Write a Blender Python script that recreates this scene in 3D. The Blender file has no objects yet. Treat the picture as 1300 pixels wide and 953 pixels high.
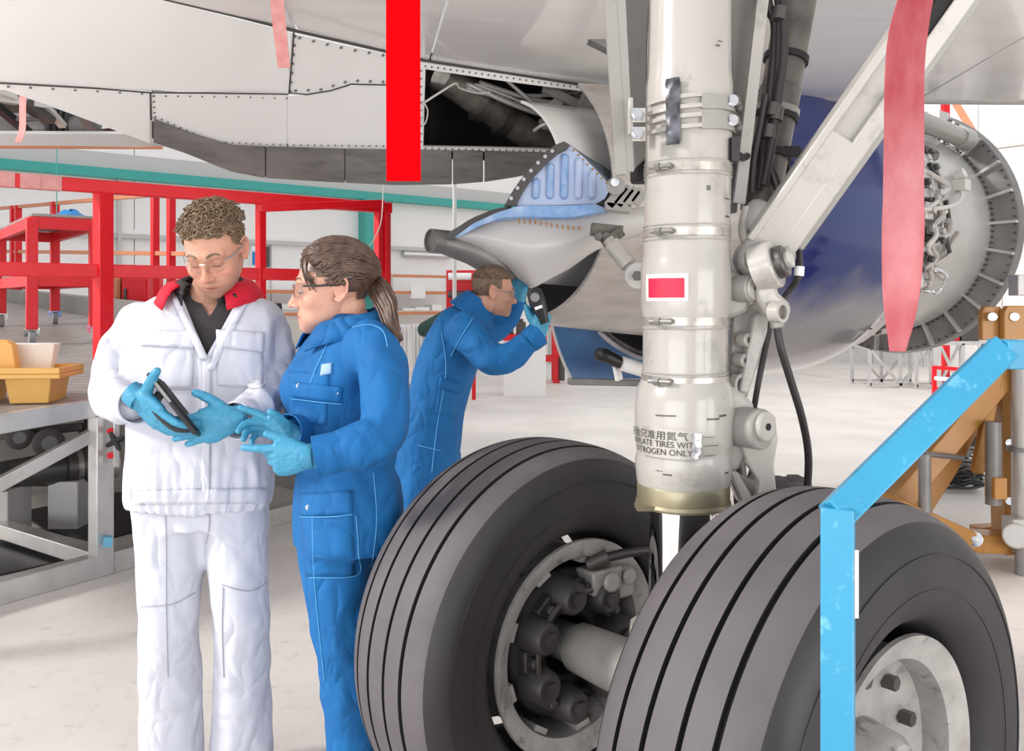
import bpy, bmesh, math, random
import numpy as np
from mathutils import Vector, Matrix
from mathutils.bvhtree import BVHTree
random.seed(7); rng = np.random.RandomState(7)
scene = bpy.context.scene
col = scene.collection
R = math.radians
F, HX, HY, CAMZ = 1100.0, 650.0, 383.0, 1.527

# ---------------------------------------------------------------- camera, sky, lamps, exposure
cam_d = bpy.data.cameras.new('camera'); cam = bpy.data.objects.new('camera', cam_d); col.objects.link(cam)
cam.location = (0, 0, CAMZ); cam.rotation_euler = (R(90), 0, 0)
cam_d.sensor_width = 36.0; cam_d.lens = 36.0*F/1300.0; cam_d.shift_y = -(476.5-HY)/1300.0
cam_d.clip_start = 0.05; cam_d.clip_end = 200
scene.camera = cam
w = bpy.data.worlds.new('sky'); scene.world = w; w.use_nodes = True
bg = w.node_tree.nodes['Background']; bg.inputs[0].default_value = (0.94, 0.97, 1.0, 1); bg.inputs[1].default_value = 0.68
def lamp(name, kind, loc, target, energy, color=(1, 1, 1), **kw):
    d = bpy.data.lights.new(name, kind); o = bpy.data.objects.new(name, d); col.objects.link(o)
    o.location = loc; o.rotation_euler = (Vector(target)-Vector(loc)).to_track_quat('-Z', 'Y').to_euler()
    d.energy = energy; d.color = color
    for k, v in kw.items(): setattr(d, k, v)
    return o
lamp('daylight_sun', 'SUN', (-8, 0.6, 4.7), (-0.6, 2.6, 1.0), 2.2, (1.0, 0.965, 0.92), angle=R(8))
lamp('hangar_door_daylight', 'AREA', (-4.0, -4.5, 1.2), (0.4, 4.0, 2.3), 150, (0.96, 0.98, 1.0), shape='RECTANGLE', size=7.0, size_y=2.0)
lamp('wing_fill_light', 'AREA', (4.5, -2.5, 1.0), (1.2, 4.5, 2.8), 190, (1.0, 0.98, 0.95), shape='RECTANGLE', size=5.0, size_y=3.0)  # added fill aimed up at the wing underside, no lamp stands there
scene.view_settings.view_transform = 'Standard'; scene.view_settings.look = 'None'
scene.view_settings.exposure = 0.52; scene.view_settings.gamma = 1.0

# ---------------------------------------------------------------- helpers
def P(u, v, Y): return np.array([(u-HX)/F*Y, Y, CAMZ-(v-HY)/F*Y])
def PZ(u, v, Z): return P(u, v, (CAMZ-Z)*F/(v-HY))
def PX(u, Y, Z): return np.array([(u-HX)/F*Y, Y, Z])
def nrm(a): a = np.asarray(a, float); return a/(np.linalg.norm(a)+1e-12)
def lin(c):
    if isinstance(c, str): c = [int(c[i:i+2], 16) for i in (0, 2, 4)]
    return tuple(((x/255+0.055)/1.055)**2.4 if x > 10.3 else x/255/12.92 for x in c)
def frame(d, up=(0, 0, 1)):
    d = nrm(d); up = np.asarray(up, float)
    if abs(d@nrm(up)) > 0.98: up = np.array([0, 1.0, 0]) if abs(d[1]) < 0.9 else np.array([1.0, 0, 0])
    s = nrm(np.cross(d, up)); return d, s, np.cross(s, d)

class MB:
    def __init__(s): s.v = []; s.f = []; s.n = 0
    def add(s, vs, fs):
        b = s.n; s.v.append(np.asarray(vs, float).reshape(-1, 3)); s.n += len(s.v[-1])
        s.f += [tuple(i+b for i in f) for f in fs]; return s
    def verts(s): return np.concatenate(s.v) if s.v else np.zeros((0, 3))
    def box(s, c, size, ax=None):
        c = np.asarray(c, float); ax = np.eye(3) if ax is None else np.asarray(ax, float)
        h = np.asarray(size, float)/2
        vs = [c+ax.T@(h*np.array(k)) for k in ((-1,-1,-1),(1,-1,-1),(1,1,-1),(-1,1,-1),(-1,-1,1),(1,-1,1),(1,1,1),(-1,1,1))]
        return s.add(vs, [(3,2,1,0),(4,5,6,7),(0,1,5,4),(1,2,6,5),(2,3,7,6),(3,0,4,7)])
    def bx(s, x0, x1, y0, y1, z0, z1): return s.box(((x0+x1)/2, (y0+y1)/2, (z0+z1)/2), (x1-x0, y1-y0, z1-z0))
    def bar(s, p0, p1, w, h, up=(0, 0, 1), ext=0):
        p0 = np.asarray(p0, float); p1 = np.asarray(p1, float); d, a, b = frame(p1-p0, up)
        p0 = p0-d*ext; p1 = p1+d*ext
        return s.box((p0+p1)/2, (np.linalg.norm(p1-p0), w, h), np.array([d, a, b]))
    def tube(s, pts, r, n=10, closed=False, ell=1.0, up=(0, 0, 1), round_=0):
        pts = np.asarray(pts, float); m = len(pts); r = np.broadcast_to(np.asarray(r, float), (m,)).copy()
        ell = np.broadcast_to(np.asarray(ell, float), (m,)).copy()
        if round_:
            def cap(p, d, rr, e, rev):
                ks = [(math.sin(q), math.cos(q)) for q in np.linspace(0, math.pi/2, round_+1)[1:]]
                a = [(p+d*rr*sn, max(rr*cs, rr*0.08), e) for sn, cs in ks]
                return a[::-1] if rev else a
            A = cap(pts[0], -nrm(pts[1]-pts[0]), r[0], ell[0], True); B = cap(pts[-1], nrm(pts[-1]-pts[-2]), r[-1], ell[-1], False)
            L = A+list(zip(pts, r, ell))+B
            pts = np.array([q[0] for q in L]); r = np.array([q[1] for q in L]); ell = np.array([q[2] for q in L]); m = len(pts)
        t = np.gradient(pts, axis=0) if not closed else np.roll(pts, -1, 0)-np.roll(pts, 1, 0)
        ref = np.asarray(up, float); vs = []; d, a, b = frame(t[0], ref)
        th = np.linspace(0, 2*math.pi, n, endpoint=False); c = np.cos(th)[:, None]; sn = np.sin(th)[:, None]
        for i in range(m):
            d = nrm(t[i]); a2 = a-d*(a@d)
            if np.linalg.norm(a2) < 1e-6: a2 = frame(d, ref)[1]
            a = nrm(a2); b = np.cross(a, d)
            vs.append(pts[i]+r[i]*ell[i]*c*a+r[i]*sn*b)
        fs = []
        for i in range(m if closed else m-1):
            i2 = (i+1) % m
            for j in range(n):
                k = (j+1) % n; fs.append((i*n+j, i*n+k, i2*n+k, i2*n+j))
        if not closed: fs += [tuple(range(n))[::-1], tuple(range((m-1)*n, m*n))]
        return s.add(np.concatenate(vs), fs)
    def cyl(s, p0, p1, r, n=16, r2=None): return s.tube([p0, p1], [r, r if r2 is None else r2], n)
    def lathe(s, o, axis, prof, n=32, closed=False, a0=0, a1=2*math.pi, up=(0, 0, 1)):
        o = np.asarray(o, float); d, a, b = frame(axis, up); full = abs(a1-a0-2*math.pi) < 1e-6
        th = np.linspace(a0, a1, n, endpoint=not full); vs = []
        for (t, r) in prof: vs.append(o+d*t+r*(np.cos(th)[:, None]*b+np.sin(th)[:, None]*a))
        fs = []; m = len(prof)
        for i in range(m if closed else m-1):
            i2 = (i+1) % m
            for j in range(n if full else n-1):
                k = (j+1) % n; fs.append((i*n+j, i2*n+j, i2*n+k, i*n+k))
        return s.add(np.concatenate(vs), fs)
    def prism(s, poly, vec):
        poly = np.asarray(poly, float); vec = np.asarray(vec, float); n = len(poly)
        fs = [tuple(range(n))[::-1], tuple(range(n, 2*n))]+[(i, (i+1) % n, (i+1) % n+n, i+n) for i in range(n)]
        return s.add(np.concatenate([poly, poly+vec]), fs)
    def grid(s, g, thick=None):
        g = np.asarray(g, float); a, b, _ = g.shape; fs = []
        q = lambda i, j: i*b+j
        for i in range(a-1):
            for j in range(b-1): fs.append((q(i, j), q(i, j+1), q(i+1, j+1), q(i+1, j)))
        if thick is None: return s.add(g.reshape(-1, 3), fs)
        du = np.gradient(g, axis=0); dv = np.gradient(g, axis=1); N = np.cross(du, dv); N /= np.linalg.norm(N, axis=2)[:, :, None]+1e-12
        g2 = g+N*thick; o = a*b
        fs2 = [tuple(i+o for i in f[::-1]) for f in fs]; sd = []
        for i in range(a-1): sd += [(q(i, 0), q(i+1, 0), q(i+1, 0)+o, q(i, 0)+o), (q(i+1, b-1), q(i, b-1), q(i, b-1)+o, q(i+1, b-1)+o)]
        for j in range(b-1): sd += [(q(0, j+1), q(0, j), q(0, j)+o, q(0, j+1)+o), (q(a-1, j), q(a-1, j+1), q(a-1, j+1)+o, q(a-1, j)+o)]
        return s.add(np.concatenate([g.reshape(-1, 3), g2.reshape(-1, 3)]), fs+fs2+sd)
    def ell(s, c, r, ax=None, nu=16, nv=10):
        c = np.asarray(c, float); r = np.asarray(r, float)*np.ones(3); ax = np.eye(3) if ax is None else np.asarray(ax, float)
        vs = [c+ax.T@(r*np.array([0, 0, 1]))]; fs = []
        for i in range(1, nv):
            ph = math.pi*i/nv
            for j in range(nu):
                th = 2*math.pi*j/nu; vs.append(c+ax.T@(r*np.array([math.sin(ph)*math.cos(th), math.sin(ph)*math.sin(th), math.cos(ph)])))
        vs.append(c-ax.T@(r*np.array([0, 0, 1]))); L = len(vs)-1
        for j in range(nu): fs.append((0, 1+j, 1+(j+1) % nu)); fs.append((L, L-nu+(j+1) % nu, L-nu+j))
        for i in range(nv-2):
            for j in range(nu): a = 1+i*nu+j; b = 1+i*nu+(j+1) % nu; fs.append((a, a+nu, b+nu, b))
        return s.add(vs, fs)

def mesh_from(name, vs, fs, mat, sharp=38):
    me = bpy.data.meshes.new(name); me.from_pydata([tuple(x) for x in vs], [], fs); me.update()
    bm = bmesh.new(); bm.from_mesh(me); bmesh.ops.recalc_face_normals(bm, faces=bm.faces); bm.to_mesh(me); bm.free()
    me.polygons.foreach_set('use_smooth', [True]*len(me.polygons))
    if sharp: me.set_sharp_from_angle(angle=R(sharp))
    if mat is not None: me.materials.append(mat)
    return me
def root_loc(o):
    while o.parent: o = o.parent
    return np.array(o.location)
def tag(o, label=None, cat=None, group=None, kind=None):
    for k, x in (('label', label), ('category', cat), ('group', group), ('kind', kind)):
        if x: o[k] = x
    return o
def thing(name, label, cat, loc, group=None, kind=None):
    o = bpy.data.objects.new(name, None); col.objects.link(o); o.location = tuple(loc); o.empty_display_size = 0.1
    return tag(o, label, cat, group, kind)
def part(name, mb, mat, parent, bev=0, label=None, kind=None, sharp=38, flat=False):
    o = bpy.data.objects.new(name, mesh_from(name, mb.verts()-root_loc(parent), mb.f, mat, sharp)); col.objects.link(o); o.parent = parent
    if bev:
        m = o.modifiers.new('bevel', 'BEVEL'); m.width = bev; m.segments = 2; m.limit_method = 'ANGLE'; m.angle_limit = R(35)
    return tag(o, label, None, None, kind)
def solo(name, mb, mat, label, cat, loc=None, group=None, bev=0, kind=None, sharp=38):
    v = mb.verts(); loc = np.array([(v[:, 0].min()+v[:, 0].max())/2, (v[:, 1].min()+v[:, 1].max())/2, v[:, 2].min()]) if loc is None else np.asarray(loc, float)
    o = bpy.data.objects.new(name, mesh_from(name, v-loc, mb.f, mat, sharp)); col.objects.link(o); o.location = tuple(loc)
    if bev:
        m = o.modifiers.new('bevel', 'BEVEL'); m.width = bev; m.segments = 2; m.limit_method = 'ANGLE'; m.angle_limit = R(35)
    return tag(o, label, cat, group, kind)
def struct(name, mb, mat, bev=0, parent=None):
    if parent is not None: return part(name, mb, mat, parent, bev)
    return solo(name, mb, mat, None, None, loc=(0, 0, 0), bev=bev, kind='structure')
def copy_tree(o, parent=None):
    c = o.copy(); col.objects.link(c); c.parent = parent
    for ch in list(o.children): copy_tree(ch, c)
    return c
def spline(pts, n):
    pts = np.asarray(pts, float); m = len(pts); out = []
    t = np.linspace(0, m-1-1e-9, n)
    for x in t:
        i = int(x); f = x-i; p0 = pts[max(i-1, 0)]; p1 = pts[i]; p2 = pts[i+1]; p3 = pts[min(i+2, m-1)]
        out.append(0.5*((2*p1)+(-p0+p2)*f+(2*p0-5*p1+4*p2-p3)*f*f+(-p0+3*p1-3*p2+p3)*f**3))
    return np.array(out)

# ---------------------------------------------------------------- materials
def mat(name, c, rough=0.5, metal=0.0, var=0.0, c2=None, scale=6.0, bump=0.0, bscale=40.0, coat=0.0, stretch=None, spec=None, attr=None, dirt=None, trans=0.0, dscale=3.0, damount=0.6, sheen=0, sss=0, fold=0.0, fscale=14.0):
    m = bpy.data.materials.new(name); m.use_nodes = True; nt = m.node_tree; N = nt.nodes; L = nt.links
    b = N['Principled BSDF']; c = lin(c); b.inputs['Base Color'].default_value = (*c, 1)
    b.inputs['Roughness'].default_value = rough; b.inputs['Metallic'].default_value = metal
    if coat: b.inputs['Coat Weight'].default_value = coat; b.inputs['Coat Roughness'].default_value = 0.05
    if spec is not None: b.inputs['Specular IOR Level'].default_value = spec
    if trans: b.inputs['Transmission Weight'].default_value = trans
    if sheen: b.inputs['Sheen Weight'].default_value = sheen
    if sss: b.inputs['Subsurface Weight'].default_value = sss; b.inputs['Subsurface Radius'].default_value = (0.012, 0.005, 0.003); b.inputs['Subsurface Scale'].default_value = 1.0
    tc = N.new('ShaderNodeTexCoord'); co = tc.outputs['Object']
    if stretch:
        mp = N.new('ShaderNodeMapping'); mp.inputs['Scale'].default_value = stretch; L.new(co, mp.inputs[0]); co = mp.outputs[0]
    cur = None
    if attr:
        a = N.new('ShaderNodeAttribute'); a.attribute_name = attr; cur = a.outputs['Color']
    if var or c2 is not None:
        nz = N.new('ShaderNodeTexNoise'); nz.inputs['Scale'].default_value = scale; nz.inputs['Detail'].default_value = 6; L.new(co, nz.inputs['Vector'])
        mr = N.new('ShaderNodeMapRange'); mr.inputs[1].default_value = 0.3; mr.inputs[2].default_value = 0.7; L.new(nz.outputs[0], mr.inputs[0])
        mx = N.new('ShaderNodeMix'); mx.data_type = 'RGBA'; L.new(mr.outputs[0], mx.inputs[0])
        d = lin(c2) if c2 is not None else tuple(x*(1-var) for x in c)
        if cur is not None: L.new(cur, mx.inputs[6])
        else: mx.inputs[6].default_value = (*c, 1)
        mx.inputs[7].default_value = (*d, 1); cur = mx.outputs[2]
    if dirt is not None:
        nz = N.new('ShaderNodeTexNoise'); nz.inputs['Scale'].default_value = dscale; nz.inputs['Detail'].default_value = 8; nz.inputs['Roughness'].default_value = 0.7; L.new(co, nz.inputs['Vector'])
        mr = N.new('ShaderNodeMapRange'); mr.inputs[1].default_value = 0.56; mr.inputs[2].default_value = 0.72; mr.inputs[4].default_value = damount; L.new(nz.outputs[0], mr.inputs[0])
        mx = N.new('ShaderNodeMix'); mx.data_type = 'RGBA'; L.new(mr.outputs[0], mx.inputs[0])
        if cur is not None: L.new(cur, mx.inputs[6])
        else: mx.inputs[6].default_value = (*c, 1)
        mx.inputs[7].default_value = (*lin(dirt), 1); cur = mx.outputs[2]
    if cur is not None: L.new(cur, b.inputs['Base Color'])
    if fold:      # soft creased cloth relief plus weave
        nz = N.new('ShaderNodeTexNoise'); nz.inputs['Scale'].default_value = fscale; nz.inputs['Detail'].default_value = 1.5; nz.inputs['Distortion'].default_value = 0.35; L.new(co, nz.inputs['Vector'])
        ab = N.new('ShaderNodeMath'); ab.operation = 'SUBTRACT'; L.new(nz.outputs[0], ab.inputs[0]); ab.inputs[1].default_value = 0.5
        a2 = N.new('ShaderNodeMath'); a2.operation = 'ABSOLUTE'; L.new(ab.outputs[0], a2.inputs[0]); a3 = N.new('ShaderNodeMath'); a3.operation = 'POWER'; L.new(a2.outputs[0], a3.inputs[0]); a3.inputs[1].default_value = 1.0
        bp = N.new('ShaderNodeBump'); bp.inputs['Strength'].default_value = fold; bp.inputs['Distance'].default_value = 0.045; L.new(a3.outputs[0], bp.inputs['Height']); L.new(bp.outputs[0], b.inputs['Normal'])
    if bump:
        nz = N.new('ShaderNodeTexNoise'); nz.inputs['Scale'].default_value = bscale; nz.inputs['Detail'].default_value = 4; L.new(co, nz.inputs['Vector'])
        bp = N.new('ShaderNodeBump'); bp.inputs['Strength'].default_value = bump; bp.inputs['Distance'].default_value = 0.01; L.new(nz.outputs[0], bp.inputs['Height']); L.new(bp.outputs[0], b.inputs['Normal'])
    return m
M = dict(
 concrete=mat('concrete', 'e4ddd8', 0.55, c2='d3ccc6', scale=1.3, dirt='8d8580', dscale=13.0, damount=0.4, bump=0.06, bscale=30),
 wall=mat('wall_paint', 'f5f2f0', 0.6, var=0.05, scale=1.0), wall_line=mat('grey_ledge', 'c4c2c0', 0.5), teal=mat('teal_paint', '3fa9a0', 0.45, var=0.1),
 greywall=mat('grey_upstand', '98948f', 0.8, var=0.2, scale=3),
 skin_paint=mat('white_aircraft_paint', 'f0edea', 0.32, var=0.04, scale=1.5, coat=0.25),
 wing_metal=mat('wing_underside_paint', 'f5f3f1', 0.2, c2='ebe8e5', scale=1.2, coat=0.6, stretch=(0.6, 3, 1), dirt='9a9693', dscale=2.0, damount=0.15),
 flap_grey=mat('grey_flap_metal', '86827f', 0.45, c2='6a6664', scale=3, stretch=(1, 1, 6), dirt='47423f', dscale=6),
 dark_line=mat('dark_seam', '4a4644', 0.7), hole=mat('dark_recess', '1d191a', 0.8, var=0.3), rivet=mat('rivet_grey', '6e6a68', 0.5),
 duct=mat('dark_steel_duct', '6b6b69', 0.38, 0.6, c2='3f3f3e', scale=5), 
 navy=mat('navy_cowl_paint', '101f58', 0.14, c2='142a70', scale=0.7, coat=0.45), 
 steel=mat('brushed_titanium', 'c9c3be', 0.36, 0.55, c2='b3ada8', scale=2.5, stretch=(2, 2, 9)), steel_dk=mat('dark_titanium', '6f6966', 0.35, 0.85, c2='4c4745', scale=3),
 fancase=mat('fan_case_grey', 'c3c0bd', 0.35, 0.35, c2='aeaaa7', scale=2), flange=mat('flange_grey', '8b8886', 0.45, 0.4, c2='6f6c6a', scale=4),
 gear=mat('gear_white_paint', 'aea9a3', 0.28, var=0.05, scale=4, coat=0.35, dirt='6a6460', dscale=7, damount=0.5),
 gear_grey=mat('gear_grey_paint', '98948f', 0.35, var=0.08, coat=0.2, dirt='6a6562', dscale=8), chrome=mat('chrome', 'e4e4e6', 0.06, 1.0), band=mat('stainless_band', 'c9c3bb', 0.32, 0.6, c2='9d958d', scale=30),
 tan_ring=mat('cadmium_ring', 'a8a08a', 0.35, 0.5, c2='8d8266', scale=5), bolt=mat('dark_bolt', '5c5856', 0.4, 0.7),
 hyd=mat('grimy_actuator', '7c766f', 0.42, 0.3, c2='4d4844', scale=9, dirt='2c2626', dscale=8, damount=0.7), hose=mat('black_hose', '2b2527', 0.45), wire=mat('pale_wire', 'cfcac4', 0.5),
 door_grey=mat('gear_door_grey', '8b8783', 0.5, c2='777370', scale=4, dirt='6b6764', dscale=7),
 rubber=mat('tyre_rubber', '605a5c', 0.62, c2='514c4e', scale=5, bump=0.05, bscale=60, dirt='6d686b', dscale=3, damount=0.35), rubber_dk=mat('tyre_groove', '1a1819', 0.8), sidewall=mat('tyre_sidewall', '231f21', 0.55, c2='2c2729', scale=7, bump=0.05),
 wall_r=mat('right_wall_paint', 'dcd8d5', 0.6, var=0.04, scale=1.0), rim=mat('rim_alloy', 'b9b5b2', 0.4, 0.25, c2='97928f', scale=12, dirt='3a3536', dscale=16, damount=0.8), brake=mat('brake_housing', '4c4749', 0.5, 0.3, c2='2e2a2c', scale=10), brake_dk=mat('brake_recess', '241f22', 0.7),
 red_flag=mat('red_webbing', 'd80009', 0.95, spec=0.05, var=0.06, bump=0.1, bscale=200), pink_flag=mat('faded_red_webbing', '983840', 0.9, c2='b87a7e', spec=0.15, scale=9, stretch=(1.2, 1, .6), bump=0.15, bscale=150), salmon_flag=mat('salmon_webbing', 'd98a86', 0.7, c2='e3a8a4', scale=20),
 red=mat('red_gloss_paint', 'e2051b', 0.35, var=0.08, scale=8, dirt='e87078', dscale=14, damount=0.12), orange=mat('orange_steel', 'd58a63', 0.5, var=0.15), alu=mat('aluminium_extrusion', 'd6d4d3', 0.32, 0.55, c2='c2c0bf', scale=6, dirt='9c9895', dscale=9, damount=0.4),
 deck=mat('ribbed_deck', 'a7a29e', 0.45, 0.2, c2='928d89', scale=5), yellow=mat('yellow_plastic', 'e9b45f', 0.45, var=0.08), redplastic=mat('orange_red_plastic', 'd96a3f', 0.5), white_plastic=mat('white_plastic', 'efeeea', 0.4), black=mat('black_plastic', '1f1d1f', 0.4), grey_plastic=mat('grey_plastic', '8d8a8b', 0.45),
 cyan=mat('light_blue_paint', '2c8fb6', 0.4, c2='2783a8', scale=4, coat=0.3, dirt='9ad6ea', dscale=22, damount=0.5), tan=mat('tan_jack_paint', 'b4803f', 0.42, c2='a57236', scale=5, coat=0.15, dirt='83602f', dscale=10, damount=0.4),
 bluewhite=mat('primer_blue_white', 'bfcbe4', 0.5, c2='aebfe0', scale=4), bluestain=mat('blue_stain', '6f9ad0', 0.5, c2='a9c0e2', scale=14), greyflange=mat('dark_edge_flange', '4f4b4a', 0.5), greyblue=mat('grey_blue_metal', '8a93a5', 0.35, 0.4),
 fairing=mat('fairing_paint', 'cbc7c4', 0.3, c2='bcb8b5', scale=2.0, coat=0.3), cowl_blue=mat('cowl_door_blue', '3f6f9f', 0.3, c2='2d588c', scale=3, dirt='8db2cf', dscale=2.5), 
 cloth_w=mat('white_cotton', 'cccdd8', 0.85, var=0.02, fold=0.95, fscale=8, stretch=(1.2, 1.2, .8)), cloth_b=mat('blue_cotton', '0266a6', 0.8, c2='035b99', scale=8, fold=0.8, fscale=9, stretch=(1.2, 1.2, .8)), thread_w=mat('grey_stitching', 'a9a9b2', 0.8), thread_b=mat('blue_stitching', '5aa7df', 0.8), crimson=mat('red_collar_cloth', 'cf1030', 0.75, bump=0.2, bscale=40), darkshirt=mat('dark_polo', '2e2a2c', 0.8, bump=0.2),
 glove=mat('blue_nitrile', '4296b8', 0.42, c2='388aae', scale=30, bump=0.35, bscale=55), silver=mat('snap_button', 'c9c9cc', 0.25, 0.9), skin=mat('skin', 'd9a58c', 0.5, attr='Col', sss=0.12), lens=mat('clear_lens', 'ffffff', 0.03, trans=1.0, spec=0.5), eye=mat('eye_white', 'e8e4e0', 0.2), iris=mat('iris', '3d4a58', 0.2), boot=mat('black_boot', '222022', 0.5),
 hair_m=mat('brown_curly_hair', '5e4a3a', 0.5, c2='8a7258', scale=60), hair_w=mat('dark_brown_hair', '3d2d25', 0.34, c2='6a5244', scale=40, stretch=(1, 1, 1)), hair_b=mat('short_brown_hair', '5f4c3f', 0.55, c2='7d6755', scale=50),
 paper=mat('paper', 'f1efec', 0.7), greenbag=mat('dark_green_case', '2d4a45', 0.6), ink=mat('printed_ink', '3c3838', 0.6), platem=mat('label_plate', 'b9b4ae', 0.4, 0.3, c2='a29c96', scale=20), redlabel=mat('red_label', 'd0103c', 0.45), foil=mat('dark_foil_tape', '3a393d', 0.22, 0.8, c2='84838a', scale=28), tape_b=mat('blue_tape', '6cb4d0', 0.5), frost=mat('whitish', 'f4f2f0', 0.5), blue_p=mat('blue_object', '1f7fc0', 0.5))
nt = M['navy'].node_tree; b = nt.nodes['Principled BSDF']; src = b.inputs['Base Color'].links[0].from_socket       # floor reflection painted into the cowl: grey below a ragged line
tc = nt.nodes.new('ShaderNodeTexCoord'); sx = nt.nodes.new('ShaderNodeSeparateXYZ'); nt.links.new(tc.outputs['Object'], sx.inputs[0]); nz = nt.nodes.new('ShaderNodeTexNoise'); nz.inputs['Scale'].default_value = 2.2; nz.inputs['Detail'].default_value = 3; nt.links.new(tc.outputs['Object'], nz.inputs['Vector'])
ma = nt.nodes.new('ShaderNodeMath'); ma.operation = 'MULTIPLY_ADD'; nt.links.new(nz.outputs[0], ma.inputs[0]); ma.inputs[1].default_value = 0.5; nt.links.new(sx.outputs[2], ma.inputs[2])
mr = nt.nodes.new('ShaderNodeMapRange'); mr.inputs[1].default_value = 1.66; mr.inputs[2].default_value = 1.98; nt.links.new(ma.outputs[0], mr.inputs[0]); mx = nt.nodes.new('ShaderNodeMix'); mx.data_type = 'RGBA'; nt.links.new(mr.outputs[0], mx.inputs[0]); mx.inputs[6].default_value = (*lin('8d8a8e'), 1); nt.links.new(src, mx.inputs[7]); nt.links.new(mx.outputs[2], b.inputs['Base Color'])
M['lens'].node_tree.nodes['Principled BSDF'].inputs['IOR'].default_value = 1.15
# ================================================================ THE SETTING
f = MB(); f.bx(-26, 26, -7, 34, -0.3, 0.0); struct('floor', f, M['concrete'])
j = MB(); a = PZ(900, 458, 0); b = PZ(1185, 498, 0); j.bar(a-(b-a)*1.0+(0, 0, .002), b+(b-a)*.6+(0, 0, .002), 0.05, 0.006); struct('trim_1', j, M['wall_line'])
WO = np.array([-8.3, 14.0, 0]); WD = nrm([7.4, 6.0, 0]); WN = np.array([WD[1], -WD[0], 0])      # wall line, its direction, its normal into the hall
K = WO+WD*18.15; RD = nrm([5.3, -6.6, 0]); RN = np.array([RD[1], -RD[0], 0])
def wpt(s, z, off=0): return WO+WD*s+WN*off+np.array([0, 0, z])
def rpt(s, z, off=0): return K+RD*s+RN*off+np.array([0, 0, z])
def wall_at(u, z, off=0):                       # point of the left wall seen at column u
    k = (u-HX)/F; o = WO+WN*off; s = (k*o[1]-o[0])/(WD[0]-k*WD[1]); return o+WD*s+np.array([0, 0, z])
wb = MB(); wb.prism([wpt(-14, 0, -.05), wpt(18.2, 0, -.05), wpt(18.2, 0, -.35), wpt(-14, 0, -.35)], (0, 0, 9)); wall_left = struct('wall_left', wb, M['wall'])
rb = MB(); rb.prism([rpt(-.2, 0, -.05), rpt(19, 0, -.05), rpt(19, 0, -.35), rpt(-.2, 0, -.35)], (0, 0, 9)); wall_right = struct('wall_right', rb, M['wall_r'])
for k in range(14):                              # sheet cladding, one sheet each, with open joints
    s0 = -14+k*2.3; s1 = min(s0+2.28, 18.0)
    for z0, z1 in ((0.0, 2.64), (2.8, 5.9), (5.92, 9.0)):
        m_ = MB(); m_.prism([wpt(s0, z0, 0), wpt(s1, z0, 0), wpt(s1, z0, -.045), wpt(s0, z0, -.045)], (0, 0, z1-z0)); part('cladding_panel', m_, M['wall'], wall_left)
for k in range(15):
    s0 = k*1.25+.05; s1 = s0+1.235
    for z0, z1 in ((0.0, 4.95), (4.98, 9.0)):
        m_ = MB(); m_.prism([rpt(s0, z0, 0), rpt(s1, z0, 0), rpt(s1, z0, -.045), rpt(s0, z0, -.045)], (0, 0, z1-z0)); part('cladding_panel', m_, M['wall_r'], wall_right)
def wbeam(name, z0, z1, off, m_, s0=-14, s1=18):
    q = MB(); q.prism([wpt(s0, z0, off), wpt(s1, z0, off), wpt(s1, z0, -.05), wpt(s0, z0, -.05)], (0, 0, z1-z0)); return struct(name, q, m_)
wbeam('trim_2', 2.64, 2.72, .09, M['wall_line']); wbeam('trim_3', 2.72, 2.8, .03, M['wall'])
wbeam('trim_4', 3.66, 3.82, .22, M['teal']); wbeam('trim_5', 3.82, 4.1, .10, M['wall_line'])
q = MB(); q.prism([rpt(0, 4.93, .04), rpt(19, 4.93, .04), rpt(19, 4.93, -.05), rpt(0, 4.93, -.05)], (0, 0, .06)); struct('trim_6', q, M['wall_line'])
c0 = wall_at(464, 0, .30); c1 = wall_at(490, 0, .30)
q = MB(); q.prism([c0, c1, c1-WN*.3, c0-WN*.3], (0, 0, 3.66)); struct('trim_7', q, M['teal'])
for u in (150, 700):
    c0 = wall_at(u, 0, .12); q = MB(); q.prism([c0, c0+WD*.06, c0+WD*.06-WN*.15, c0-WN*.15], (0, 0, 3.66)) ; struct('trim_8', q, M['wall_line'])
# door outline on the right wall
d = MB()
for (s0, s1, z0, z1) in ((8.0, 8.05, 0, 3.6), (9.6, 9.65, 0, 3.6), (8.0, 9.65, 3.6, 3.65)): d.prism([rpt(s0, z0, .03), rpt(s1, z0, .03), rpt(s1, z0, -.02), rpt(s0, z0, -.02)], (0, 0, z1-z0))
struct('door_1', d, M['wall_line'])
# low concrete upstand along the back of the ramp
u0 = np.array([-7.6, 12.47, 0]); u1 = np.array([-1.0, 6.3, 0]); un = nrm([.68, .73, 0])*.22
q = MB(); q.add([u0, u1, u1+un, u0+un, u0+(0, 0, 1.74), u1+(0, 0, 1.34), u1+un+(0, 0, 1.34), u0+un+(0, 0, 1.74)], [(0, 3, 2, 1), (4, 5, 6, 7), (0, 1, 5, 4), (1, 2, 6, 5), (2, 3, 7, 6), (3, 0, 4, 7)]); struct('baseboard_left', q, M['greywall'])

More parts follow.
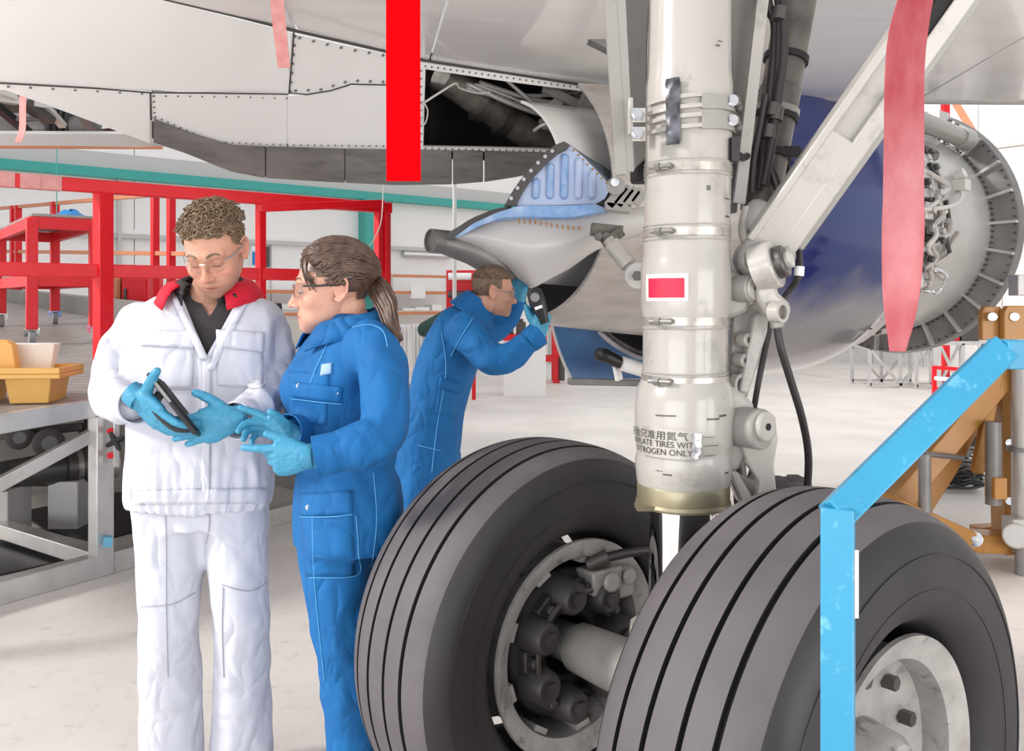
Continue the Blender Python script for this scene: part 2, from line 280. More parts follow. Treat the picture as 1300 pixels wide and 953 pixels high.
# ================================================================ WORK PLATFORM (ramp deck, aluminium frame, red guard rail)
def dz(y): return 0.96+0.08*(y-4.6)
C_ = np.array([-2.30, 4.85, 0]); L_ = np.array([-3.3, 3.46, 0]); D_ = np.array([-0.86, 5.94, 0])
poly = [L_, C_, D_, np.array([-.98, 6.05, 0]), np.array([-7.1, 11.95, 0]), np.array([-9.2, 9.2, 0])]
plat = thing('work_platform', 'aluminium work platform with ribbed grey deck and red guard rail behind the man in white', 'platform', (-3.5, 6, 0))
def xr(y):
    xs = []
    for i in range(len(poly)):
        a, b = poly[i], poly[(i+1) % len(poly)]
        if (a[1]-y)*(b[1]-y) < 0: xs.append(a[0]+(b[0]-a[0])*(y-a[1])/(b[1]-a[1]))
    return (min(xs), max(xs)) if len(xs) > 1 else None
y = 3.52
while y < 11.8:
    w0 = .10 if y < 8 else .2
    r0, r1 = xr(y+.005), xr(y+w0-.005)
    if r0 and r1:
        q = MB(); q.add([(r0[0], y, dz(y)-.03), (r0[1], y, dz(y)-.03), (r1[1], y+w0-.012, dz(y+w0)-.03), (r1[0], y+w0-.012, dz(y+w0)-.03), (r0[0], y, dz(y)), (r0[1], y, dz(y)), (r1[1], y+w0-.012, dz(y+w0)), (r1[0], y+w0-.012, dz(y+w0))], [(0, 3, 2, 1), (4, 5, 6, 7), (0, 1, 5, 4), (1, 2, 6, 5), (2, 3, 7, 6), (3, 0, 4, 7)])
        part('deck_plank', q, M['deck'], plat)
    y += w0
def pl(p, z): return np.array([p[0], p[1], z])
q = MB(); q.bar(pl(L_, dz(L_[1])-.04), pl(C_, dz(C_[1])-.04), .05, .10, ext=.02); part('edge_beam', q, M['alu'], plat, .004)
q = MB(); q.bar(pl(C_, dz(C_[1])-.04), pl(D_, dz(D_[1])-.04), .05, .10); part('edge_beam', q, M['alu'], plat, .004)
leg_t = pl(C_, dz(C_[1])-.09)
q = MB(); q.bar(pl(C_, .0), leg_t, .1, .1, up=(.6, .8, 0)); leg_p = part('leg', q, M['alu'], plat, .006)
q = MB(); q.bar(P(131, 687, 4.78), P(142, 687, 4.8), .05, .055); part('blue_tape', q, M['tape_b'], leg_p, label='strip of blue tape')
for p in (L_, D_, np.array([-7, 11.6, 0]), np.array([-5.2, 6.5, 0])):
    q = MB(); q.bar(pl(p, 0), pl(p, dz(p[1])-.05), .08, .08, up=(.6, .8, 0)); part('leg', q, M['alu'], plat, .006)
br = np.array([-1.5, 6.15, 0])
q = MB(); q.bar(pl(C_, .06), np.array([-3.1, 3.62, .06]), .09, .12, ext=.04); q.bar(pl(C_, .06), br+(0, 0, .06), .09, .12, ext=.04); part('base_rail', q, M['alu'], plat, .005)
q = MB(); q.bar(pl(C_, .08)+(-.05, .05, 0), np.array([-5.0, 6.7, .10]), .1, .09); part('base_rail', q, M['alu'], plat, .005)
q = MB(); q.bar(P(118, 551, 4.86), P(-20, 625, 4.45), .05, .07); part('brace', q, M['alu'], plat, .004)
# bracket plate with knob
bp_ = MB(); bp_.bar(P(146, 512, 4.78), P(146, 592, 4.78), .075, .03, up=(.8, .6, 0)); bra = part('bracket_plate', bp_, M['alu'], plat, .004)
for v in (547, 578): q = MB(); q.cyl(P(140, v, 4.74), P(140, v, 4.78), .018, 12); part('red_plug', q, M['red'], bra, label='round red plug')
q = MB(); ctr = P(146, 560, 4.70)
for k in range(4):
    an = k*math.pi/2+.5; q.tube([ctr, ctr+np.array([math.cos(an), 0, math.sin(an)])*.045], [.018, .013], 8, round_=3)
q.cyl(ctr, ctr+(0, .08, 0), .014, 10); part('star_knob', q, M['black'], bra, label='black star knob')
# red guard rail
G0 = C_+(C_-D_)*.75; dirr = nrm(D_-C_)
def grz(p, z): return np.array([p[0], p[1], z])
post_w = .075
def gpost(u, z0=None, w=.07, m_='red'):
    k = (u-HX)/F; s = (k*C_[1]-C_[0])/(dirr[0]-k*dirr[1]); p = C_+dirr*s
    q = MB(); q.bar(grz(p, dz(p[1]) if z0 is None else z0), grz(p, 2.14), w, w, up=(.6, .8, 0)); return part('guard_post', q, M[m_], plat, .005)
gpost(131, .80, .082); gpost(331, w=.05); gpost(481, w=.05); gpost(490, w=.05)
q = MB(); q.bar(grz(G0, 2.17), grz(D_, 2.17), .06, .072, ext=.03); tr = part('top_rail', q, M['red'], plat, .005)
for u in (4, 38, 64):
    k = (u-HX)/F; s = (k*C_[1]-C_[0])/(dirr[0]-k*dirr[1]); p = C_+dirr*s; q = MB(); q.bar(grz(p, 2.17)-dirr*.05, grz(p, 2.17)+dirr*.05, .066, .077); part('tape_band', q, M['salmon_flag'], tr, label='faded pink tape on the rail')
q = MB(); q.bar(grz(G0, 1.70), grz(D_, 1.70), .05, .075); part('mid_rail', q, M['red'], plat, .005)
q = MB(); q.bar(P(330, 264, 5.35), P(487, 258, 5.9), .04, .05); part('rail_stub', q, M['red'], plat, .004)

# red trolley with two decks
tN = np.array([-3.99, 7.2, 0]); e1 = np.array([.46, .33, 0])*.84; e2 = np.array([-1.08, 1.4, 0])
tro = thing('deck_trolley', 'red steel trolley with two grey shelves on casters standing on the ribbed deck', 'trolley', pl(tN+(e1+e2)/2, dz(8)))
for i, j2 in ((0, 0), (1, 0), (0, 1), (1, 1)):
    p = tN+e1*i+e2*j2; zb = dz(p[1])+.13
    q = MB(); q.bar(pl(p, zb), pl(p, 2.22), .085, .085, up=e1); part('post', q, M['red'], tro, .005)
    q = MB(); q.cyl(pl(p, zb-.07)-e1*.05, pl(p, zb-.07)+e1*.05, .06, 16); cw = part('caster_wheel', q, M['grey_plastic'], tro, .004)
    q = MB(); q.bar(pl(p, zb-.06)-e1*.07, pl(p, zb+.01)-e1*.07, .008, .05, up=e1); q.bar(pl(p, zb-.06)+e1*.07, pl(p, zb+.01)+e1*.07, .008, .05, up=e1); q.bar(pl(p, zb)-e1*.075, pl(p, zb)+e1*.075, .06, .012); part('caster_fork', q, M['chrome'], cw)
for z in (2.24, 1.76):
    q = MB(); q.prism([pl(tN, z), pl(tN+e1, z), pl(tN+e1+e2, z), pl(tN+e2, z)], (0, 0, .025)); part('shelf_board', q, M['deck'], tro, .003)
    for a, b in ((tN, tN+e1), (tN, tN+e2), (tN+e1, tN+e1+e2), (tN+e2, tN+e2+e1)): q = MB(); q.bar(pl(a, z-.055), pl(b, z-.055), .05, .1); part('shelf_frame', q, M['red'], tro, .004)
q = MB(); g = np.zeros((7, 9, 3)); cc = tN+e1*.75+e2*.2
for i in range(7):
    for k in range(9): rr = i/6*.13; an = k/8*2*math.pi; g[i, k] = (cc[0]+rr*math.cos(an)*1.2, cc[1]+rr*math.sin(an), 2.275+.06*math.cos(rr/.13*1.5)*(1+.35*math.sin(3*an+i)))
q.grid(g, -.008); solo('crumpled_cloth', q, M['blue_p'], 'small crumpled bright blue cloth on the top shelf of the red trolley', 'cloth')

# far guard rail on the upstand
fr = thing('guard_railing', 'thin orange-brown scaffold railing with red posts along the grey upstand wall', 'railing', (-5, 10, 1.5))
def ups(t): return u0+(u1-u0)*t+un/2
def upz(t): return 1.74-.40*t
ts = [.10, .12, .27, .58, .62]
for t, w in zip(ts, (.08, .08, .09, .07, .07)):
    p = ups(t); q = MB(); q.bar(pl(p, upz(t)), pl(p, upz(t)+1.15), w, w, up=un); part('post', q, M['red'], fr, .004)
for dzv in (1.13, .52): q = MB(); q.bar(pl(ups(0), upz(0)+dzv), pl(ups(.68), upz(.68)+dzv), .04, .045); part('rail', q, M['orange'], fr, .003)
# thin hanging lines
q = MB(); q.tube([P(72, 186, 9.4), P(72, 340, 9.4)], .006, 6); solo('hanging_cord', q, M['teal'], 'thin pale green cord hanging in front of the far wall at the left', 'cord')
q = MB(); q.cyl(P(577, 223, 12), pl(P(577, 223, 12), 0), .028, 10); solo('steel_pole', q, M['wall_line'], 'slim grey pole standing between the bending man and the far wall', 'pole')
q = MB(); q.tube(spline([P(491, 218, 5.6), P(487, 235, 5.6), P(484, 280, 5.62), P(474, 305, 5.62), P(468, 312, 5.62)], 20), .004, 6); solo('loose_wire', q, M['wire'], 'thin white wire dangling beside the saturated red flag', 'wire')

# yellow tool caddy with white tray on the deck
def tray_pt(u, v, Y): return P(u, v, Y)
cz = dz(4.75); cb = np.array([-2.80, 4.68, cz]); ax = nrm([.95, .12, 0]); ay = np.array([-ax[1], ax[0], 0])
cad = thing('tool_caddy', 'yellow plastic tool caddy with handle ridge on the left end of the ribbed deck', 'tool tray', cb)
def cbox(x0, x1, y0, y1, z0, z1, tap=.0, m_='yellow', nm='bin', parent=None):
    q = MB(); v8 = []
    for z, t in ((z0, tap), (z1, 0)):
        for sx, sy in ((x0+t, y0+t), (x1-t, y0+t), (x1-t, y1-t), (x0+t, y1-t)): v8.append(cb+ax*sx+ay*sy+np.array([0, 0, z]))
    q.add(v8, [(3, 2, 1, 0), (4, 5, 6, 7), (0, 1, 5, 4), (1, 2, 6, 5), (2, 3, 7, 6), (3, 0, 4, 7)]); return part(nm, q, M[m_], parent or cad, .006)
cbox(-.45, -.02, -.02, .26, .003, .15, .02); cbox(.06, .30, -.02, .26, .003, .15, .02); cbox(-.5, .36, -.06, .30, .14, .165, 0, nm='rim')
for a, b, c, d_ in ((-.5, .36, -.06, -.045), (-.5, .36, .285, .30), (.345, .36, -.045, .285)): cbox(a, b, c, d_, .165, .2, 0, nm='rim_edge')
q = MB(); hp = [(-.16, .165), (.08, .165), (.06, .32), (.03, .345), (-.10, .345), (-.13, .32)]; q.prism([cb+ax*x+ay*.09+np.array([0, 0, z]) for x, z in hp], ay*.06); part('handle', q, M['yellow'], cad, .008)
cbox(-.30, -.18, .0, .2, .165, .27, .01, 'redplastic', 'holder')
q = MB(); v8 = []
for z, t in ((.15, .03), (.30, 0)):
    for sx, sy in ((-.1+t, .19+t), (.24-t, .19+t), (.24-t, .29-t), (-.1+t, .29-t)): v8.append(cb+ax*sx+ay*sy+np.array([0, 0, z+.02]))
q.add(v8, [(3, 2, 1, 0), (4, 5, 6, 7), (0, 1, 5, 4), (1, 2, 6, 5), (2, 3, 7, 6), (3, 0, 4, 7)]); solo('white_tub', q, M['white_plastic'], 'white plastic tub tucked behind the handle of the yellow caddy', 'tub', bev=.006)

# things under the platform
def caster(u, v, Y, r, lab):
    c = P(u, v, Y); c[2] = max(c[2], r+.002); t = thing('caster', lab, 'caster', (c[0], c[1], 0)); a = nrm([.9, .45, 0])
    q = MB(); q.lathe(c-a*.025, a, [(0, r*.5), (0, r*.8), (.008, r), (.042, r), (.05, r*.8), (.05, r*.5)], 28, closed=True); part('tyre', q, M['rubber'], t)
    q = MB(); q.lathe(c-a*.022, a, [(0, .001), (0, r*.55), (.044, r*.55), (.044, .001)], 20); part('hub', q, M['grey_plastic'], t)
    q = MB(); q.cyl(c-a*.045, c+a*.045, r*.16, 10); part('axle_bolt', q, M['bolt'], t)
    q = MB(); top = c+np.array([-.06, .05, r+.06])
    for s_ in (-1, 1): q.bar(c+a*s_*.038, top+a*s_*.038, .006, .05, up=a)
    q.box(top+(0, 0, .01), (.11, .11, .02)); part('fork', q, M['bolt'], t)
    return t
uc = thing('low_cart', 'low grey cart with dark casters parked below the ribbed deck', 'cart', (-3.9, 7.4, 0))
q = MB(); q.bar(P(-30, 556, 6.6), P(105, 541, 6.9), .10, .06); q.bar(P(40, 545, 6.8), P(76, 575, 6.5), .07, .06); q.bar(P(105, 505, 6.9), P(105, 560, 6.9), .05, .05); part('frame', q, M['bolt'], uc, .004)
for (u, v, r) in ((24, 555, .09), (62, 562, .11)):
    c = P(u, v, 6.5); a = nrm([.6, -.8, 0]); q = MB(); q.lathe(c-a*.03, a, [(0, r*.5), (0, r*.85), (.01, r), (.05, r), (.06, r*.85), (.06, r*.5)], 28, closed=True); ty = part('caster_tyre', q, M['rubber'], uc)
    q = MB(); q.lathe(c-a*.02, a, [(0, .001), (0, r*.5), (.05, r*.5), (.05, .001)], 18); part('caster_hub', q, M['grey_plastic'], ty)
for u in (-20, 110): q = MB(); q.bar(pl(P(u, 540, 6.9), 0), P(u, 545, 6.9), .05, .05); part('leg', q, M['bolt'], uc)
A = P(-15, 605, 5.6); B = P(118, 588, 6.0)
pipe = thing('exhaust_pipe', 'grey steel pipe section with dark collar lying on blocks under the platform', 'pipe', ((A[0]+B[0])/2, (A[1]+B[1])/2, 0))
q = MB(); dd = nrm(B-A); Ln = np.linalg.norm(B-A)
q.lathe(A, dd, [(0, .06), (0, .085), (.25, .10), (.42, .125), (Ln*.72, .11), (Ln*.72, .1)], 28, closed=True); part('pipe_body', q, M['duct'], pipe)
q = MB(); q.lathe(A+dd*Ln*.72, dd, [(0, .125), (.06, .125), (.06, .10), (0, .10)], 28, closed=True); q.lathe(A+dd*Ln*.88, dd, [(0, .13), (.07, .13), (.07, .10), (0, .10)], 28, closed=True); part('collar', q, M['bolt'], pipe)
q = MB(); q.lathe(A+dd*Ln*.76, dd, [(0, .09), (.2, .115), (.3, .115), (.3, .09)], 28, closed=True); part('sleeve', q, M['fancase'], pipe)
for t in (.15, .8):
    p = A+(B-A)*t; q = MB(); q.bx(p[0]-.1, p[0]+.1, p[1]-.14, p[1]+.14, 0, p[2]-.08); part('support_block', q, M['wall_line'], pipe, .006)
def mat_on_floor(name, pts, lab):
    q = MB(); pp = [PZ(u, v, 0.0) for u, v in pts]; q.prism(pp, (0, 0, .012)); solo(name, q, M['black'], lab, 'mat', bev=.003)
mat_on_floor('rubber_mat', [(20, 652), (150, 626), (200, 634), (200, 668), (120, 690), (60, 674)], 'black rubber mat on the floor behind the platform leg')
mat_on_floor('rubber_mat', [(-20, 672), (92, 710), (60, 718), (-30, 738)], 'black rubber mat on the floor inside the base rail corner')
# ================================================================ far wall furniture
rk = thing('storage_rack', 'long shelving rack with orange beams along the far white wall', 'shelf', wall_at(440, 0, .4))
for z in (1.29, 1.72):
    a = wall_at(305, z, .55); b = wall_at(572, z, .55); q = MB(); q.bar(a, b, .05, .07); part('beam', q, M['orange'], rk, .004)
    q = MB(); a2 = wall_at(305, z+.035, .1); b2 = wall_at(572, z+.035, .1); q.prism([a+(0, 0, .035), b+(0, 0, .035), b2, a2], (0, 0, .015)); part('shelf_board', q, M['wall'], rk)
a = wall_at(495, 2.07, .55); b = wall_at(572, 2.07, .55); q = MB(); q.bar(a, b, .05, .06); part('beam', q, M['orange'], rk, .004)
for u in (305, 430, 497, 572):
    for off in (.12, .55): q = MB(); p = wall_at(u, 0, off); q.bar(p, p+(0, 0, 2.1 if u > 490 else 1.8), .05, .05); part('upright', q, M['wall_line'], rk)
def on_rack(name, u, z, off, size, m_, lab, cat):
    q = MB(); c = wall_at(u, z, off); q.box(c+(0, 0, size[2]/2), size, np.array([WD, WN, (0, 0, 1)])); return solo(name, q, M[m_], lab, cat, bev=.005)
on_rack('paper_sheet', 531, 1.60, .59, (.36, .01, .30), 'paper', 'white notice sheet hanging on the middle rack beam', 'paper') 
o = thing('roll_lamp', 'white and black roll lying on the lower rack beam between the two front workers', 'roll', wall_at(362, 1.34, .4))
q = MB(); a = wall_at(356, 1.425, .4); q.cyl(a, a+WD*.5, .075, 16); part('roll', q, M['white_plastic'], o); q = MB(); q.cyl(a-WD*.14, a, .078, 16); part('end_cap', q, M['black'], o)
for k, (u, w_, h_) in enumerate(((515, .3, .05), (532, .35, .07), (550, .25, .12))): on_rack('box', u, 1.345, .35, (w_, .3, h_), ('frost', 'paper', 'white_plastic')[k], ('flat white carton on the lower rack shelf, left of three', 'pale document stack on the lower rack shelf, middle of three', 'white carton on the lower rack shelf, right of three')[k], 'box')
lf = thing('wall_light', 'long white fluorescent fitting on the far wall above the rack', 'lamp', wall_at(540, 2.55, .1))
q = MB(); a = wall_at(512, 2.56, .08); b = wall_at(572, 2.56, .08); q.bar(a, b, .10, .12); part('housing', q, M['wall_line'], lf, .006); q = MB(); q.tube([a+WN*.08, b+WN*.08], .028, 10, round_=3); part('tube_lamp', q, M['frost'], lf)
o = thing('wall_socket', 'small blue and white socket box on the far wall right of the man in white', 'socket', wall_at(325, 2.2, .05))
q = MB(); q.box(wall_at(325, 2.36, .05), (.2, .1, .45), np.array([WD, WN, (0, 0, 1)])); part('box', q, M['frost'], o, .01); q = MB(); q.box(wall_at(325, 2.36, .12), (.14, .04, .25), np.array([WD, WN, (0, 0, 1)])); part('cover', q, M['blue_p'], o, .008)
on_rack('cable_cover', 340, 2.2, .04, (.05, .06, .4), 'bolt', 'narrow dark cable cover on the far wall beside the blue socket', 'cable cover')
q = MB(); q.tube([wall_at(344, 2.64, .03), wall_at(344, .3, .03)], .015, 6); solo('wall_conduit', q, M['wall_line'], 'thin grey conduit running down the far wall behind the woman\'s face', 'pipe')
# red tool board
tb_o = P(586, 366, 13.5); tb = thing('tool_board', 'red tool board with long tools behind the bending man\'s head', 'tool board', pl(tb_o, 0))
q = MB(); q.bx(tb_o[0]-.24, tb_o[0]+.24, tb_o[1], tb_o[1]+.06, .9, 2.02); part('board', q, M['red'], tb, .006)
for k in range(2): q = MB(); q.bx(tb_o[0]-.22+k*.38, tb_o[0]-.16+k*.38, tb_o[1], tb_o[1]+.06, 0, .9); part('leg', q, M['red'], tb)
for k, (z, m_) in enumerate(((1.92, 'frost'), (1.64, 'bolt'), (1.34, 'bolt'))):
    q = MB(); q.cyl((tb_o[0]-.2, tb_o[1]-.08, z), (tb_o[0]+.16, tb_o[1]-.08, z), .055, 12); t = thing('hand_tool', ('white handled tool on the top row of the red board', 'dark tool on the middle row of the red board', 'dark tool on the bottom row of the red board')[k], 'tool', (tb_o[0], tb_o[1]-.05, z-.06)); part('body', q, M[m_], t)
    q = MB(); q.cyl((tb_o[0]+.16, tb_o[1]-.08, z), (tb_o[0]+.24, tb_o[1]-.08, z), .07, 12); part('grip', q, M['red' if k == 0 else 'black'], t)
# radiators, case
for k, u in enumerate((512, 533, 553)):
    c = P(u, 440, 15.5+k*.4); t = thing('radiator', ('white ribbed panel standing by the far wall, leftmost of three', 'white ribbed panel standing by the far wall, middle of three', 'white ribbed panel standing by the far wall, rightmost of three')[k], 'panel', pl(c, 0), group='ribbed panels by the wall')
    q = MB(); q.bx(c[0]-.13, c[0]+.13, c[1], c[1]+.06, 0.05, 1.12); part('panel', q, M['wall'], t, .004)
    for i in range(4): q = MB(); q.bx(c[0]-.115+i*.066, c[0]-.115+i*.066+.03, c[1]-.05, c[1], .08, 1.1); part('rib', q, M['frost'], t, .004)
    q = MB(); q.bx(c[0]-.13, c[0]+.13, c[1]-.03, c[1]+.08, 0, .05); part('foot', q, M['orange'], t)
q = MB(); a = P(540, 418, 15.2); q.tube([a, P(572, 400, 15.2)], .14, 14, round_=4); solo('green_case', q, M['greenbag'], 'dark green cylinder lying tilted on the white ribbed panels', 'case')
# bench with red frame, red trestle
bn = P(663, 424, 14.0); t = thing('work_bench', 'white bench with red hoop frame and clutter behind the bending man\'s arm', 'bench', pl(bn, 0))
q = MB(); q.bx(bn[0]-.32, bn[0]+.4, bn[1], bn[1]+.6, .9, 1.0); part('bench_top', q, M['red'], t, .005)
q = MB(); q.bx(bn[0]-.3, bn[0]+.38, bn[1]+.04, bn[1]+.56, 0, .9); part('cabinet', q, M['frost'], t)
q = MB(); q.tube(spline([(bn[0]-.2, bn[1]+.3, 1.0), (bn[0]-.2, bn[1]+.3, 1.42), (bn[0]+.18, bn[1]+.3, 1.42), (bn[0]+.18, bn[1]+.3, 1.0)], 4), .025, 8); part('hoop', q, M['red'], t)
for k, (dx, h_) in enumerate(((-.22, .12), (-.02, .2), (.2, .14))): q = MB(); q.bx(bn[0]+dx-.08, bn[0]+dx+.08, bn[1]+.1, bn[1]+.25, 1.004, 1.0+h_); q.cyl((bn[0]+dx, bn[1]+.17, 1.0+h_), (bn[0]+dx, bn[1]+.17, 1.05+h_), .04, 10); solo('small_part', q, M['bolt'], ('dark machined part on the red bench, left of three', 'dark machined part on the red bench, middle of three', 'dark machined part on the red bench, right of three')[k], 'machine part', bev=.006)
rs = PZ(694, 486, 0); t = thing('red_trestle', 'red steel trestle standing beside the hanging blue cowl door', 'trestle', rs)
for dx, dy in ((-.12, 0), (.18, 0), (-.12, .5), (.18, .5)): q = MB(); q.bar(rs+(dx, dy, 0), rs+(dx, dy, 1.15), .13, .09); part('leg', q, M['red'], t, .005)
for z in (.45, 1.1): q = MB(); q.bar(rs+(-.2, 0, z), rs+(.3, 0, z), .08, .1); q.bar(rs+(-.2, .5, z), rs+(.3, .5, z), .08, .1); part('cross_bar', q, M['red'], t, .004)
q = MB(); q.cyl(rs+(.28, -.05, .05), rs+(.28, -.05, .5), .06, 12); part('jack_screw', q, M['bolt'], t)
t_ = wall_at(172, 0, 1.0)
for k, (u, w_) in enumerate(((139, .26), (171, .34))):
    p = P(u, 380, 11.2); q = MB(); q.bx(p[0]-w_/2, p[0]+w_/2, p[1], p[1]+.5, 0, 1.86); t = thing('steel_cabinet', ('salmon red steel cabinet behind the red guard rail, left of two', 'bright red steel cabinet behind the man in white\'s shoulder')[k], 'cabinet', pl(p, 0)); part('body', q, M['orange' if k == 0 else 'red'], t, .008)
    q = MB(); q.bx(p[0]-w_/2+.02, p[0]+w_/2-.02, p[1]-.02, p[1], .1, 1.82); dr = part('door', q, M['orange' if k == 0 else 'red'], t, .006); q = MB(); q.bx(p[0]-w_/2+.05, p[0]-w_/2+.08, p[1]-.05, p[1]-.02, 1.5, 1.7); part('handle', q, M['bolt'], dr)
# ================================================================ right background
def truss(u0_, u1_, vb, vt, lab, cr=None):
    a = PZ(u0_, vb, 0); Y = a[1]; x0 = a[0]; x1 = (u1_-HX)/F*Y; zt = CAMZ-(vt-HY)/F*Y; t = thing('trestle', lab, 'trestle', ((x0+x1)/2, Y, 0))
    for yy in (0, .8):
        for x in (x0, (x0+x1)/2, x1): q = MB(); q.bar((x, Y+yy, 0), (x, Y+yy, zt), .05, .05); part('post', q, M['alu'], t)
        for z in (.06, zt): q = MB(); q.bar((x0, Y+yy, z), (x1, Y+yy, z), .05, .05); part('rail', q, M['alu'], t)
        q = MB(); q.bar((x0, Y+yy, zt), ((x0+x1)/2, Y+yy, .06), .04, .04); q.bar((x1, Y+yy, zt), ((x0+x1)/2, Y+yy, .06), .04, .04); part('brace', q, M['alu'], t)
    q = MB(); q.bx(x0, x1, Y, Y+.8, zt, zt+.04); part('top_board', q, M['alu'], t)
    return x0, x1, Y, zt+.04
x0, x1, Y, zt = truss(1104, 1182, 492, 443, 'aluminium trestle on the far floor below the blue engine cowl')
for k, (m_, fr_) in enumerate((('blue_p', .16), ('bolt', .45), ('red', .75))):
    q = MB(); x = x0+(x1-x0)*fr_; q.bx(x-.14, x+.14, Y+.2, Y+.5, zt, zt+.25); q.bx(x-.1, x+.1, Y+.25, Y+.45, zt+.25, zt+.30); solo('crate', q, M[m_], ('blue crate on the trestle below the blue cowl', 'dark crate on the trestle below the blue cowl', 'red crate on the trestle below the blue cowl')[k], 'crate', bev=.01)
x0, x1, Y, zt = truss(1192, 1252, 500, 436, 'aluminium trestle on the far floor below the fan flange')
q = MB(); q.bx(x0+.05, x0+.40, Y+.1, Y+.6, zt+.003, zt+.35); q.bx(x0+.1, x0+.36, Y+.08, Y+.1, zt+.05, zt+.3); solo('crate', q, M['red'], 'red crate on the trestle below the fan flange', 'crate', bev=.01)
q = MB(); q.bx(x1-.35, x1-.05, Y+.1, Y+.6, zt+.003, zt+.5); q.cyl((x1-.2, Y+.3, zt+.5), (x1-.2, Y+.3, zt+.65), .1, 12); solo('machine', q, M['bolt'], 'dark machine on the trestle below the fan flange', 'machine', bev=.01)
st = PZ(1218, 560, 0); t = thing('parts_rack', 'low red and white steel frame on the floor behind the tan jack', 'frame', PZ(1240, 545, 0))
for (u, v) in ((1186, 520), (1268, 530)):
    p = PZ(u, v, 0); q = MB(); q.bar(p, p+(0, 0, .62), .05, .05); part('post', q, M['red'], t)
p0 = PZ(1186, 520, 0); p1 = PZ(1268, 530, 0)
for z, m_ in ((.1, 'frost'), (.3, 'red'), (.45, 'frost'), (.6, 'red')): q = MB(); q.bar(p0+(0, 0, z), p1+(0, 0, z), .04, .05); part('rail', q, M[m_], t)
bgp = PZ(1243, 605, 0); q = MB(); q.bx(bgp[0]-.22, bgp[0]+.22, bgp[1], bgp[1]+.35, 0, .36); q.bx(bgp[0]-.14, bgp[0]+.14, bgp[1]-.06, bgp[1], .03, .2); q.tube(spline([bgp+(-.15, .17, .36), bgp+(-.1, .17, .44), bgp+(.1, .17, .44), bgp+(.15, .17, .36)], 12), .014, 8); solo('tool_bag', q, M['black'], 'black tool bag on the floor behind the tan jack', 'bag', bev=.03)
for k, (du, c_) in enumerate(((0, 'black'), (-8, 'hyd'))):
    p = PZ(1212+du, 622-k*2, 0)+np.array([0, 0, .07*k]); q = MB(); pts = []
    for i in range(110): an = i*.35; rr = .15+.035*math.sin(i*1.7); pts.append(p+np.array([rr*math.cos(an)*1.2, rr*math.sin(an), .02+.0022*i*(1 if k else .6)+.02*math.sin(i*.9)**2]))
    q.tube(pts, .011, 6); solo('cable_coil', q, M[c_], ('black cable coiled on the floor beside the tool bag', 'grimy cable heaped on top of the black coil')[k], 'cable')
lp = PZ(1252, 612, 0); t = thing('step_stool', 'small white folding step stool leaning open behind the tan jack', 'step stool', PZ(1230, 606, 0))
for a, b in (((1213, 548), (1253, 611)), ((1204, 560), (1178, 596))): q = MB(); Y = lp[1]; q.bar(P(a[0], a[1], Y+.1), P(b[0], b[1], Y), .03, .045); part('leg', q, M['frost'], t, .004)
q = MB(); q.bar(P(1196, 570, lp[1]+.1), P(1240, 577, lp[1]+.1), .2, .03); part('step', q, M['frost'], t, .004)
p = P(1200, 145, 16.5); t = thing('red_post', 'bright red vertical post in front of the far right wall', 'post', pl(p, 0)); q = MB(); q.bar(pl(p, 0), P(1200, 100, 16.5), .12, .12, up=(1, 0, 0)); part('post', q, M['red'], t); q = MB(); q.bar(P(1150, 122, 16.5), P(1204, 118, 16.5), .1, .12); part('arm', q, M['red'], t); q = MB(); q.bx(p[0]-.2, p[0]+.2, p[1]-.2, p[1]+.2, 0, .03); part('base_plate', q, M['red'], t)
q = MB(); a = P(1204, 116, 16.2); b = P(1262, 212, 13.0); q.bar(a, b, .012, .13, up=(0, 1, 0)); solo('orange_strap', q, M['orange'], 'orange webbing strap slanting down from the red post', 'strap')
# ================================================================ THE AIRCRAFT
AX = np.array([.6317, -.7752, 0]); FW = np.array([.7752, .6317, 0]); UP = np.array([0, 0, 1.0])   # axle, forward, up
jet = thing('airliner', 'white jet airliner with blue engine cowl, open wing bay and two big main wheels', 'airplane', (1.0, 4.0, 0))
# ---- wing underside: slope between seam line S and lower line B, described by depth at a few columns
SU = np.array([-150, 0, 210, 370, 540, 760, 860.]); SV = np.array([-60, -40, 0, 40, 78, 112, 125.]); SY = np.array([3.2, 3.39, 3.66, 4.05, 4.57, 5.12, 5.35])
BU = np.array([-150, 0, 195, 340, 530, 740, 860.]); BV = np.array([190, 190, 182, 187, 190, 195, 200.]); BY = np.array([3.9, 4.05, 4.45, 4.75, 4.95, 5.2, 5.4])
def fair(u, v, off=0.0):
    sv, sy = np.interp(u, SU, SV), np.interp(u, SU, SY); bv, by = np.interp(u, BU, BV), np.interp(u, BU, BY)
    t = (v-sv)/(bv-sv); iy = (1-t)/sy+t/by; Y = 1/iy+off; return P(u, v, Y)
def ruled(top, bot, nu=12, nv=5, off=0.0):
    top = np.asarray(top, float); bot = np.asarray(bot, float)
    def rs(p, n):
        L = np.r_[0, np.cumsum(np.linalg.norm(np.diff(p, axis=0), axis=1))]; x = np.linspace(0, L[-1], n); return np.stack([np.interp(x, L, p[:, 0]), np.interp(x, L, p[:, 1])], 1)
    a, b = rs(top, nu), rs(bot, nu); g = np.zeros((nv, nu, 3))
    for i in range(nv):
        for k in range(nu): q = a[k]+(b[k]-a[k])*i/(nv-1); g[i, k] = fair(q[0], q[1], off)
    return g
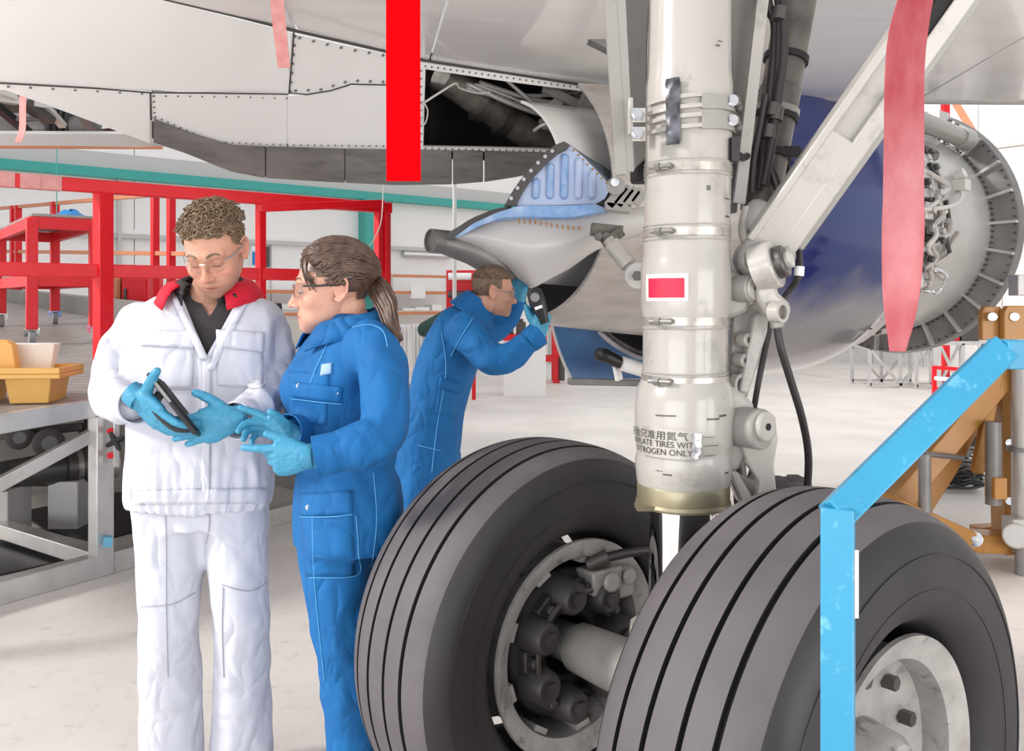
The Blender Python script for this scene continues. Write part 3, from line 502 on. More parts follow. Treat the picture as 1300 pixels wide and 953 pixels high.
def shell(g, th=.03, flip=False):
    q = MB(); q.grid(g); o = len(q.verts()); g2 = g+np.array([0, .9, .45])*th; a, b, _ = g.shape
    q = MB(); q.add(np.concatenate([g.reshape(-1, 3), g2.reshape(-1, 3)]), [])
    idx = lambda i, k: i*b+k; fs = []
    for i in range(a-1):
        for k in range(b-1): f1 = (idx(i, k), idx(i, k+1), idx(i+1, k+1), idx(i+1, k)); fs += [f1[::-1], tuple(x+a*b for x in f1)]
    n = a*b
    for i in range(a-1): fs += [(idx(i, 0), idx(i+1, 0), idx(i+1, 0)+n, idx(i, 0)+n), (idx(i+1, b-1), idx(i, b-1), idx(i, b-1)+n, idx(i+1, b-1)+n)]
    for k in range(b-1): fs += [(idx(0, k+1), idx(0, k), idx(0, k)+n, idx(0, k+1)+n), (idx(a-1, k), idx(a-1, k+1), idx(a-1, k+1)+n, idx(a-1, k)+n)]
    q.f = fs; return q
def skinp(top, bot, th=.03, m_='skin_paint', nm='wing_skin_panel', nu=12, nv=5, off=0.0, label=None): return part(nm, shell(ruled(top, bot, nu, nv, off), th), M[m_], jet, sharp=45, label=label)
# lower wing skin panels (flat, slightly tilted), joints between them
def wp(u, v, Y): return P(u, v, Y)
WZ = 2.80
def wing_quad(pts, nm='wing_underside_panel', m_='wing_metal', z=WZ, th=.05):
    q = MB(); q.prism([np.array([x, y, z]) for x, y in pts], (0, 0, th)); return part(nm, q, M[m_], jet, .003)
def sxy(u): Y = np.interp(u, SU, SY); return np.array([(u-HX)/F*Y, Y])
Sm = [sxy(u) for u in (0, 210, 370, 540, 760, 860)]
off = np.array([.0, .03])
wing_quad([Sm[0]+(-.6, -1.9), Sm[2]+(.2, -2.05), Sm[2]+(.02, 0), Sm[1], Sm[0]])
wing_quad([Sm[2]+(.21, -2.05), Sm[3]+(.42, -2.3), Sm[3]+(.02, .0), Sm[2]+(.03, 0)])
wing_quad([Sm[3]+(.43, -2.3), (1.15, 2.2), (1.05, 5.38), Sm[4], Sm[3]+(.03, 0)])
wing_quad([(1.16, 2.2), (2.3, 1.9), (2.55, 5.47), (1.06, 5.38)])
wing_quad([(2.31, 1.9), (4.6, 1.6), (4.8, 5.55), (2.56, 5.47)])
q = MB(); q.tube([(1.0, 5.42, WZ+.06), (2.56, 5.50, WZ+.06), (5.0, 5.6, WZ+.06)], .075, 14, ell=1.0); part('leading_edge', q, M['fancase'], jet)
q = MB(); q.bar((2.4, 5.58, WZ+.03), (4.9, 5.66, WZ+.03), .05, .05); part('slat_edge', q, M['wall_line'], jet, .005)
# white flap fairing: panels meeting at recessed joints
skinp([(-150, -58), (0, -38), (207, 1), (300, 24), (364, 40)], [(-150, 100), (0, 104), (120, 111), (250, 117), (368, 118)], nu=20, nv=9)
skinp([(-150, 103), (0, 107), (100, 112), (190, 117)], [(-150, 86+40), (0, 112), (95, 146), (190, 182)], nu=10)
skinp([(192, 118), (250, 119), (364, 121)], [(192, 153), (270, 184), (364, 188)], nu=10)
skinp([(368, 42), (430, 56), (480, 66), (533, 79)], [(366, 120), (400, 119), (445, 107), (533, 110)], nu=10, label='riveted white access panel')
skinp([(366, 122), (400, 121), (445, 109), (533, 112)], [(366, 188), (400, 189), (445, 189), (533, 190)], nu=10)
# frame around the open bay (between u 536 and 742)
skinp([(535, 79), (640, 94), (748, 110), (790, 116)], [(535, 87), (640, 103), (748, 117), (790, 124)], nu=12, nv=3, label='riveted bay edge frame', nm='bay_frame')
skinp([(533, 79), (537, 80), (540, 81)], [(531, 190), (534, 190), (537, 190)], nu=3, nv=6, nm='bay_frame')
skinp([(536, 186), (640, 188), (748, 191)], [(536, 191), (640, 193), (748, 197)], nu=12, nv=3, nm='bay_frame')
skinp([(741, 112), (748, 113), (790, 118)], [(716, 193), (726, 195), (800, 215)], nu=5, nv=6, nm='bay_frame', m_='gear_grey')
skinp([(750, 118), (800, 122), (850, 128)], [(728, 197), (790, 215), (850, 235)], nu=8, nv=6, m_='skin_paint', off=.02, nm='wing_root_plate')
# dark bay interior
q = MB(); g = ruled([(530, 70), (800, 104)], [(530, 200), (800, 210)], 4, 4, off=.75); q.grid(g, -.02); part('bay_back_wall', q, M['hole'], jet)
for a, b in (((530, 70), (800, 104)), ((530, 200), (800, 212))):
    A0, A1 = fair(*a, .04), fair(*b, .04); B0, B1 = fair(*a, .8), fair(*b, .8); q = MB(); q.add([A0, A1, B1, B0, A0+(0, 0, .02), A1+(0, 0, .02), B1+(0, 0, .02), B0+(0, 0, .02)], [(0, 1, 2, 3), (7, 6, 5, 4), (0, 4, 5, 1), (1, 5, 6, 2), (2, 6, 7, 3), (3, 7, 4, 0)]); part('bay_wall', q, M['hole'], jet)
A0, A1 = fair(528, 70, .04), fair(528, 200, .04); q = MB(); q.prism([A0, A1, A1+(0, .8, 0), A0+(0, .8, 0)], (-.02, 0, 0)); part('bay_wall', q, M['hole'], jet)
q = MB(); q.tube([fair(560, 96, .3), fair(640, 150, .35), fair(725, 205, .3)], [.09, .095, .10], 16); tt = part('torque_tube', q, M['hyd'], jet)
for (u, v) in ((612, 133), (640, 151), (690, 183)): p = fair(u, v, .33); d = nrm(fair(725, 205, .3)-fair(560, 96, .3)); q = MB(); q.cyl(p-d*.02, p+d*.02, .112, 18); part('tube_clamp', q, M['bolt'], tt)
q = MB()
for k in range(7):
    a = fair(rng.uniform(575, 650), rng.uniform(100, 114), .22); b = fair(rng.uniform(680, 740), rng.uniform(115, 165), .25); m_ = (a+b)/2+rng.uniform(-.06, .06, 3); q.tube(spline([a, m_, b], 16), rng.uniform(.007, .016), 7)
part('bay_pipe', q, M['fancase'], jet, kind='stuff')
q = MB()
for k in range(16):
    c = fair(rng.uniform(690, 738), rng.uniform(112, 180), rng.uniform(.15, .4)); q.box(c, rng.uniform(.03, .09, 3), np.array(frame(rng.randn(3))))
    if k % 2: q.cyl(c, c+rng.randn(3)*.07, .016, 8)
part('bay_fitting', q, M['gear_grey'], jet, kind='stuff')
q = MB(); q.bar(fair(690, 112, .12), fair(742, 136, .1), .03, .045); q.bar(fair(735, 128, .1), fair(718, 190, .1), .03, .05); part('bay_rib', q, M['gear_grey'], jet)
q = MB(); q.tube(spline([fair(678, 166, .12), fair(690, 158, .08), fair(705, 157, .07), fair(722, 160, .08)], 14), .012, 8); part('bay_hose', q, M['fancase'], jet)
q = MB(); q.tube(spline([fair(536, 132, -.02), fair(556, 119, -.02), fair(578, 106, .02), fair(584, 112, .06), fair(606, 118, .1), fair(622, 117, .12)], 24), .006, 6); q.tube(spline([fair(537, 128, -.03), fair(543, 140, -.04), fair(541, 154, -.04), fair(537, 158, -.03), fair(535, 148, -.03)], 20), .004, 6); part('bay_wire', q, M['wire'], jet)
# triangular opening on the far left with structure behind
q = MB(); g = ruled([(-150, 90), (230, 120)], [(-150, 176), (230, 178)], 4, 3, off=.9); q.grid(g, -.02); part('cavity_back', q, M['duct'], jet)
q = MB(); q.tube([fair(-30, 163, .5), fair(60, 161, .5), fair(150, 166, .55)], .075, 16); dct = part('cavity_duct', q, M['flange'], jet)
q = MB()
for k in range(4): p = fair(73+k*7.5, 161, .5); q.tube(spline([p+np.array([0, math.cos(a)*.1, math.sin(a)*.1]) for a in np.linspace(0, 2*math.pi, 14)], 28), .013, 7)
part('bellows', q, M['black'], dct, label='black corrugated bellows')
for (a, b, r_, m_) in (((-10, 130), (36, 168), .03, 'black'), ((30, 128), (64, 152), .05, 'bolt'), ((-10, 124), (62, 134), .035, 'fancase'), ((62, 150), (20, 152), .02, 'bolt'), ((52, 128), (80, 160), .025, 'fancase'), ((100, 140), (124, 172), .03, 'flange'), ((136, 158), (160, 172), .045, 'black'), ((-10, 112), (20, 122), .04, 'fancase')):
    q = MB(); q.bar(fair(a[0], a[1], .35), fair(b[0], b[1], .35), r_*1.5, r_); part('cavity_strut', q, M[m_], jet)
q = MB(); g = ruled([(-150, 169), (60, 170), (168, 170)], [(-150, 184), (60, 185), (208, 187)], 8, 2, off=.10); part('cavity_sill', shell(g, .05), M['wall_line'], jet)
q = MB(); q.bar(fair(-150, 185.5, .1), fair(206, 187.5, .1), .03, .012); part('orange_seal', q, M['orange'], jet)
# grey trailing flap band below the white skin
def band_(top, bot, nm='flap_segment'): return part(nm, shell(ruled(top, bot, 8, 4, -.03), .06), M['flap_grey'], jet, sharp=45)
band_([(195, 153), (240, 170), (290, 185), (336, 187)], [(195, 181), (240, 196), (290, 217), (336, 226)])
band_([(338, 187), (400, 189), (437, 190)], [(338, 226), (400, 230), (437, 232)])
band_([(439, 190), (500, 191), (573, 192)], [(439, 232), (500, 235), (573, 234)])
band_([(575, 192), (600, 192), (613, 193)], [(575, 234), (600, 232), (613, 231)])
band_([(615, 193), (660, 194), (745, 197)], [(615, 231), (660, 224), (745, 205)])
# rivets: tiny dark discs along the seams, one joined part per seam
def rivets(pts, n, off=-.004, r=.006, fn=None):
    pts = np.asarray(pts, float); L = np.r_[0, np.cumsum(np.linalg.norm(np.diff(pts, axis=0), axis=1))]; q = MB()
    for x in np.linspace(0, L[-1], n):
        u, v = np.interp(x, L, pts[:, 0]), np.interp(x, L, pts[:, 1]); p = fair(u, v, off); q.tube([p, p+np.array([0, .012, .006])], r, 6)
    part('rivet_row', q, M['rivet'], jet, kind='stuff')
rivets([(374, 46), (371, 80), (368, 116)], 7, r=.009); rivets([(380, 48), (440, 62), (486, 70)], 7, r=.009); rivets([(375, 115), (405, 114), (445, 102), (486, 104)], 8, r=.009)
rivets([(195, 122), (300, 123), (364, 125)], 12, r=.005); rivets([(197, 148), (270, 180), (364, 184), (530, 186)], 40, r=.0055); rivets([(10, 110), (180, 119)], 7, r=.006)
rivets([(540, 84), (640, 98), (740, 112)], 26, r=.006); rivets([(540, 188.5), (720, 192.5)], 22, r=.006); rivets([(534.5, 90), (534.5, 180)], 10, r=.006); rivets([(745, 118), (722, 190)], 12, r=.006); rivets([(195, 122), (196, 150)], 5)
rivets([(760, 123), (752, 140), (770, 150), (757, 165), (780, 190), (740, 195)], 9, r=.008)
q = MB(); q.tube([fair(u, v, -.006) for u, v in ((207, -2), (300, 20), (366, 37), (480, 63), (536, 76), (640, 92), (760, 111))], .008, 6); part('seam_strip', q, M['dark_line'], jet)
for pts in (((373, 41), (371, 70), (367, 118), (390, 120), (420, 115), (446, 107), (490, 108), (532, 110)), ((-60, 101), (0, 105.5), (120, 112), (190, 117.5), (250, 118), (366, 119.5)), ((191, 118), (192, 152))):
    q = MB(); q.tube([fair(u, v, -.004) for u, v in pts], .0042, 6); part('panel_seam', q, M['bolt'], jet)
# small safety pennants hanging from the wing
def flag(name, pts, w, m_, lab, twist=None, th=.003, up=(0, 1, 0)):
    pts = np.asarray(pts, float); n = len(pts); g = np.zeros((n, 5, 3)); tw = np.zeros(n) if twist is None else np.asarray(twist, float); w = np.broadcast_to(np.asarray(w, float), (n,))
    for i in range(n):
        d = np.array([math.cos(tw[i]), math.sin(tw[i]), 0])
        for k in range(5): g[i, k] = pts[i]+d*w[i]*(k/4-.5)
    q = MB(); q.grid(g, th); v = q.verts(); return solo(name, q, M[m_], lab, 'flag', loc=pts[0], sharp=60)
Yf = 1.86
fl = flag('safety_streamer', spline([P(512, -430, Yf), P(512, -60, Yf), P(512, 100, Yf), P(512.5, 230, Yf)], 24), .0735, 'red_flag', 'flat saturated red streamer hanging left of the open wing bay', twist=np.zeros(24)+.02)
flag('safety_streamer', spline([P(350, -70, 3.65), P(352, 0, 3.65), P(356, 45, 3.65), P(361, 86, 3.66)], 14), np.linspace(.062, .052, 14), 'salmon_flag', 'small faded pink streamer hanging near the top edge left of the red one')
flag('safety_streamer', spline([P(29.5, 112, 3.95), P(29, 140, 3.9), P(28.5, 165, 3.88), P(23, 181, 3.86)], 12), .03, 'salmon_flag', 'tiny salmon streamer hanging in the triangular wing opening at far left')
Yp = 1.46
flag('safety_streamer', spline([P(1200, -160, 1.30), P(1172, -40, Yp), P(1150, 60, Yp), P(1147, 200, Yp), P(1146, 300, Yp), P(1143, 400, Yp), P(1140, 446, Yp)], 40), np.interp(np.linspace(0, 1, 40), [0, .42, .62, .78, .92, 1], [.076, .074, .072, .058, .034, .027]), 'pink_flag', 'long faded pink-red streamer twisting down in front of the engine', twist=np.interp(np.linspace(0, 1, 40), [0, .3, .6, .8, 1], [.9, .25, .12, -.6, -.9]))

# ---- engine (built about its own axis, pushed back so that the bending man stands clear of it)
KE = 1.08; CP = np.array([0, 0, CAMZ]); E0 = CP+(np.array([.22, 4.8, 2.1])-CP)*KE
def eax(t): return E0+FW*t*KE
def elathe(q, prof, n=64, a0=0, a1=2*math.pi, closed=False): return q.lathe(E0, FW, [(t*KE, r*KE) for t, r in prof], n, closed, a0, a1)
def ept(t, r, th): return E0+KE*(FW*t+r*(math.cos(th)*UP+math.sin(th)*AX))
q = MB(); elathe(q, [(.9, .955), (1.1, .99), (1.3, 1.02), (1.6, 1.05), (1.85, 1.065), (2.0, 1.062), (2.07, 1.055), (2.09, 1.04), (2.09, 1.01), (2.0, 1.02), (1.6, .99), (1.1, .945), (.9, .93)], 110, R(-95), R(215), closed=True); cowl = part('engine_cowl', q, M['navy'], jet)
q = MB(); elathe(q, [(.93, .925), (1.4, .86), (1.9, .80), (1.9, .78), (1.4, .84), (.93, .905)], 60, R(60), R(215), closed=True); part('bypass_duct', q, M['steel_dk'], cowl)
def texit(a): return np.interp(math.degrees(a), [0, 163, 300, 330], [-.2, -.2, .72, .8])
NP_T = [0, .1, .25, .5, .9, 1.2, 1.7]
def nozzle_shell(q, dr, ths, lip=0.0, thick=None):
    g = np.zeros((len(ths), 14, 3))
    for i, a in enumerate(ths):
        t0 = texit(a)+lip
        for k in range(14): t = t0+(1.7-t0)*k/13; g[i, k] = ept(t, np.interp(t, [-.2, -.1, .3, .7, 1.2, 1.7], [.68, .695, .735, .775, .80, .80])+dr, a)
    return q.grid(g)
NTH = np.linspace(R(40), R(325), 90)
q = MB(); nozzle_shell(q, 0, NTH); noz = part('exhaust_nozzle', q, M['steel'], jet)
q = MB(); nozzle_shell(q, -.02, NTH, .004); part('nozzle_liner', q, M['brake_dk'], noz)  # near-black colour carries the shade inside the nozzle
q = MB(); q.tube([ept(texit(a), .67, a) for a in NTH], .013, 8); part('nozzle_lip', q, M['steel'], noz)
q = MB(); elathe(q, [(-.36, .49), (.1, .515), (.46, .53), (.46, .50), (.1, .49), (-.36, .475)], 60, R(20), R(163), closed=True); part('core_nozzle', q, M['wing_metal'], noz)
# fan case, flange with ribs
q = MB(); elathe(q, [(2.3, .80), (2.5, .80), (2.75, .83), (3.1, .85), (3.5, .835), (3.74, .80), (3.74, .74), (2.3, .72)], 96, closed=True); fc = part('fan_case', q, M['fancase'], jet)
q = MB(); elathe(q, [(3.72, .79), (3.74, .985), (3.82, 1.0), (3.86, .985), (3.86, .79)], 96, closed=True); fl_ = part('inlet_flange', q, M['flange'], jet)
for k in range(26):
    a = k/26*2*math.pi+.1; q = MB(); c = ept(3.71, .885, a); d, s_, u_ = FW, nrm(-math.sin(a)*UP+math.cos(a)*AX), nrm(math.cos(a)*UP+math.sin(a)*AX); q.box(c, (.05*KE, .022, .20*KE), np.array([d, s_, u_])); part('flange_rib', q, M['fancase'], fl_)
q = MB()
for k in range(120): a = k/120*2*math.pi; q.tube([ept(3.715, .82, a), ept(3.69, .82, a)], .009, 5)
for k in range(100): a = k/100*2*math.pi; q.tube([ept(3.735, .965, a), ept(3.72, .965, a)], .008, 5)
part('flange_bolt', q, M['bolt'], fl_, kind='stuff')
q = MB()
for k in range(42): a = 1.0+k/42*1.9; p = ept(3.05, .853, .9+k*0.0); 
for k in range(40):
    t = 2.75+k*.024; q.tube([ept(t, .852, .62), ept(t, .864, .62)], .007, 5); q.tube([ept(t, .852, .66), ept(t, .864, .66)], .007, 5)
part('case_rivet', q, M['rivet'], fc, kind='stuff')
q = MB(); q.tube([ept(2.1, 1.0, .72), ept(3.66, .93, .78)], .075, 16); q.tube([ept(3.5, .935, .775), ept(3.66, .93, .78)], .09, 16); part('bleed_pipe', q, M['gear_grey'], fc)
q = MB(); c = ept(3.68, .97, .45); q.box(c, (.18, .12, .08), np.array([FW, AX, UP])); part('flange_bracket', q, M['fancase'], fl_, .006)
# accessories in the gap behind the cowl edge
for k in range(26):
    a = .75+k*.072; q = MB(); t0 = 2.42+rng.uniform(0, .35); pts = [ept(t0+rng.uniform(-.06, .22), .86+rng.uniform(0, .05), a+d_) for d_ in np.linspace(-.16, .22, 5)]; q.tube(spline(pts, 18), rng.uniform(.012, .03), 8); part('accessory_pipe', q, M[('steel', 'fancase', 'bolt', 'wire', 'steel')[k % 5]], fc)
for k in range(28):
    a = .7+k*.07; q = MB(); c = ept(2.4+rng.uniform(-.1, .4), .87, a); rr = nrm(math.cos(a)*UP+math.sin(a)*AX); q.box(c, (rng.uniform(.05, .16), rng.uniform(.05, .14), rng.uniform(.05, .1)), np.array([FW, np.cross(FW, rr), rr])); q.cyl(c, c+rr*.07, .025, 10); part('accessory_box', q, M[('steel', 'bolt', 'fancase', 'duct')[k % 4]], fc, .006)
for a in (1.25, 1.35): q = MB(); q.box(ept(2.56, .86, a), (.35, .16, .04), np.array([FW, nrm(np.cross(FW, math.cos(a)*UP+math.sin(a)*AX)), nrm(math.cos(a)*UP+math.sin(a)*AX)])); part('accessory_cover', q, M['fancase'], fc, .006)
q = MB(); q.tube(spline([ept(2.35, .9, 1.55), ept(2.75, .92, 1.5), ept(3.0, .9, 1.42), ept(3.12, .88, 1.3)], 20), .016, 8); q.box(ept(3.12, .87, 1.28), (.1, .12, .08), np.array([FW, AX, UP])); q.cyl(ept(3.12, .87, 1.2), ept(3.12, .93, 1.2), .04, 10); part('sensor_lead', q, M['wire'], fc)
q = MB(); g = np.zeros((8, 4, 3))
for i in range(8):
    for k in range(4): g[i, k] = ept(2.09+.07*k+.22*k/3*(i/7), 1.03-.03*k, 1.75+i*.13)
q.grid(g, .02); part('cowl_skirt', q, M['fancase'], fc); q = MB(); q.tube(spline([ept(2.62, .95, 1.95), ept(2.72, 1.0, 1.98), ept(2.74, 1.0, 2.1), ept(2.62, .95, 2.12)], 12), .014, 8); part('skirt_handle', q, M['chrome'], fc)
# details on cowl: latch line and small placard
q = MB(); q.tube([ept(1.0, .98, 2.35), ept(2.05, 1.06, 2.35)], .006, 6); part('cowl_joint', q, M['dark_line'], cowl)
q = MB(); q.box(ept(1.55, 1.0, .25), (.5, .06, .5), np.array([FW, AX, UP])); part('pylon', q, M['skin_paint'], jet, .01)
# hanging cowl door (blue) with grey lower rail and black handle
g = np.zeros((9, 8, 3))
for i in range(9):
    t = i/8; v = 388+t*92; ul = 700+t**1.7*26; Y = 6.25+.28*math.sin(t*1.5)
    for k in range(8): g[i, k] = P(ul+(860-ul)*k/7, v+(6 if 0 else 0), Y+k*.03)
q = MB(); q.grid(g, .035); dr = part('cowl_door', q, M['cowl_blue'], jet)
q = MB(); q.bar(P(722, 484, 6.5), P(862, 487, 6.75), .07, .05); part('door_rail', q, M['flange'], dr, .005)
q = MB(); q.tube([g[i, 0] for i in range(9)], .02, 8); part('door_edge', q, M['fancase'], dr)
q = MB(); q.tube(spline([P(763, 450, 6.05), P(770, 452, 6.0), P(790, 461, 6.02), P(830, 474, 6.1)], 16), [.05]*6+[.045]*10, 12, round_=3); part('door_handle', q, M['black'], dr); q = MB(); q.tube([P(788, 461, 6.0), P(845, 478, 6.1)], .052, 10); q.bar(P(782, 462, 6.08), P(786, 482, 6.1), .03, .05); part('door_hinge', q, M['frost'], dr)
# ---- pylon aft fairing with pipe, blue-white fin
def loft2(top, bot, yt, yb, bulge=.05, nu=22, nv=9):
    top = np.asarray(top, float); bot = np.asarray(bot, float)
    def rs(p, n): L = np.linspace(0, 1, len(p)); x = np.linspace(0, 1, n); return np.stack([np.interp(x, L, p[:, i]) for i in range(2)], 1)
    a, b = rs(top, nu), rs(bot, nu); g = np.zeros((nv, nu, 3))
    for k in range(nu):
        ya = np.interp(k/(nu-1), np.linspace(0, 1, len(yt)), yt); yb_ = np.interp(k/(nu-1), np.linspace(0, 1, len(yb)), yb)
        for i in range(nv): t = i/(nv-1); q = a[k]+(b[k]-a[k])*t; g[i, k] = P(q[0], q[1], ya+(yb_-ya)*t-bulge*math.sin(math.pi*t))
    return g
def closed_shell(g, depth):
    back = g+np.array([0, depth, 0]); return g, back
FT = [(572, 293), (596, 280), (620, 274), (650, 271), (690, 272), (730, 274), (770, 268), (818, 262)]
FB = [(580, 306), (611, 316), (641, 335), (659, 354), (676, 366), (700, 353), (726, 339), (756, 317), (785, 304), (818, 294)]
g = loft2(FT, FB, [4.42, 4.40, 4.36, 4.34, 4.32, 4.30], [4.44, 4.42, 4.40, 4.36, 4.34, 4.32], .06, 30, 10)
q = MB(); q.grid(g, None); b_ = g.copy(); b_[:, :, 1] += .34; b_[:, :, 0] *= 1.02
q = MB(); A_, B_, _c = g.shape; q.add(np.concatenate([g.reshape(-1, 3), b_.reshape(-1, 3)]), []); fs = []; N_ = A_*B_; ix = lambda i, k: i*B_+k
for i in range(A_-1):
    for k in range(B_-1): f1 = (ix(i, k), ix(i, k+1), ix(i+1, k+1), ix(i+1, k)); fs += [f1, tuple(x+N_ for x in f1[::-1])]
for i in range(A_-1): fs += [(ix(i, 0), ix(i+1, 0), ix(i+1, 0)+N_, ix(i, 0)+N_), (ix(i, B_-1), ix(i+1, B_-1), ix(i+1, B_-1)+N_, ix(i, B_-1)+N_)]
for k in range(B_-1): fs += [(ix(0, k), ix(0, k+1), ix(0, k+1)+N_, ix(0, k)+N_), (ix(A_-1, k), ix(A_-1, k+1), ix(A_-1, k+1)+N_, ix(A_-1, k)+N_)]
q.f = fs; pyl = part('pylon_fairing', q, M['fairing'], jet, sharp=50)
q = MB(); q.tube([P(549, 306, 4.40), P(560, 307, 4.43), P(600, 318, 4.48), P(640, 338, 4.52), P(668, 352, 4.6)], [.058, .058, .075, .09, .05], 24); q2 = part('vent_fairing', q, M['flange'], pyl)
q = MB(); d = nrm(P(560, 307, 4.43)-P(549, 306, 4.40)); o = P(546, 305.5, 4.39); q.lathe(o, d, [(0, .054), (0, .062), (.06, .062), (.25, .06), (.25, .045), (.02, .054)], 28, closed=True); part('vent_pipe', q, M['flange'], pyl)
q = MB(); q.lathe(o, d, [(.1, .001), (.1, .056)], 20); part('vent_dark', q, M['hole'], pyl)
g = loft2([(560, 303), (572, 294), (598, 277), (625, 266), (648, 261)], [(576, 303), (588, 294), (610, 281), (632, 271), (652, 266)], [4.37, 4.33], [4.36, 4.32], .0, 14, 3); q = MB(); q.grid(g, -.04); part('edge_flange', q, M['greyflange'], pyl)
g = loft2([(576, 302), (600, 284), (630, 270), (660, 261), (720, 261), (756, 259)], [(586, 299), (610, 286), (636, 276), (664, 275), (724, 276), (772, 266)], [4.34, 4.28, 4.26, 4.25], [4.33, 4.27, 4.25, 4.24], .0, 24, 4); q = MB(); q.grid(g, -.05); part('blue_rim', q, M['bluestain'], pyl)
# fin plate
fo = [(640, 261), (652, 241), (670, 219), (690, 199), (706, 187), (717, 181), (726, 186), (742, 200), (760, 219), (776, 237), (768, 252), (756, 259), (700, 261)]
q = MB(); q.prism([P(u, v, 4.33) for u, v in fo], (0, .03, 0)); fin = part('pylon_fin', q, M['bluewhite'], pyl, .004)
fe = [(640, 261), (652, 240), (668, 218), (688, 197), (704, 184), (716, 179), (724, 184), (719, 190), (708, 195), (694, 207), (676, 226), (664, 243), (655, 261)]
q = MB(); q.prism([P(u, v, 4.30) for u, v in fe], (0, .035, 0)); part('fin_flange', q, M['greyflange'], fin) if 0 else part('fin_flange', q, M['greyflange'], pyl, .003)
for k, (u, v0, v1) in enumerate(((681, 231, 250), (699, 212, 250), (717, 200, 250), (735, 205, 250), (752, 221, 250))):
    q = MB(); q.tube([P(u, v0, 4.325), P(u-1, v1-2, 4.325)], .020, 12, round_=4); part('stiffener_bead', q, M['bluestain' if k in (0, 1, 2) else 'bluewhite'], pyl)
q = MB()
for (u, v) in ((648, 252), (656, 239), (664, 228), (673, 217), (682, 207), (691, 199), (700, 192)): p = P(u+1, v, 4.295); q.tube([p, p+(0, -.012, 0)], .010, 8)
part('flange_fastener', q, M['silver'], pyl, kind='stuff')
q = MB()
for t in np.linspace(0, 1, 9): p = P(728+t*48, 191+t*47, 4.325); q.tube([p, p+(0, -.008, 0)], .006, 6)
for t in np.linspace(0, 1, 12): p = P(659+t*76, 278+t*10*math.sin(t*2), 4.25); q.tube([p, p+(0, -.006, -.02)], .004, 6)
part('fin_screw', q, M['tan'], pyl, kind='stuff')
q = MB(); q.prism([P(718, 180, 4.36), P(742, 196, 4.5), P(784, 222, 4.6), P(790, 246, 4.55), P(778, 240, 4.36), P(745, 205, 4.36)], (0, .05, 0)); part('fin_cheek', q, M['greyblue'], pyl)
# clevis comb and rod at the right end of the fairing
q = MB()
for k in range(4): q.bar(P(772+k*11, 262-k*1, 4.12), P(793+k*8, 236+k*2, 4.12), .02, .05)
q.cyl(P(782, 236, 4.08), P(782, 236, 4.2), .045, 12); q.bar(P(768, 262, 4.16), P(800, 266, 4.16), .1, .04); part('hinge_comb', q, M['gear_grey'], pyl, .004)
q = MB(); q.cyl(P(781, 231, 4.05), P(781, 231, 4.09), .02, 10); part('comb_bolt', q, M['chrome'], pyl)
q = MB(); q.tube([P(772, 304, 4.0), P(806, 346, 3.95)], .028, 14); q.tube([P(776, 309, 3.99), P(798, 336, 3.96)], .040, 14); q.tube([P(800, 339, 3.955), P(804, 343, 3.95)], .034, 6); rod = part('link_rod', q, M['gear'], pyl)
q = MB(); q.cyl(P(810, 350, 3.90), P(810, 350, 3.98), .062, 20); part('rod_end', q, M['gear'], pyl, .005); q = MB(); q.cyl(P(809, 350, 3.87), P(809, 350, 3.92), .024, 6); part('rod_nut', q, M['bolt'], pyl)
q = MB(); q.bar(P(750, 291, 4.15), P(790, 295, 4.15), .06, .06); q.bar(P(765, 310, 4.1), P(790, 293, 4.1), .04, .05)
for u in (760, 770, 778): q.cyl(P(u, 300, 4.1), P(u, 300, 4.02), .022, 8)
part('rod_bracket', q, M['hyd'], pyl, .004)
# ================================================================ MAIN LANDING GEAR (part of the aircraft)
GC = np.array([.379, 2.212]); AXLE_Z = .565; TR = .565; TW = .206; TRACK = .922
SP = np.array([.446, 2.262]); SS = F/SP[1]
def gz(v): return CAMZ-(v-HY)/SS
def gx(u): return (u-HX)/SS
LEAN = (gx(875)-gx(866))/(gz(0)-gz(640))
def sc(z): return np.array([gx(867)+LEAN*(z-gz(640)), SP[1], z])
def slathe(q, pr, n=48, closed=False):   # profile given as (v, half width in px)
    vs = []; th = np.linspace(0, 2*math.pi, n, endpoint=False)
    for v, r in pr: c = sc(gz(v)); vs.append(c+r/SS*np.stack([np.cos(th), np.sin(th), 0*th], 1))
    m = len(pr); fs = []
    for i in range(m-1):
        for k in range(n): k2 = (k+1) % n; fs.append((i*n+k, i*n+k2, (i+1)*n+k2, (i+1)*n+k))
    fs += [tuple(range(n))[::-1], tuple(range((m-1)*n, m*n))]; return q.add(np.concatenate(vs), fs)
q = MB(); slathe(q, [(612, 58), (606, 59), (598, 60), (585, 61.5), (575, 59.5), (566, 59), (560, 61.5), (545, 62.5), (515, 62.5), (503, 61), (492, 60), (484, 56), (478, 53.5), (470, 53), (408, 53.5), (398, 55.5), (385, 57), (345, 57), (332, 55.5), (322, 54), (300, 53.5), (200, 54), (110, 54.5), (100, 53), (70, 52), (-60, 51), (-240, 52), (-242, 40)])
strut = part('landing_gear_strut', q, M['gear'], jet, sharp=55)
q = MB(); slathe(q, [(636, 57), (632, 58), (614, 58), (611, 57)]); part('gland_nut', q, M['tan_ring'], strut)
q = MB(); slathe(q, [(640, 58.5), (637, 60), (633, 59)]); q.box(sc(gz(636))+np.array([-52/SS, -.06, 0]), (.05, .05, .012)); part('gland_flange', q, M['tan_ring'], strut)
q = MB(); slathe(q, [(965, 41.5), (636, 41.5)]); part('chrome_piston', q, M['chrome'], strut)
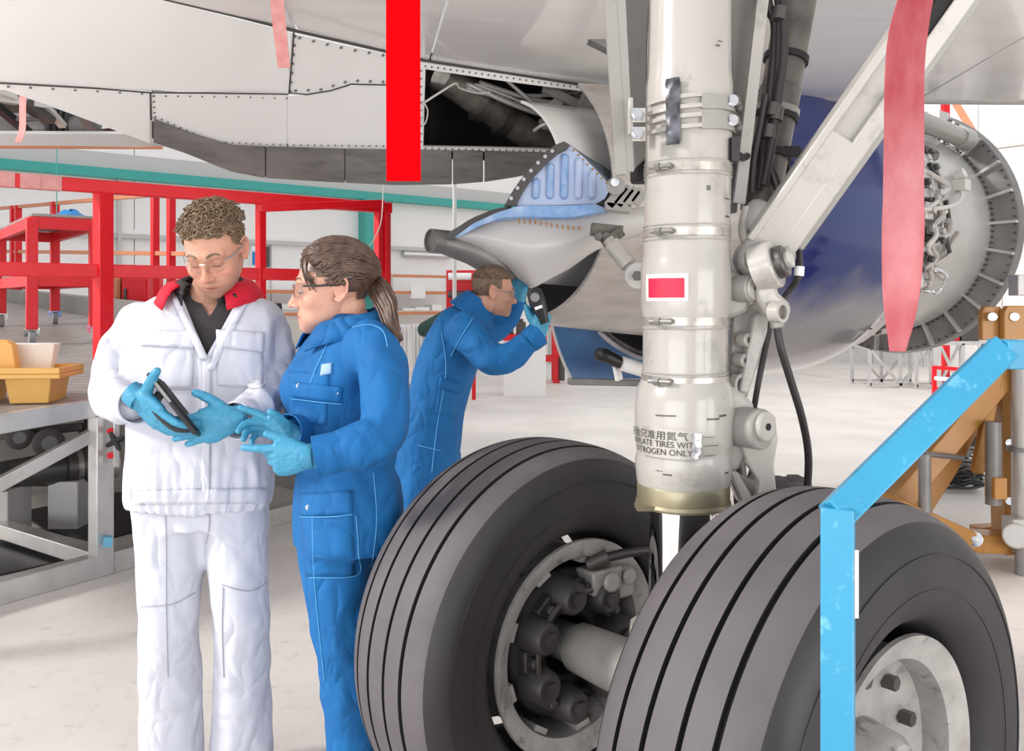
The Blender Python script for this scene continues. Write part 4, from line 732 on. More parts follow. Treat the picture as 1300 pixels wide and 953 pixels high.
for k, v in enumerate((218, 297, 407, 480)):
    hw = 55.3 if v < 400 else 55
    q = MB(); slathe(q, [(v+5.5, hw-1), (v+5, hw), (v-5, hw), (v-5.5, hw-1)]); bd = part('clamp_band', q, M['band'], strut)
    q = MB(); c = sc(gz(v)); a = -2.25 if k else -2.3; d = np.array([math.cos(a), math.sin(a), 0]); p = c+d*hw/SS; t_ = np.array([-d[1], d[0], 0]); q.box(p+d*.006, (.04, .014, .016), np.array([t_, d, UP])); q.cyl(p-t_*.035+d*.012, p+t_*.028+d*.012, .006, 8); q.cyl(p-t_*.02+d*.012, p-t_*.005+d*.012, .010, 6); part('clamp_screw', q, M['flange'], bd)
    q = MB()
    for dv in (-9, 9): slathe(q, [(v+dv+1, 54.6), (v+dv, 55.4), (v+dv-1, 54.6)])
    part('bead_ring', q, M['gear'], strut)
# drape helpers for things stuck on the strut barrel (angle measured from the camera side)
def onstrut(u, v, r, off=0.0):   # r in px radius
    c = sc(gz(v)); x = np.clip((gx(u)-c[0])/(r/SS), -.999, .999); a = math.asin(x); rr = r/SS+off; return c+np.array([math.sin(a)*rr, -math.cos(a)*rr, 0])
def wrap(u0, u1, v0, v1, r, off, nu=10, nv=3, slope=0.0):
    g = np.zeros((nv, nu, 3))
    for i in range(nv):
        for k in range(nu): u = u0+(u1-u0)*k/(nu-1); g[i, k] = onstrut(u, v0+(v1-v0)*i/(nv-1)+slope*(u-u0), r, off)
    return g
q = MB(); q.grid(wrap(818, 862, 349, 382, 57, .0015), -.001); part('label_border', q, M['frost'], strut); q = MB(); q.grid(wrap(820, 858, 354, 378, 57, .0025), -.001); part('red_label', q, M['redlabel'], strut)
q = MB(); g = wrap(840.5, 854.5, 112, 193, 54.3, .013, 5, 12)
for i in range(12): g[i] += rng.uniform(-.0025, .0025, (5, 3))*np.array([1, 1, .3])
q.grid(g, -.001); part('foil_tape', q, M['foil'], strut)
for v0 in (134, 158):     # slotted strap brackets
    for (a, b, vv0, vv1) in ((812, 878, v0, v0+5), (812, 878, v0+13, v0+18), (878, 931, v0-1, v0+16.5), (803, 828, v0+1, v0+19)):
        r_ = 54.3; sl = -.12; q = MB()
        if a < 815: gA = np.array([[P(u, v, SP[1]-.112+max(0, (822-u))*.0008)+(0, 0, 0) for u in (a, a+8, a+16)] for v in (vv0+2, vv1+2)]) if a == 803 else None
        if a == 803: q.grid(gA, -.006)
        else: q.grid(wrap(max(a, 823), min(b, 926), vv0, vv1, r_, .010, 10, 2, sl*.5), -.006)
        part('strap', q, M['gear'] if a < 870 else M['gear_grey'], strut)
    q = MB()
    for (u, v) in ((808, v0+11), (915, v0+3)): p = onstrut(max(u, 826), v, 54.3, .012) if u > 830 else P(u, v, SP[1]-.115); q.cyl(p+(0, .005, 0), p+(0, -.014, 0), .011, 6); q.cyl(p+(0, .003, 0), p+(0, -.006, 0), .015, 14)
    part('strap_bolt', q, M['silver'], strut, kind='stuff')
    q = MB()
    for k in range(3): p = onstrut(918+k*3, v0+k*4, 54.3, .016); q.ell(p, (.012, .012, .012), nu=8, nv=6)
    part('strap_clamp', q, M['hyd'], strut)
# label plate with stencilled text wrapped round the lower barrel
q = MB(); q.grid(wrap(811.5, 877, 536, 572, 62.5, .0014, 12, 4), -.0008); plate = part('label_plate', q, M['platem'], strut)
q = MB(); g = wrap(866, 876, 541, 570, 62.5, .004, 4, 8)
for i in range(8): g[i] += rng.uniform(-.002, .002, (4, 3))
q.grid(g, -.001); part('torn_foil', q, M['silver'], plate)
def text_mesh(s, size):
    cu = bpy.data.curves.new('t', 'FONT'); cu.body = s; cu.size = size; cu.resolution_u = 3; o = bpy.data.objects.new('t', cu); col.objects.link(o)
    dg = bpy.context.evaluated_depsgraph_get(); me = bpy.data.meshes.new_from_object(o.evaluated_get(dg)); bpy.data.objects.remove(o); bpy.data.curves.remove(cu)
    bm = bmesh.new(); bm.from_mesh(me); bmesh.ops.triangulate(bm, faces=bm.faces); v = np.array([x.co[:] for x in bm.verts]); f = [tuple(x.index for x in fc_.verts) for fc_ in bm.faces]; bm.free(); bpy.data.meshes.remove(me); return v, f
def strut_text(s, vbase, size_px, uright, rpx, wscale=1.0):
    v, f = text_mesh(s, size_px*1.36)
    if not len(v): return
    x = v[:, 0]*wscale; w_ = x.max(); c = sc(gz(vbase)); ar = math.asin((gx(uright)-c[0])/(rpx/SS)); q = MB()
    ang = ar+(x-w_)/rpx; rr = rpx/SS+.0028; vs = np.stack([c[0]+np.sin(ang)*rr, c[1]-np.cos(ang)*rr, c[2]+v[:, 1]/SS], 1); q.add(vs, f); part('stencil_text', q, M['ink'], plate, sharp=0)
strut_text('轮胎只准用氮气', 549, 8.6, 861, 62.5, 1.15); strut_text('INFLATE TIRES WITH', 558.5, 7.6, 874, 62.5, 1.0); strut_text('NITROGEN ONLY', 568, 7.6, 866, 62.5, 1.0)
# scuffs: small dark chips on the paint
q = MB()
for (u, v, l, h) in ((836, 521, 22, 1.6), (892, 524, 16, 2.5), (905, 521, 10, 2.5), (884, 545, 20, .8), (890, 556, 18, .8), (888, 568, 14, .8), (829, 588, 8, 2), (838, 592, 10, 2), (912, 592, 6, 2), (900, 72, 5, 2), (903, 66, 7, 1), (915, 256, 9, 1), (915, 278, 5, 2), (888, 245, 4, 6)): q.grid(wrap(u-l/2, u+l/2, v-h/2, v+h/2, 62.8 if 505 < v < 580 else (60.5 if v > 580 else 54.6), .0012, 4, 2, rng.uniform(-.08, .08)), -.0006)
part('paint_scuff', q, M['bolt'], strut, kind='stuff')
# lugs on the barrel (right side) and the torque links
def G(u, v, dy=0.0): return P(u, v, SP[1]+dy)
q = MB(); q.prism([G(900, 330, -.02), G(925, 338, -.02), G(948, 352, -.02), G(957, 372, -.02), G(950, 396, -.02), G(928, 404, -.02), G(900, 405, -.02)], (0, .09, 0)); lug = part('upper_lug', q, M['gear'], strut, .012)
q = MB(); ax_ = nrm([.62, -.78, 0]); p = G(952, 366, -.04); q.cyl(p-ax_*.06, p+ax_*.012, .036, 24); part('lug_bush', q, M['gear_grey'], lug, .004); q = MB(); q.cyl(p+ax_*.010, p+ax_*.018, .030, 24); part('bush_face', q, M['gear'], lug, .003); q = MB(); q.cyl(p+ax_*.017, p+ax_*.020, .007, 12); part('bush_hole', q, M['hole'], lug)
q = MB(); q.prism([G(905, 484, -.03), G(934, 492, -.03), G(958, 512, -.03), G(960, 560, -.03), G(938, 598, -.03), G(905, 600, -.03)], (0, .10, 0)); lug2 = part('lower_lug', q, M['gear'], strut, .012)
p = G(960, 544, -.06); q = MB(); q.cyl(p-ax_*.08, p+ax_*.02, .052, 28); part('lug_bush', q, M['gear_grey'], lug2, .005)
p = G(970, 541, -.075); q = MB(); q.cyl(p-ax_*.03, p+ax_*.012, .038, 28); part('bush_face', q, M['gear'], lug2, .005); q = MB(); q.cyl(p+ax_*.010, p+ax_*.015, .009, 14); part('bush_hole', q, M['hole'], lug2)
def plate3(name, pts, dy, th, m_='gear', parent=None, bev=.006): q = MB(); q.prism([G(u, v, dy) for u, v in pts], (0, th, 0)); return part(name, q, M[m_], parent or jet, bev)
tl = plate3('upper_torque_link', [(930, 395), (975, 378), (983, 392), (960, 470), (948, 508), (930, 502), (926, 470)], .05, .06)
plate3('link_flange', [(958, 400), (984, 392), (966, 450), (951, 500), (938, 498)], .0, .05, parent=tl)
for (u, v) in ((939, 431), (935, 457)): q = MB(); p = G(u, v, .03); q.cyl(p, p+ax_*.03, .019, 20); q2 = part('link_boss', q, M['gear'], tl, .003); q = MB(); q.cyl(p+ax_*.029, p+ax_*.034, .008, 6); part('boss_bolt', q, M['bolt'], tl)
q = MB(); q.lathe(G(934, 488, .02), ax_, [(0, .02), (0, .03), (.02, .03), (.02, .02)], 24, closed=True); part('link_eye', q, M['gear'], tl)
ll = plate3('lower_torque_link', [(948, 520), (985, 528), (988, 560), (983, 590), (988, 640), (960, 650), (965, 612), (950, 590), (940, 560)], -.05, .05)
plate3('link_web', [(965, 600), (975, 640), (940, 640), (926, 604), (940, 602), (955, 612)], .0, .05, parent=ll)
plate3('link_flange', [(926, 598), (936, 598), (962, 640), (975, 668), (958, 668)], -.03, .09, parent=ll)
q = MB(); q.cyl(G(961, 626, -.01), G(961, 626, -.03), .011, 14); part('link_hole', q, M['bolt'], ll)
q = MB(); q.tube([G(936, 560, .1), G(941, 640, .1)], .02, 10); q.tube([G(960, 590, .12), G(950, 620, .12)], .014, 10); part('hydraulic_line', q, M['hyd'], jet)
vb = MB(); vb.box(G(995, 625, .25), (.14, .08, .08)); vb.box(G(1010, 615, .25), (.04, .06, .05)); vb.box(G(985, 612, .25), (.05, .06, .03)); vb.cyl(G(970, 620, .22), G(962, 612, .22), .03, 12); part('brake_valve', vb, M['brake'], jet, .006)
# joint cluster at the foot of the side brace
jc = plate3('brace_fork', [(936, 322), (952, 300), (972, 292), (985, 300), (1000, 322), (1004, 345), (992, 356), (970, 360), (950, 352), (938, 340)], -.03, .07, 'gear_grey', bev=.015)
d2 = nrm([.8, -.5, .28])
p = G(974, 338, -.05); q = MB(); q.lathe(p-d2*.03, d2, [(0, .03), (0, .062), (.05, .062), (.055, .058), (.055, .04)], 32, closed=True); part('fork_collar', q, M['gear'], jc)
q = MB(); q.cyl(p-d2*.02, p+d2*.05, .042, 28); part('fork_pin', q, M['bolt'], jc, .006); q = MB(); q.cyl(p+d2*.04, p+d2*.065, .022, 24); part('pin_cap', q, M['gear'], jc, .003)
q = MB(); p = G(995, 324, -.02); q.lathe(p, ax_, [(0, .010), (0, .024), (.02, .024), (.02, .010)], 20, closed=True); part('fork_ear', q, M['gear_grey'], jc)
pv = plate3('pivot_arm', [(960, 352), (985, 352), (990, 372), (1003, 384), (1007, 396), (998, 405), (984, 406), (970, 396), (962, 380)], -.07, .06, 'gear', bev=.012)
p = G(981, 396, -.08); q = MB(); q.lathe(p, ax_, [(0, .012), (0, .027), (.03, .027), (.03, .018), (.005, .018)], 24, closed=True); part('pivot_eye', q, M['gear'], pv); q = MB(); q.cyl(p, p+ax_*.022, .018, 20); part('pivot_pin', q, M['hyd'], pv)
q = MB(); q.cyl(G(985, 405, -.05), G(987, 416, -.05), .017, 14); part('hose_fitting', q, M['gear_grey'], pv, .003)
q = MB(); q.tube(spline([G(987, 416, -.05), G(991, 440, -.05), G(1003, 480, -.03), G(1018, 530, .0), G(1026, 575, .05), G(1025, 618, .1), G(1020, 660, .15)], 40), .0105, 10); part('brake_hose', q, M['hose'], jet)
q = MB(); q.tube(spline([G(979, 408, 0), G(970, 450, .02), G(962, 490, .03), G(957, 520, .05)], 20), .008, 8); part('brake_hose', q, M['hose'], jet)
q = MB(); q.tube(spline([G(1001, 306, .02), G(1012, 312, .02), G(1015, 340, .0), G(1013, 352, .0), G(1003, 368, .02), G(992, 382, .02)], 24), .009, 8); part('sensor_cable', q, M['hose'], jet); q = MB(); q.cyl(G(1015, 338, 0), G(1014, 350, 0), .013, 12); part('cable_sleeve', q, M['frost'], jet)
# side brace: forged beam with a long pocket
A = G(972, 318, -.01); B = P(1236, -55, 2.10); d, s_, u_ = frame(B-A, (0, -1, 0))     # s_: across in view, u_: toward the camera
s_ = nrm(np.cross(d, (0, -1, 0))); u_ = np.cross(s_, d); L = np.linalg.norm(B-A); hw = .062
if s_[2] < 0: s_ = -s_
if u_[1] > 0: u_ = -u_
q = MB()
def sbox(x0, x1, a0, a1, b0, b1): q.box(A+d*(x0+x1)/2+s_*(a0+a1)/2+u_*(b0+b1)/2, (x1-x0, a1-a0, b1-b0), np.array([d, s_, u_]))
sbox(.02, L, -.062, .062, -.05, .0); brace = part('side_brace', q, M['gear'], jet, .008)
q = MB(); sbox(.0, L, .040, .062, -.005, .022); part('brace_rail', q, M['gear'], brace, .005)
q = MB(); sbox(.0, L, -.062, -.018, -.005, .022); part('brace_rail', q, M['gear'], brace, .005)
q = MB(); sbox(.0, .34, -.03, .045, -.005, .021); part('brace_boss', q, M['gear'], brace, .006)
q = MB(); sbox(.05, L, -.078, -.058, -.07, .008); part('brace_side', q, M['gear_grey'], brace, .005)
q = MB(); q.tube([A+d*(L-.28)+u_*.004, A+d*(L-.03)+u_*.004], .020, 12, round_=4, up=(0, 1, 0)); part('brace_slot', q, M['hole'], brace)
# grey gear doors either side, and the support tubes above
plate3('gear_door', [(776, -20), (826, -20), (822, 60), (821, 200), (806, 214), (799, 150), (788, 60)], .10, .03, 'door_grey', bev=.004)
q = MB(); g = np.zeros((12, 4, 3))
for i in range(12):
    for k in range(4): g[i, k] = P(776+k*2.6+i*.9+(0), -20+i*22, 2.28-(.05 if k in (0, 3) else .03))
q.grid(g, -.01); q.bar(P(773, -20, 2.24), P(788, 222, 2.24), .022, .03, up=(1, 0, 0)); q.bar(P(785, -20, 2.24), P(797, 218, 2.24), .02, .03, up=(1, 0, 0)); part('door_edge_channel', q, M['gear_grey'], jet)
plate3('gear_door', [(928, -20), (978, -20), (962, 40), (950, 120), (942, 215), (936, 270), (929, 270)], .12, .03, 'door_grey', bev=.004)
q = MB(); q.bar(P(970, -20, 2.33), P(938, 258, 2.33), .018, .03, up=(1, 0, 0)); part('door_lip', q, M['gear'], jet)
q = MB(); q.bar(P(800, 125, 2.2), P(800, 172, 2.2), .012, .03); part('door_hinge', q, M['gear'], jet, .003)
q = MB(); q.box(P(813, 203, 2.45), (.05, .08, .13)); part('hinge_block', q, M['brake_dk'], jet, .01)
q = MB(); q.prism([P(748, -20, 4.2), P(782, -20, 4.2), P(780, 66, 4.2), P(736, 44, 4.2)], (0, .1, 0)); part('pylon_bracket', q, M['flange'], jet, .006)
q = MB(); q.bar(P(757, -30, 4.15), P(744, 28, 4.15), .06, .06); part('bracket_strut', q, M['bolt'], jet)
# hydraulic actuator with hoses
Aa = P(1022, -60, 2.5); Bb = P(962, 275, 2.42); d = nrm(Bb-Aa); Ln = np.linalg.norm(Bb-Aa); q = MB(); q.lathe(Aa, d, [(0, .001), (0, .056), (Ln*.52, .054), (Ln*.525, .058), (Ln*.60, .056), (Ln*.98, .052), (Ln, .03), (Ln, .001)], 32); act = part('actuator', q, M['hyd'], jet)
for t in (.40, .60, .62, .76): q = MB(); q.lathe(Aa+d*Ln*t, d, [(0, .05), (0, .063), (.018, .063), (.018, .05)], 28, closed=True); part('actuator_clamp', q, M['brake_dk' if t != .6 else 'gear_grey'], act)
q = MB(); p = Aa+d*Ln*.77; q.box(p+(.05, -.04, 0), (.05, .03, .03)); part('clamp_lug', q, M['brake_dk'], act, .005); q = MB(); q.box(p+(-.05, -.05, -.01), (.06, .05, .05)); part('clamp_lug', q, M['brake_dk'], act, .005)
hs = [[(965, -40), (976, 10), (984, 30), (982, 80), (974, 150), (968, 210), (962, 240)], [(985, -40), (990, 20), (987, 100), (978, 170), (975, 200), (985, 230), (992, 250)], [(993, -40), (995, 60), (988, 120), (980, 180), (970, 235)], [(972, 120), (965, 160), (957, 205), (955, 245)]]
for k, h in enumerate(hs): q = MB(); q.tube(spline([P(u, v, 2.36-.01*k) for u, v in h], 36), .013 if k < 3 else .009, 10); part('hydraulic_hose', q, M['hose'], act)
q = MB()
for (u, v) in ((989, 18), (981, 140), (976, 168), (985, 145)): p = P(u, v, 2.34); q.cyl(p+d*-.018, p+d*.018, .02, 12)
part('hose_fitting', q, M['bolt'], act, kind='stuff')
q = MB(); q.tube(spline([P(952, 195, 2.35), P(944, 200, 2.3), P(936, 196, 2.27), P(929, 190, 2.2)], 14), .010, 8); q.box(P(932, 190, 2.2), (.02, .03, .06)); part('link_line', q, M['hose'], act)
q = MB(); q.tube(spline([P(948, 262, 2.3), P(943, 285, 2.3), P(944, 300, 2.28), P(950, 310, 2.27)], 14), .012, 10); q.tube(spline([P(970, 258, 2.3), P(973, 270, 2.28), P(980, 276, 2.27), P(988, 268, 2.3)], 14), .008, 10); q.ell(P(962, 285, 2.32), (.045, .045, .07)); part('actuator_end', q, M['gear'], act)
# ---- wheels
def wheel(sign, nm):
    c = np.array([GC[0], GC[1], AXLE_Z-.012])+AX*TRACK/2*sign
    r0 = .30; rm = (TR+r0)/2; h = (TR-r0)/2; p_ = 2.79; prof = []
    for a in np.linspace(-math.pi*.98, math.pi*.98, 90):
        ca, sa = math.sin(a), math.cos(a); x = TW*math.copysign(abs(ca)**(2/p_), ca); r = rm+h*math.copysign(abs(sa)**(2/p_), sa); prof.append((x, r))
    tread = []; 
    for x, r in prof:
        if r > rm+h*.55:
            for g_ in (-.105, -.038, .038, .105):
                if abs(x-g_) < .0055: r -= .014
        tread.append((x, r))
    # resample so that the grooves are sharp
    xs = []; P0 = np.array(prof); top = [i for i in range(len(P0)) if P0[i, 1] > rm+h*.55]
    lo, hi = top[0], top[-1]; out = [tuple(p) for p in P0[:lo]]
    xx = np.linspace(P0[lo, 0], P0[hi, 0], 40); ext = sorted(list(xx)+[g_+e for g_ in (-.105, -.038, .038, .105) for e in (-.0062, -.0058, .0058, .0062)])
    for x in ext:
        r = np.interp(x, P0[lo:hi+1, 0], P0[lo:hi+1, 1]); inn = any(abs(x-g_) < .006 for g_ in (-.105, -.038, .038, .105)); out.append((x, r-(.014 if inn else 0)))
    out += [tuple(p) for p in P0[hi+1:]]
    q = MB(); q.lathe(c, AX, out, 128, closed=True); ty = part('tyre', q, M['rubber'], jet, sharp=40)
    me = ty.data; me.materials.append(M['rubber_dk']); me.materials.append(M['sidewall'])
    loc = root_loc(ty)
    for poly in me.polygons:
        pc = np.array(poly.center)+loc-c; x = pc@AX; r = np.linalg.norm(pc-AX*x); rt = np.interp(x, P0[lo:hi+1, 0], P0[lo:hi+1, 1]) if abs(x) < .19 else 0
        if abs(x) < .15 and r < rt-.004: poly.material_index = 1
        elif abs(x) > .165 or r < .50: poly.material_index = 2
    q = MB()
    for x in (-.2, .2): 
        for rr in (.40, .47): q.lathe(c+AX*(np.interp(rr, [.3, .40, .47, .56], [.17, .203, .203, .16])*np.sign(x)-.003), AX, [(0, rr), (.006, rr), (.006, rr+.004), (0, rr+.004)], 96, closed=True)
    part('sidewall_ring', q, M['sidewall'], ty)
    q = MB(); q.lathe(c, AX, [(-.165, .285), (-.17, .302), (-.160, .304), (-.15, .295), (-.14, .272), (-.05, .262), (.05, .262), (.14, .272), (.15, .295), (.160, .304), (.17, .302), (.166, .290), (.155, .264), (.148, .250), (.10, .243), (-.04, .243), (-.12, .255)], 96, closed=True); rim = part('wheel_rim', q, M['rim'], ty)
    return c, ty, rim
# near wheel (outboard face visible): dished hub
c, ty, rim = wheel(1, 'near')
q = MB(); q.lathe(c, AX, [(.10, .252), (.085, .235), (.06, .15), (.07, .11), (.14, .10), (.16, .085), (.165, .001)], 64); part('wheel_hub', q, M['rim'], ty)
for k in range(10): a = k/10*2*math.pi; d = math.cos(a)*UP+math.sin(a)*FW; q = MB(); q.cyl(c+AX*.06+d*.195, c+AX*.10+d*.195, .016, 6); part('wheel_bolt', q, M['bolt'], ty)
q = MB(); q.lathe(c, AX, [(-.15, .24), (-.08, .23), (-.08, .001)], 48); part('brake_disc', q, M['brake_dk'], ty)
# far wheel: inboard face with brake pack
c, ty, rim = wheel(-1, 'far')
q = MB(); q.lathe(c, AX, [(.02, .001), (.02, .245), (-.02, .245)], 64); part('brake_disc', q, M['brake_dk'], ty)
for k in range(9): a = k/9*2*math.pi+.2; d = math.cos(a)*UP+math.sin(a)*FW; q = MB(); q.box(c+AX*.09+d*.238, (.10, .05, .016), np.array([AX, np.cross(AX, d), d])); part('rotor_key', q, M['rim'], ty)
q = MB(); q.lathe(c, AX, [(.06, .09), (.06, .2), (.10, .21), (.115, .19), (.12, .10), (.12, .09)], 48, closed=True); part('brake_carrier', q, M['brake_dk'], ty, .006)
for k in range(7):
    a = k/7*2*math.pi-.25; d = math.cos(a)*UP+math.sin(a)*FW; q = MB(); b0 = c+AX*.10+d*.155; q.tube([b0, b0+AX*.03, b0+AX*.085, b0+AX*.095], [.058, .052, .045, .036], 20); q.cyl(b0+AX*.09, b0+AX*.105, .022, 6); part('brake_piston', q, M['brake'], ty)
    d3 = math.cos(a+.45)*UP+math.sin(a+.45)*FW; q = MB(); q.box(c+AX*.12+d3*.16, (.05, .06, .05), np.array([AX, np.cross(AX, d3), d3])); q.cyl(c+AX*.12+d3*.16, c+AX*.17+d3*.165, .016, 8); part('brake_housing', q, M['brake'], ty, .008)
q = MB(); q.tube(spline([c+AX*.17+np.array([math.sin(a)*.16*FW[0], math.sin(a)*.16*FW[1], math.cos(a)*.16]) for a in np.linspace(-2.4, .9, 12)], 50), .008, 8); part('brake_line', q, M['bolt'], ty)
vb = c+AX*.14+UP*.17+FW*.10; q = MB(); q.box(vb, (.08, .12, .07), np.array([AX, FW, UP])); q.box(vb+FW*.08-UP*.02, (.07, .07, .09), np.array([AX, FW, UP])); q.cyl(vb+AX*.04, vb+AX*.06, .03, 14); q.cyl(vb+FW*.08+AX*.035, vb+FW*.08+AX*.055, .026, 14); part('brake_manifold', q, M['gear_grey'], ty, .008)
q = MB(); q.tube(spline([vb+UP*.05-FW*.03, vb+UP*.07+AX*.04, vb+UP*.09+AX*.10+FW*.06, vb+UP*.11+AX*.2+FW*.12], 20), .014, 10); part('brake_hose', q, M['hose'], ty); q = MB(); q.tube([vb+UP*.045-FW*.05, vb+UP*.07+AX*.035], .022, 12); part('hose_nut', q, M['bolt'], ty)
axc = np.array([GC[0], GC[1], AXLE_Z-.012]); q = MB(); q.lathe(axc-AX*.5, AX, [(0, .001), (0, .055), (.18, .055), (.20, .068), (.30, .072), (.42, .075), (.58, .075), (.70, .072), (.8, .068), (.82, .055), (.95, .05), (.95, .001)], 32); axo = part('axle', q, M['gear_grey'], jet)
q = MB(); q.lathe(sc(.66)*0+np.array([axc[0]+FW[0]*.02, axc[1]+FW[1]*.02, .50]), UP, [(0, .001), (0, .085), (.16, .095), (.20, .09), (.20, .001)], 32); part('axle_fork', q, M['gear'], axo)
q = MB(); q.bar(PZ(640, 700, .2)*0+np.append(GC-FW[:2]*.0, .47), np.append(SP, .62), .12, .12); part('axle_link', q, M['gear_grey'], axo, .01)
# ---- light-blue guard bar in front of the near wheel
Yb = 1.30; gb = thing('guard_bar', 'light blue square-tube guard bar bent in front of the near wheel', 'barrier', np.append(P(1064, 645, Yb)[:2], 0))
ca, sa = math.cos(.55), math.sin(.55)
def gtube(p0, p1, nm='bar', w_=.047):
    q = MB(); d = nrm(np.asarray(p1)-np.asarray(p0)); nrml = nrm(np.array([-.45, -1, 0.0])-d*(np.array([-.45, -1, 0])@d)); s2 = np.cross(d, nrml); L = np.linalg.norm(np.asarray(p1)-np.asarray(p0)); q.box((np.asarray(p0)+np.asarray(p1))/2, (L, w_, w_), np.array([d, s2, nrml])); return part(nm, q, M['cyan'], gb, .0025)
v1 = P(1064, 650, Yb); v2 = P(1266, 449, Yb+.12); v3 = P(1420, 450, Yb+.2)
gtube(np.array([v1[0], v1[1], 0]), v1+(0, 0, .01), 'post'); gtube(v1-(v2-v1)*.02, v2+(v2-v1)*.02, 'diagonal_bar'); gtube(v2, v3, 'top_bar')
gtube(np.array([v3[0]-.02, v3[1], 0]), v3+(0, 0, .0), 'post')
for p in (v1, v3): q = MB(); q.box((p[0], p[1], .006), (.14, .14, .012)); part('foot_plate', q, M['cyan'], gb, .003)
q = MB(); q.box(v1+(.018, -.022, -.10), (.006, .006, .10)); part('worn_edge', q, M['alu'], gb)
# ---- tan tripod jack
jk = thing('tripod_jack', 'tan steel tripod jack standing behind the near wheel under the engine', 'jack', np.append(P(1278, 560, 5.0)[:2], 0))
def J5(u, v, dy=0): return P(u, v, 5.0+dy)
def jbar(a, b, w_, h_, nm, m_='tan', dy0=0, dy1=0, up=(0, 1, 0)): q = MB(); q.bar(J5(*a, dy0), J5(*b, dy1), w_, h_, up=up); return part(nm, q, M[m_], jk, .006)
q = MB(); q.prism([J5(1247, 432), J5(1247, 396), J5(1251, 389), J5(1270, 389), J5(1275, 396), J5(1275, 432)], (0, .05, 0)); part('clevis_plate', q, M['tan'], jk, .006)
q = MB(); q.prism([J5(1275, 432, -.06), J5(1275, 396, -.06), J5(1280, 388, -.06), J5(1312, 388, -.06), J5(1312, 432, -.06)], (0, .05, 0)); part('clevis_plate', q, M['tan'], jk, .006)
for u in (1260, 1288): q = MB(); q.cyl(J5(u, 402, -.08), J5(u, 402, .06), .026, 16); part('clevis_pin', q, M['chrome'], jk, .004)
q = MB(); q.bar(J5(1286, 362, -.02), J5(1310, 362, -.02), .1, .12); part('clevis_fitting', q, M['fancase'], jk, .005)
q = MB(); q.prism([J5(1250, 436, .1), J5(1282, 470, .1), J5(1215, 600, .1), J5(1172, 668, .1), J5(1110, 640, .1)], (0, .03, 0)); part('gusset_plate', q, M['tan'], jk, .005)
jbar((1278, 470), (1120, 660), .12, .10, 'diagonal_leg', dy0=.0, dy1=-.1)
jbar((1278, 455), (1284, 700), .15, .16, 'main_post', dy0=.1, dy1=.1); jbar((1268, 455), (1240, 600), .06, .05, 'side_strut', dy0=-.05, dy1=.0)
q = MB(); q.cyl(J5(1299, 460, -.1), np.append(J5(1299, 460, -.1)[:2], .12), .06, 20); part('screw_tube', q, M['fancase'], jk); q = MB(); q.lathe(J5(1299, 572, -.1), UP, [(0, .05), (0, .085), (.02, .085), (.02, .05)], 20, closed=True); part('tube_collar', q, M['flange'], jk)
q = MB(); q.cyl(J5(1261, 535, -.15), J5(1261, 640, -.15), .042, 18); part('lock_tube', q, M['flange'], jk); jbar((1256, 618), (1272, 618), .12, .11, 'tube_clip', dy0=-.16, dy1=-.16)
q = MB(); q.cyl(J5(1174, 576, -.3), J5(1174, 650, -.3), .033, 18); q.cyl(J5(1174, 576, -.3), J5(1222, 581, -.1), .014, 12); part('locating_pin', q, M['flange'], jk)
jbar((1130, 640), (1236, 686), .10, .16, 'base_arm', dy0=-.3, dy1=-.05); jbar((1236, 686), (1330, 690), .10, .16, 'base_arm', dy0=-.05, dy1=.05); jbar((1236, 676), (1330, 668), .08, .1, 'base_arm', dy0=.35, dy1=.35)
q = MB(); q.cyl(J5(1237, 684, -.16), J5(1237, 684, .02), .045, 20); q.cyl(J5(1237, 684, -.18), J5(1237, 684, -.15), .02, 6); part('arm_bolt', q, M['chrome'], jk, .004)
q = MB(); q.box(J5(1293, 672, -.15), (.13, .12, .14)); q.cyl(J5(1290, 680, -.25), J5(1290, 680, -.15), .07, 18); part('foot_jack', q, M['fancase'], jk, .01); q = MB(); q.cyl(J5(1297, 690, -.15), np.append(J5(1297, 690, -.15)[:2], 0), .035, 14); part('foot_screw', q, M['flange'], jk)
q = MB(); p = np.append(J5(1125, 650, -.3)[:2], 0); q.cyl(p, p+(0, 0, .3), .03, 12); q.cyl(p, p+(0, 0, .02), .08, 20); p = np.append(J5(1325, 680, .2)[:2], 0); q.cyl(p, p+(0, 0, .3), .03, 12); q.cyl(p, p+(0, 0, .02), .08, 20); part('foot_pad', q, M['flange'], jk)
for (u, v) in ((1282, 562), (1282, 636)): q = MB(); q.cyl(J5(u, v, .0), J5(u, v, .03), .022, 12); part('post_bolt', q, M['chrome'], jk)
# ================================================================ PEOPLE
def remesh(mb, vox, smooth=3, fac=.5):
    me = mesh_from('tmp', mb.verts(), mb.f, None, 0); o = bpy.data.objects.new('tmp', me); col.objects.link(o)
    m = o.modifiers.new('r', 'REMESH'); m.mode = 'VOXEL'; m.voxel_size = vox; m.use_smooth_shade = True
    if smooth: s = o.modifiers.new('s', 'SMOOTH'); s.iterations = smooth; s.factor = fac
    dg = bpy.context.evaluated_depsgraph_get(); e = bpy.data.meshes.new_from_object(o.evaluated_get(dg))
    n = len(e.vertices); v = np.zeros(n*3); e.vertices.foreach_get('co', v); nn = np.zeros(n*3); e.vertices.foreach_get('normal', nn)
    ls = np.zeros(len(e.loops), int); e.loops.foreach_get('vertex_index', ls); st = np.zeros(len(e.polygons), int); e.polygons.foreach_get('loop_start', st); lt = np.zeros(len(e.polygons), int); e.polygons.foreach_get('loop_total', lt)
    f = [tuple(ls[a:a+b]) for a, b in zip(st, lt)]
    bpy.data.objects.remove(o); bpy.data.meshes.remove(me); bpy.data.meshes.remove(e)
    return v.reshape(-1, 3), nn.reshape(-1, 3), f
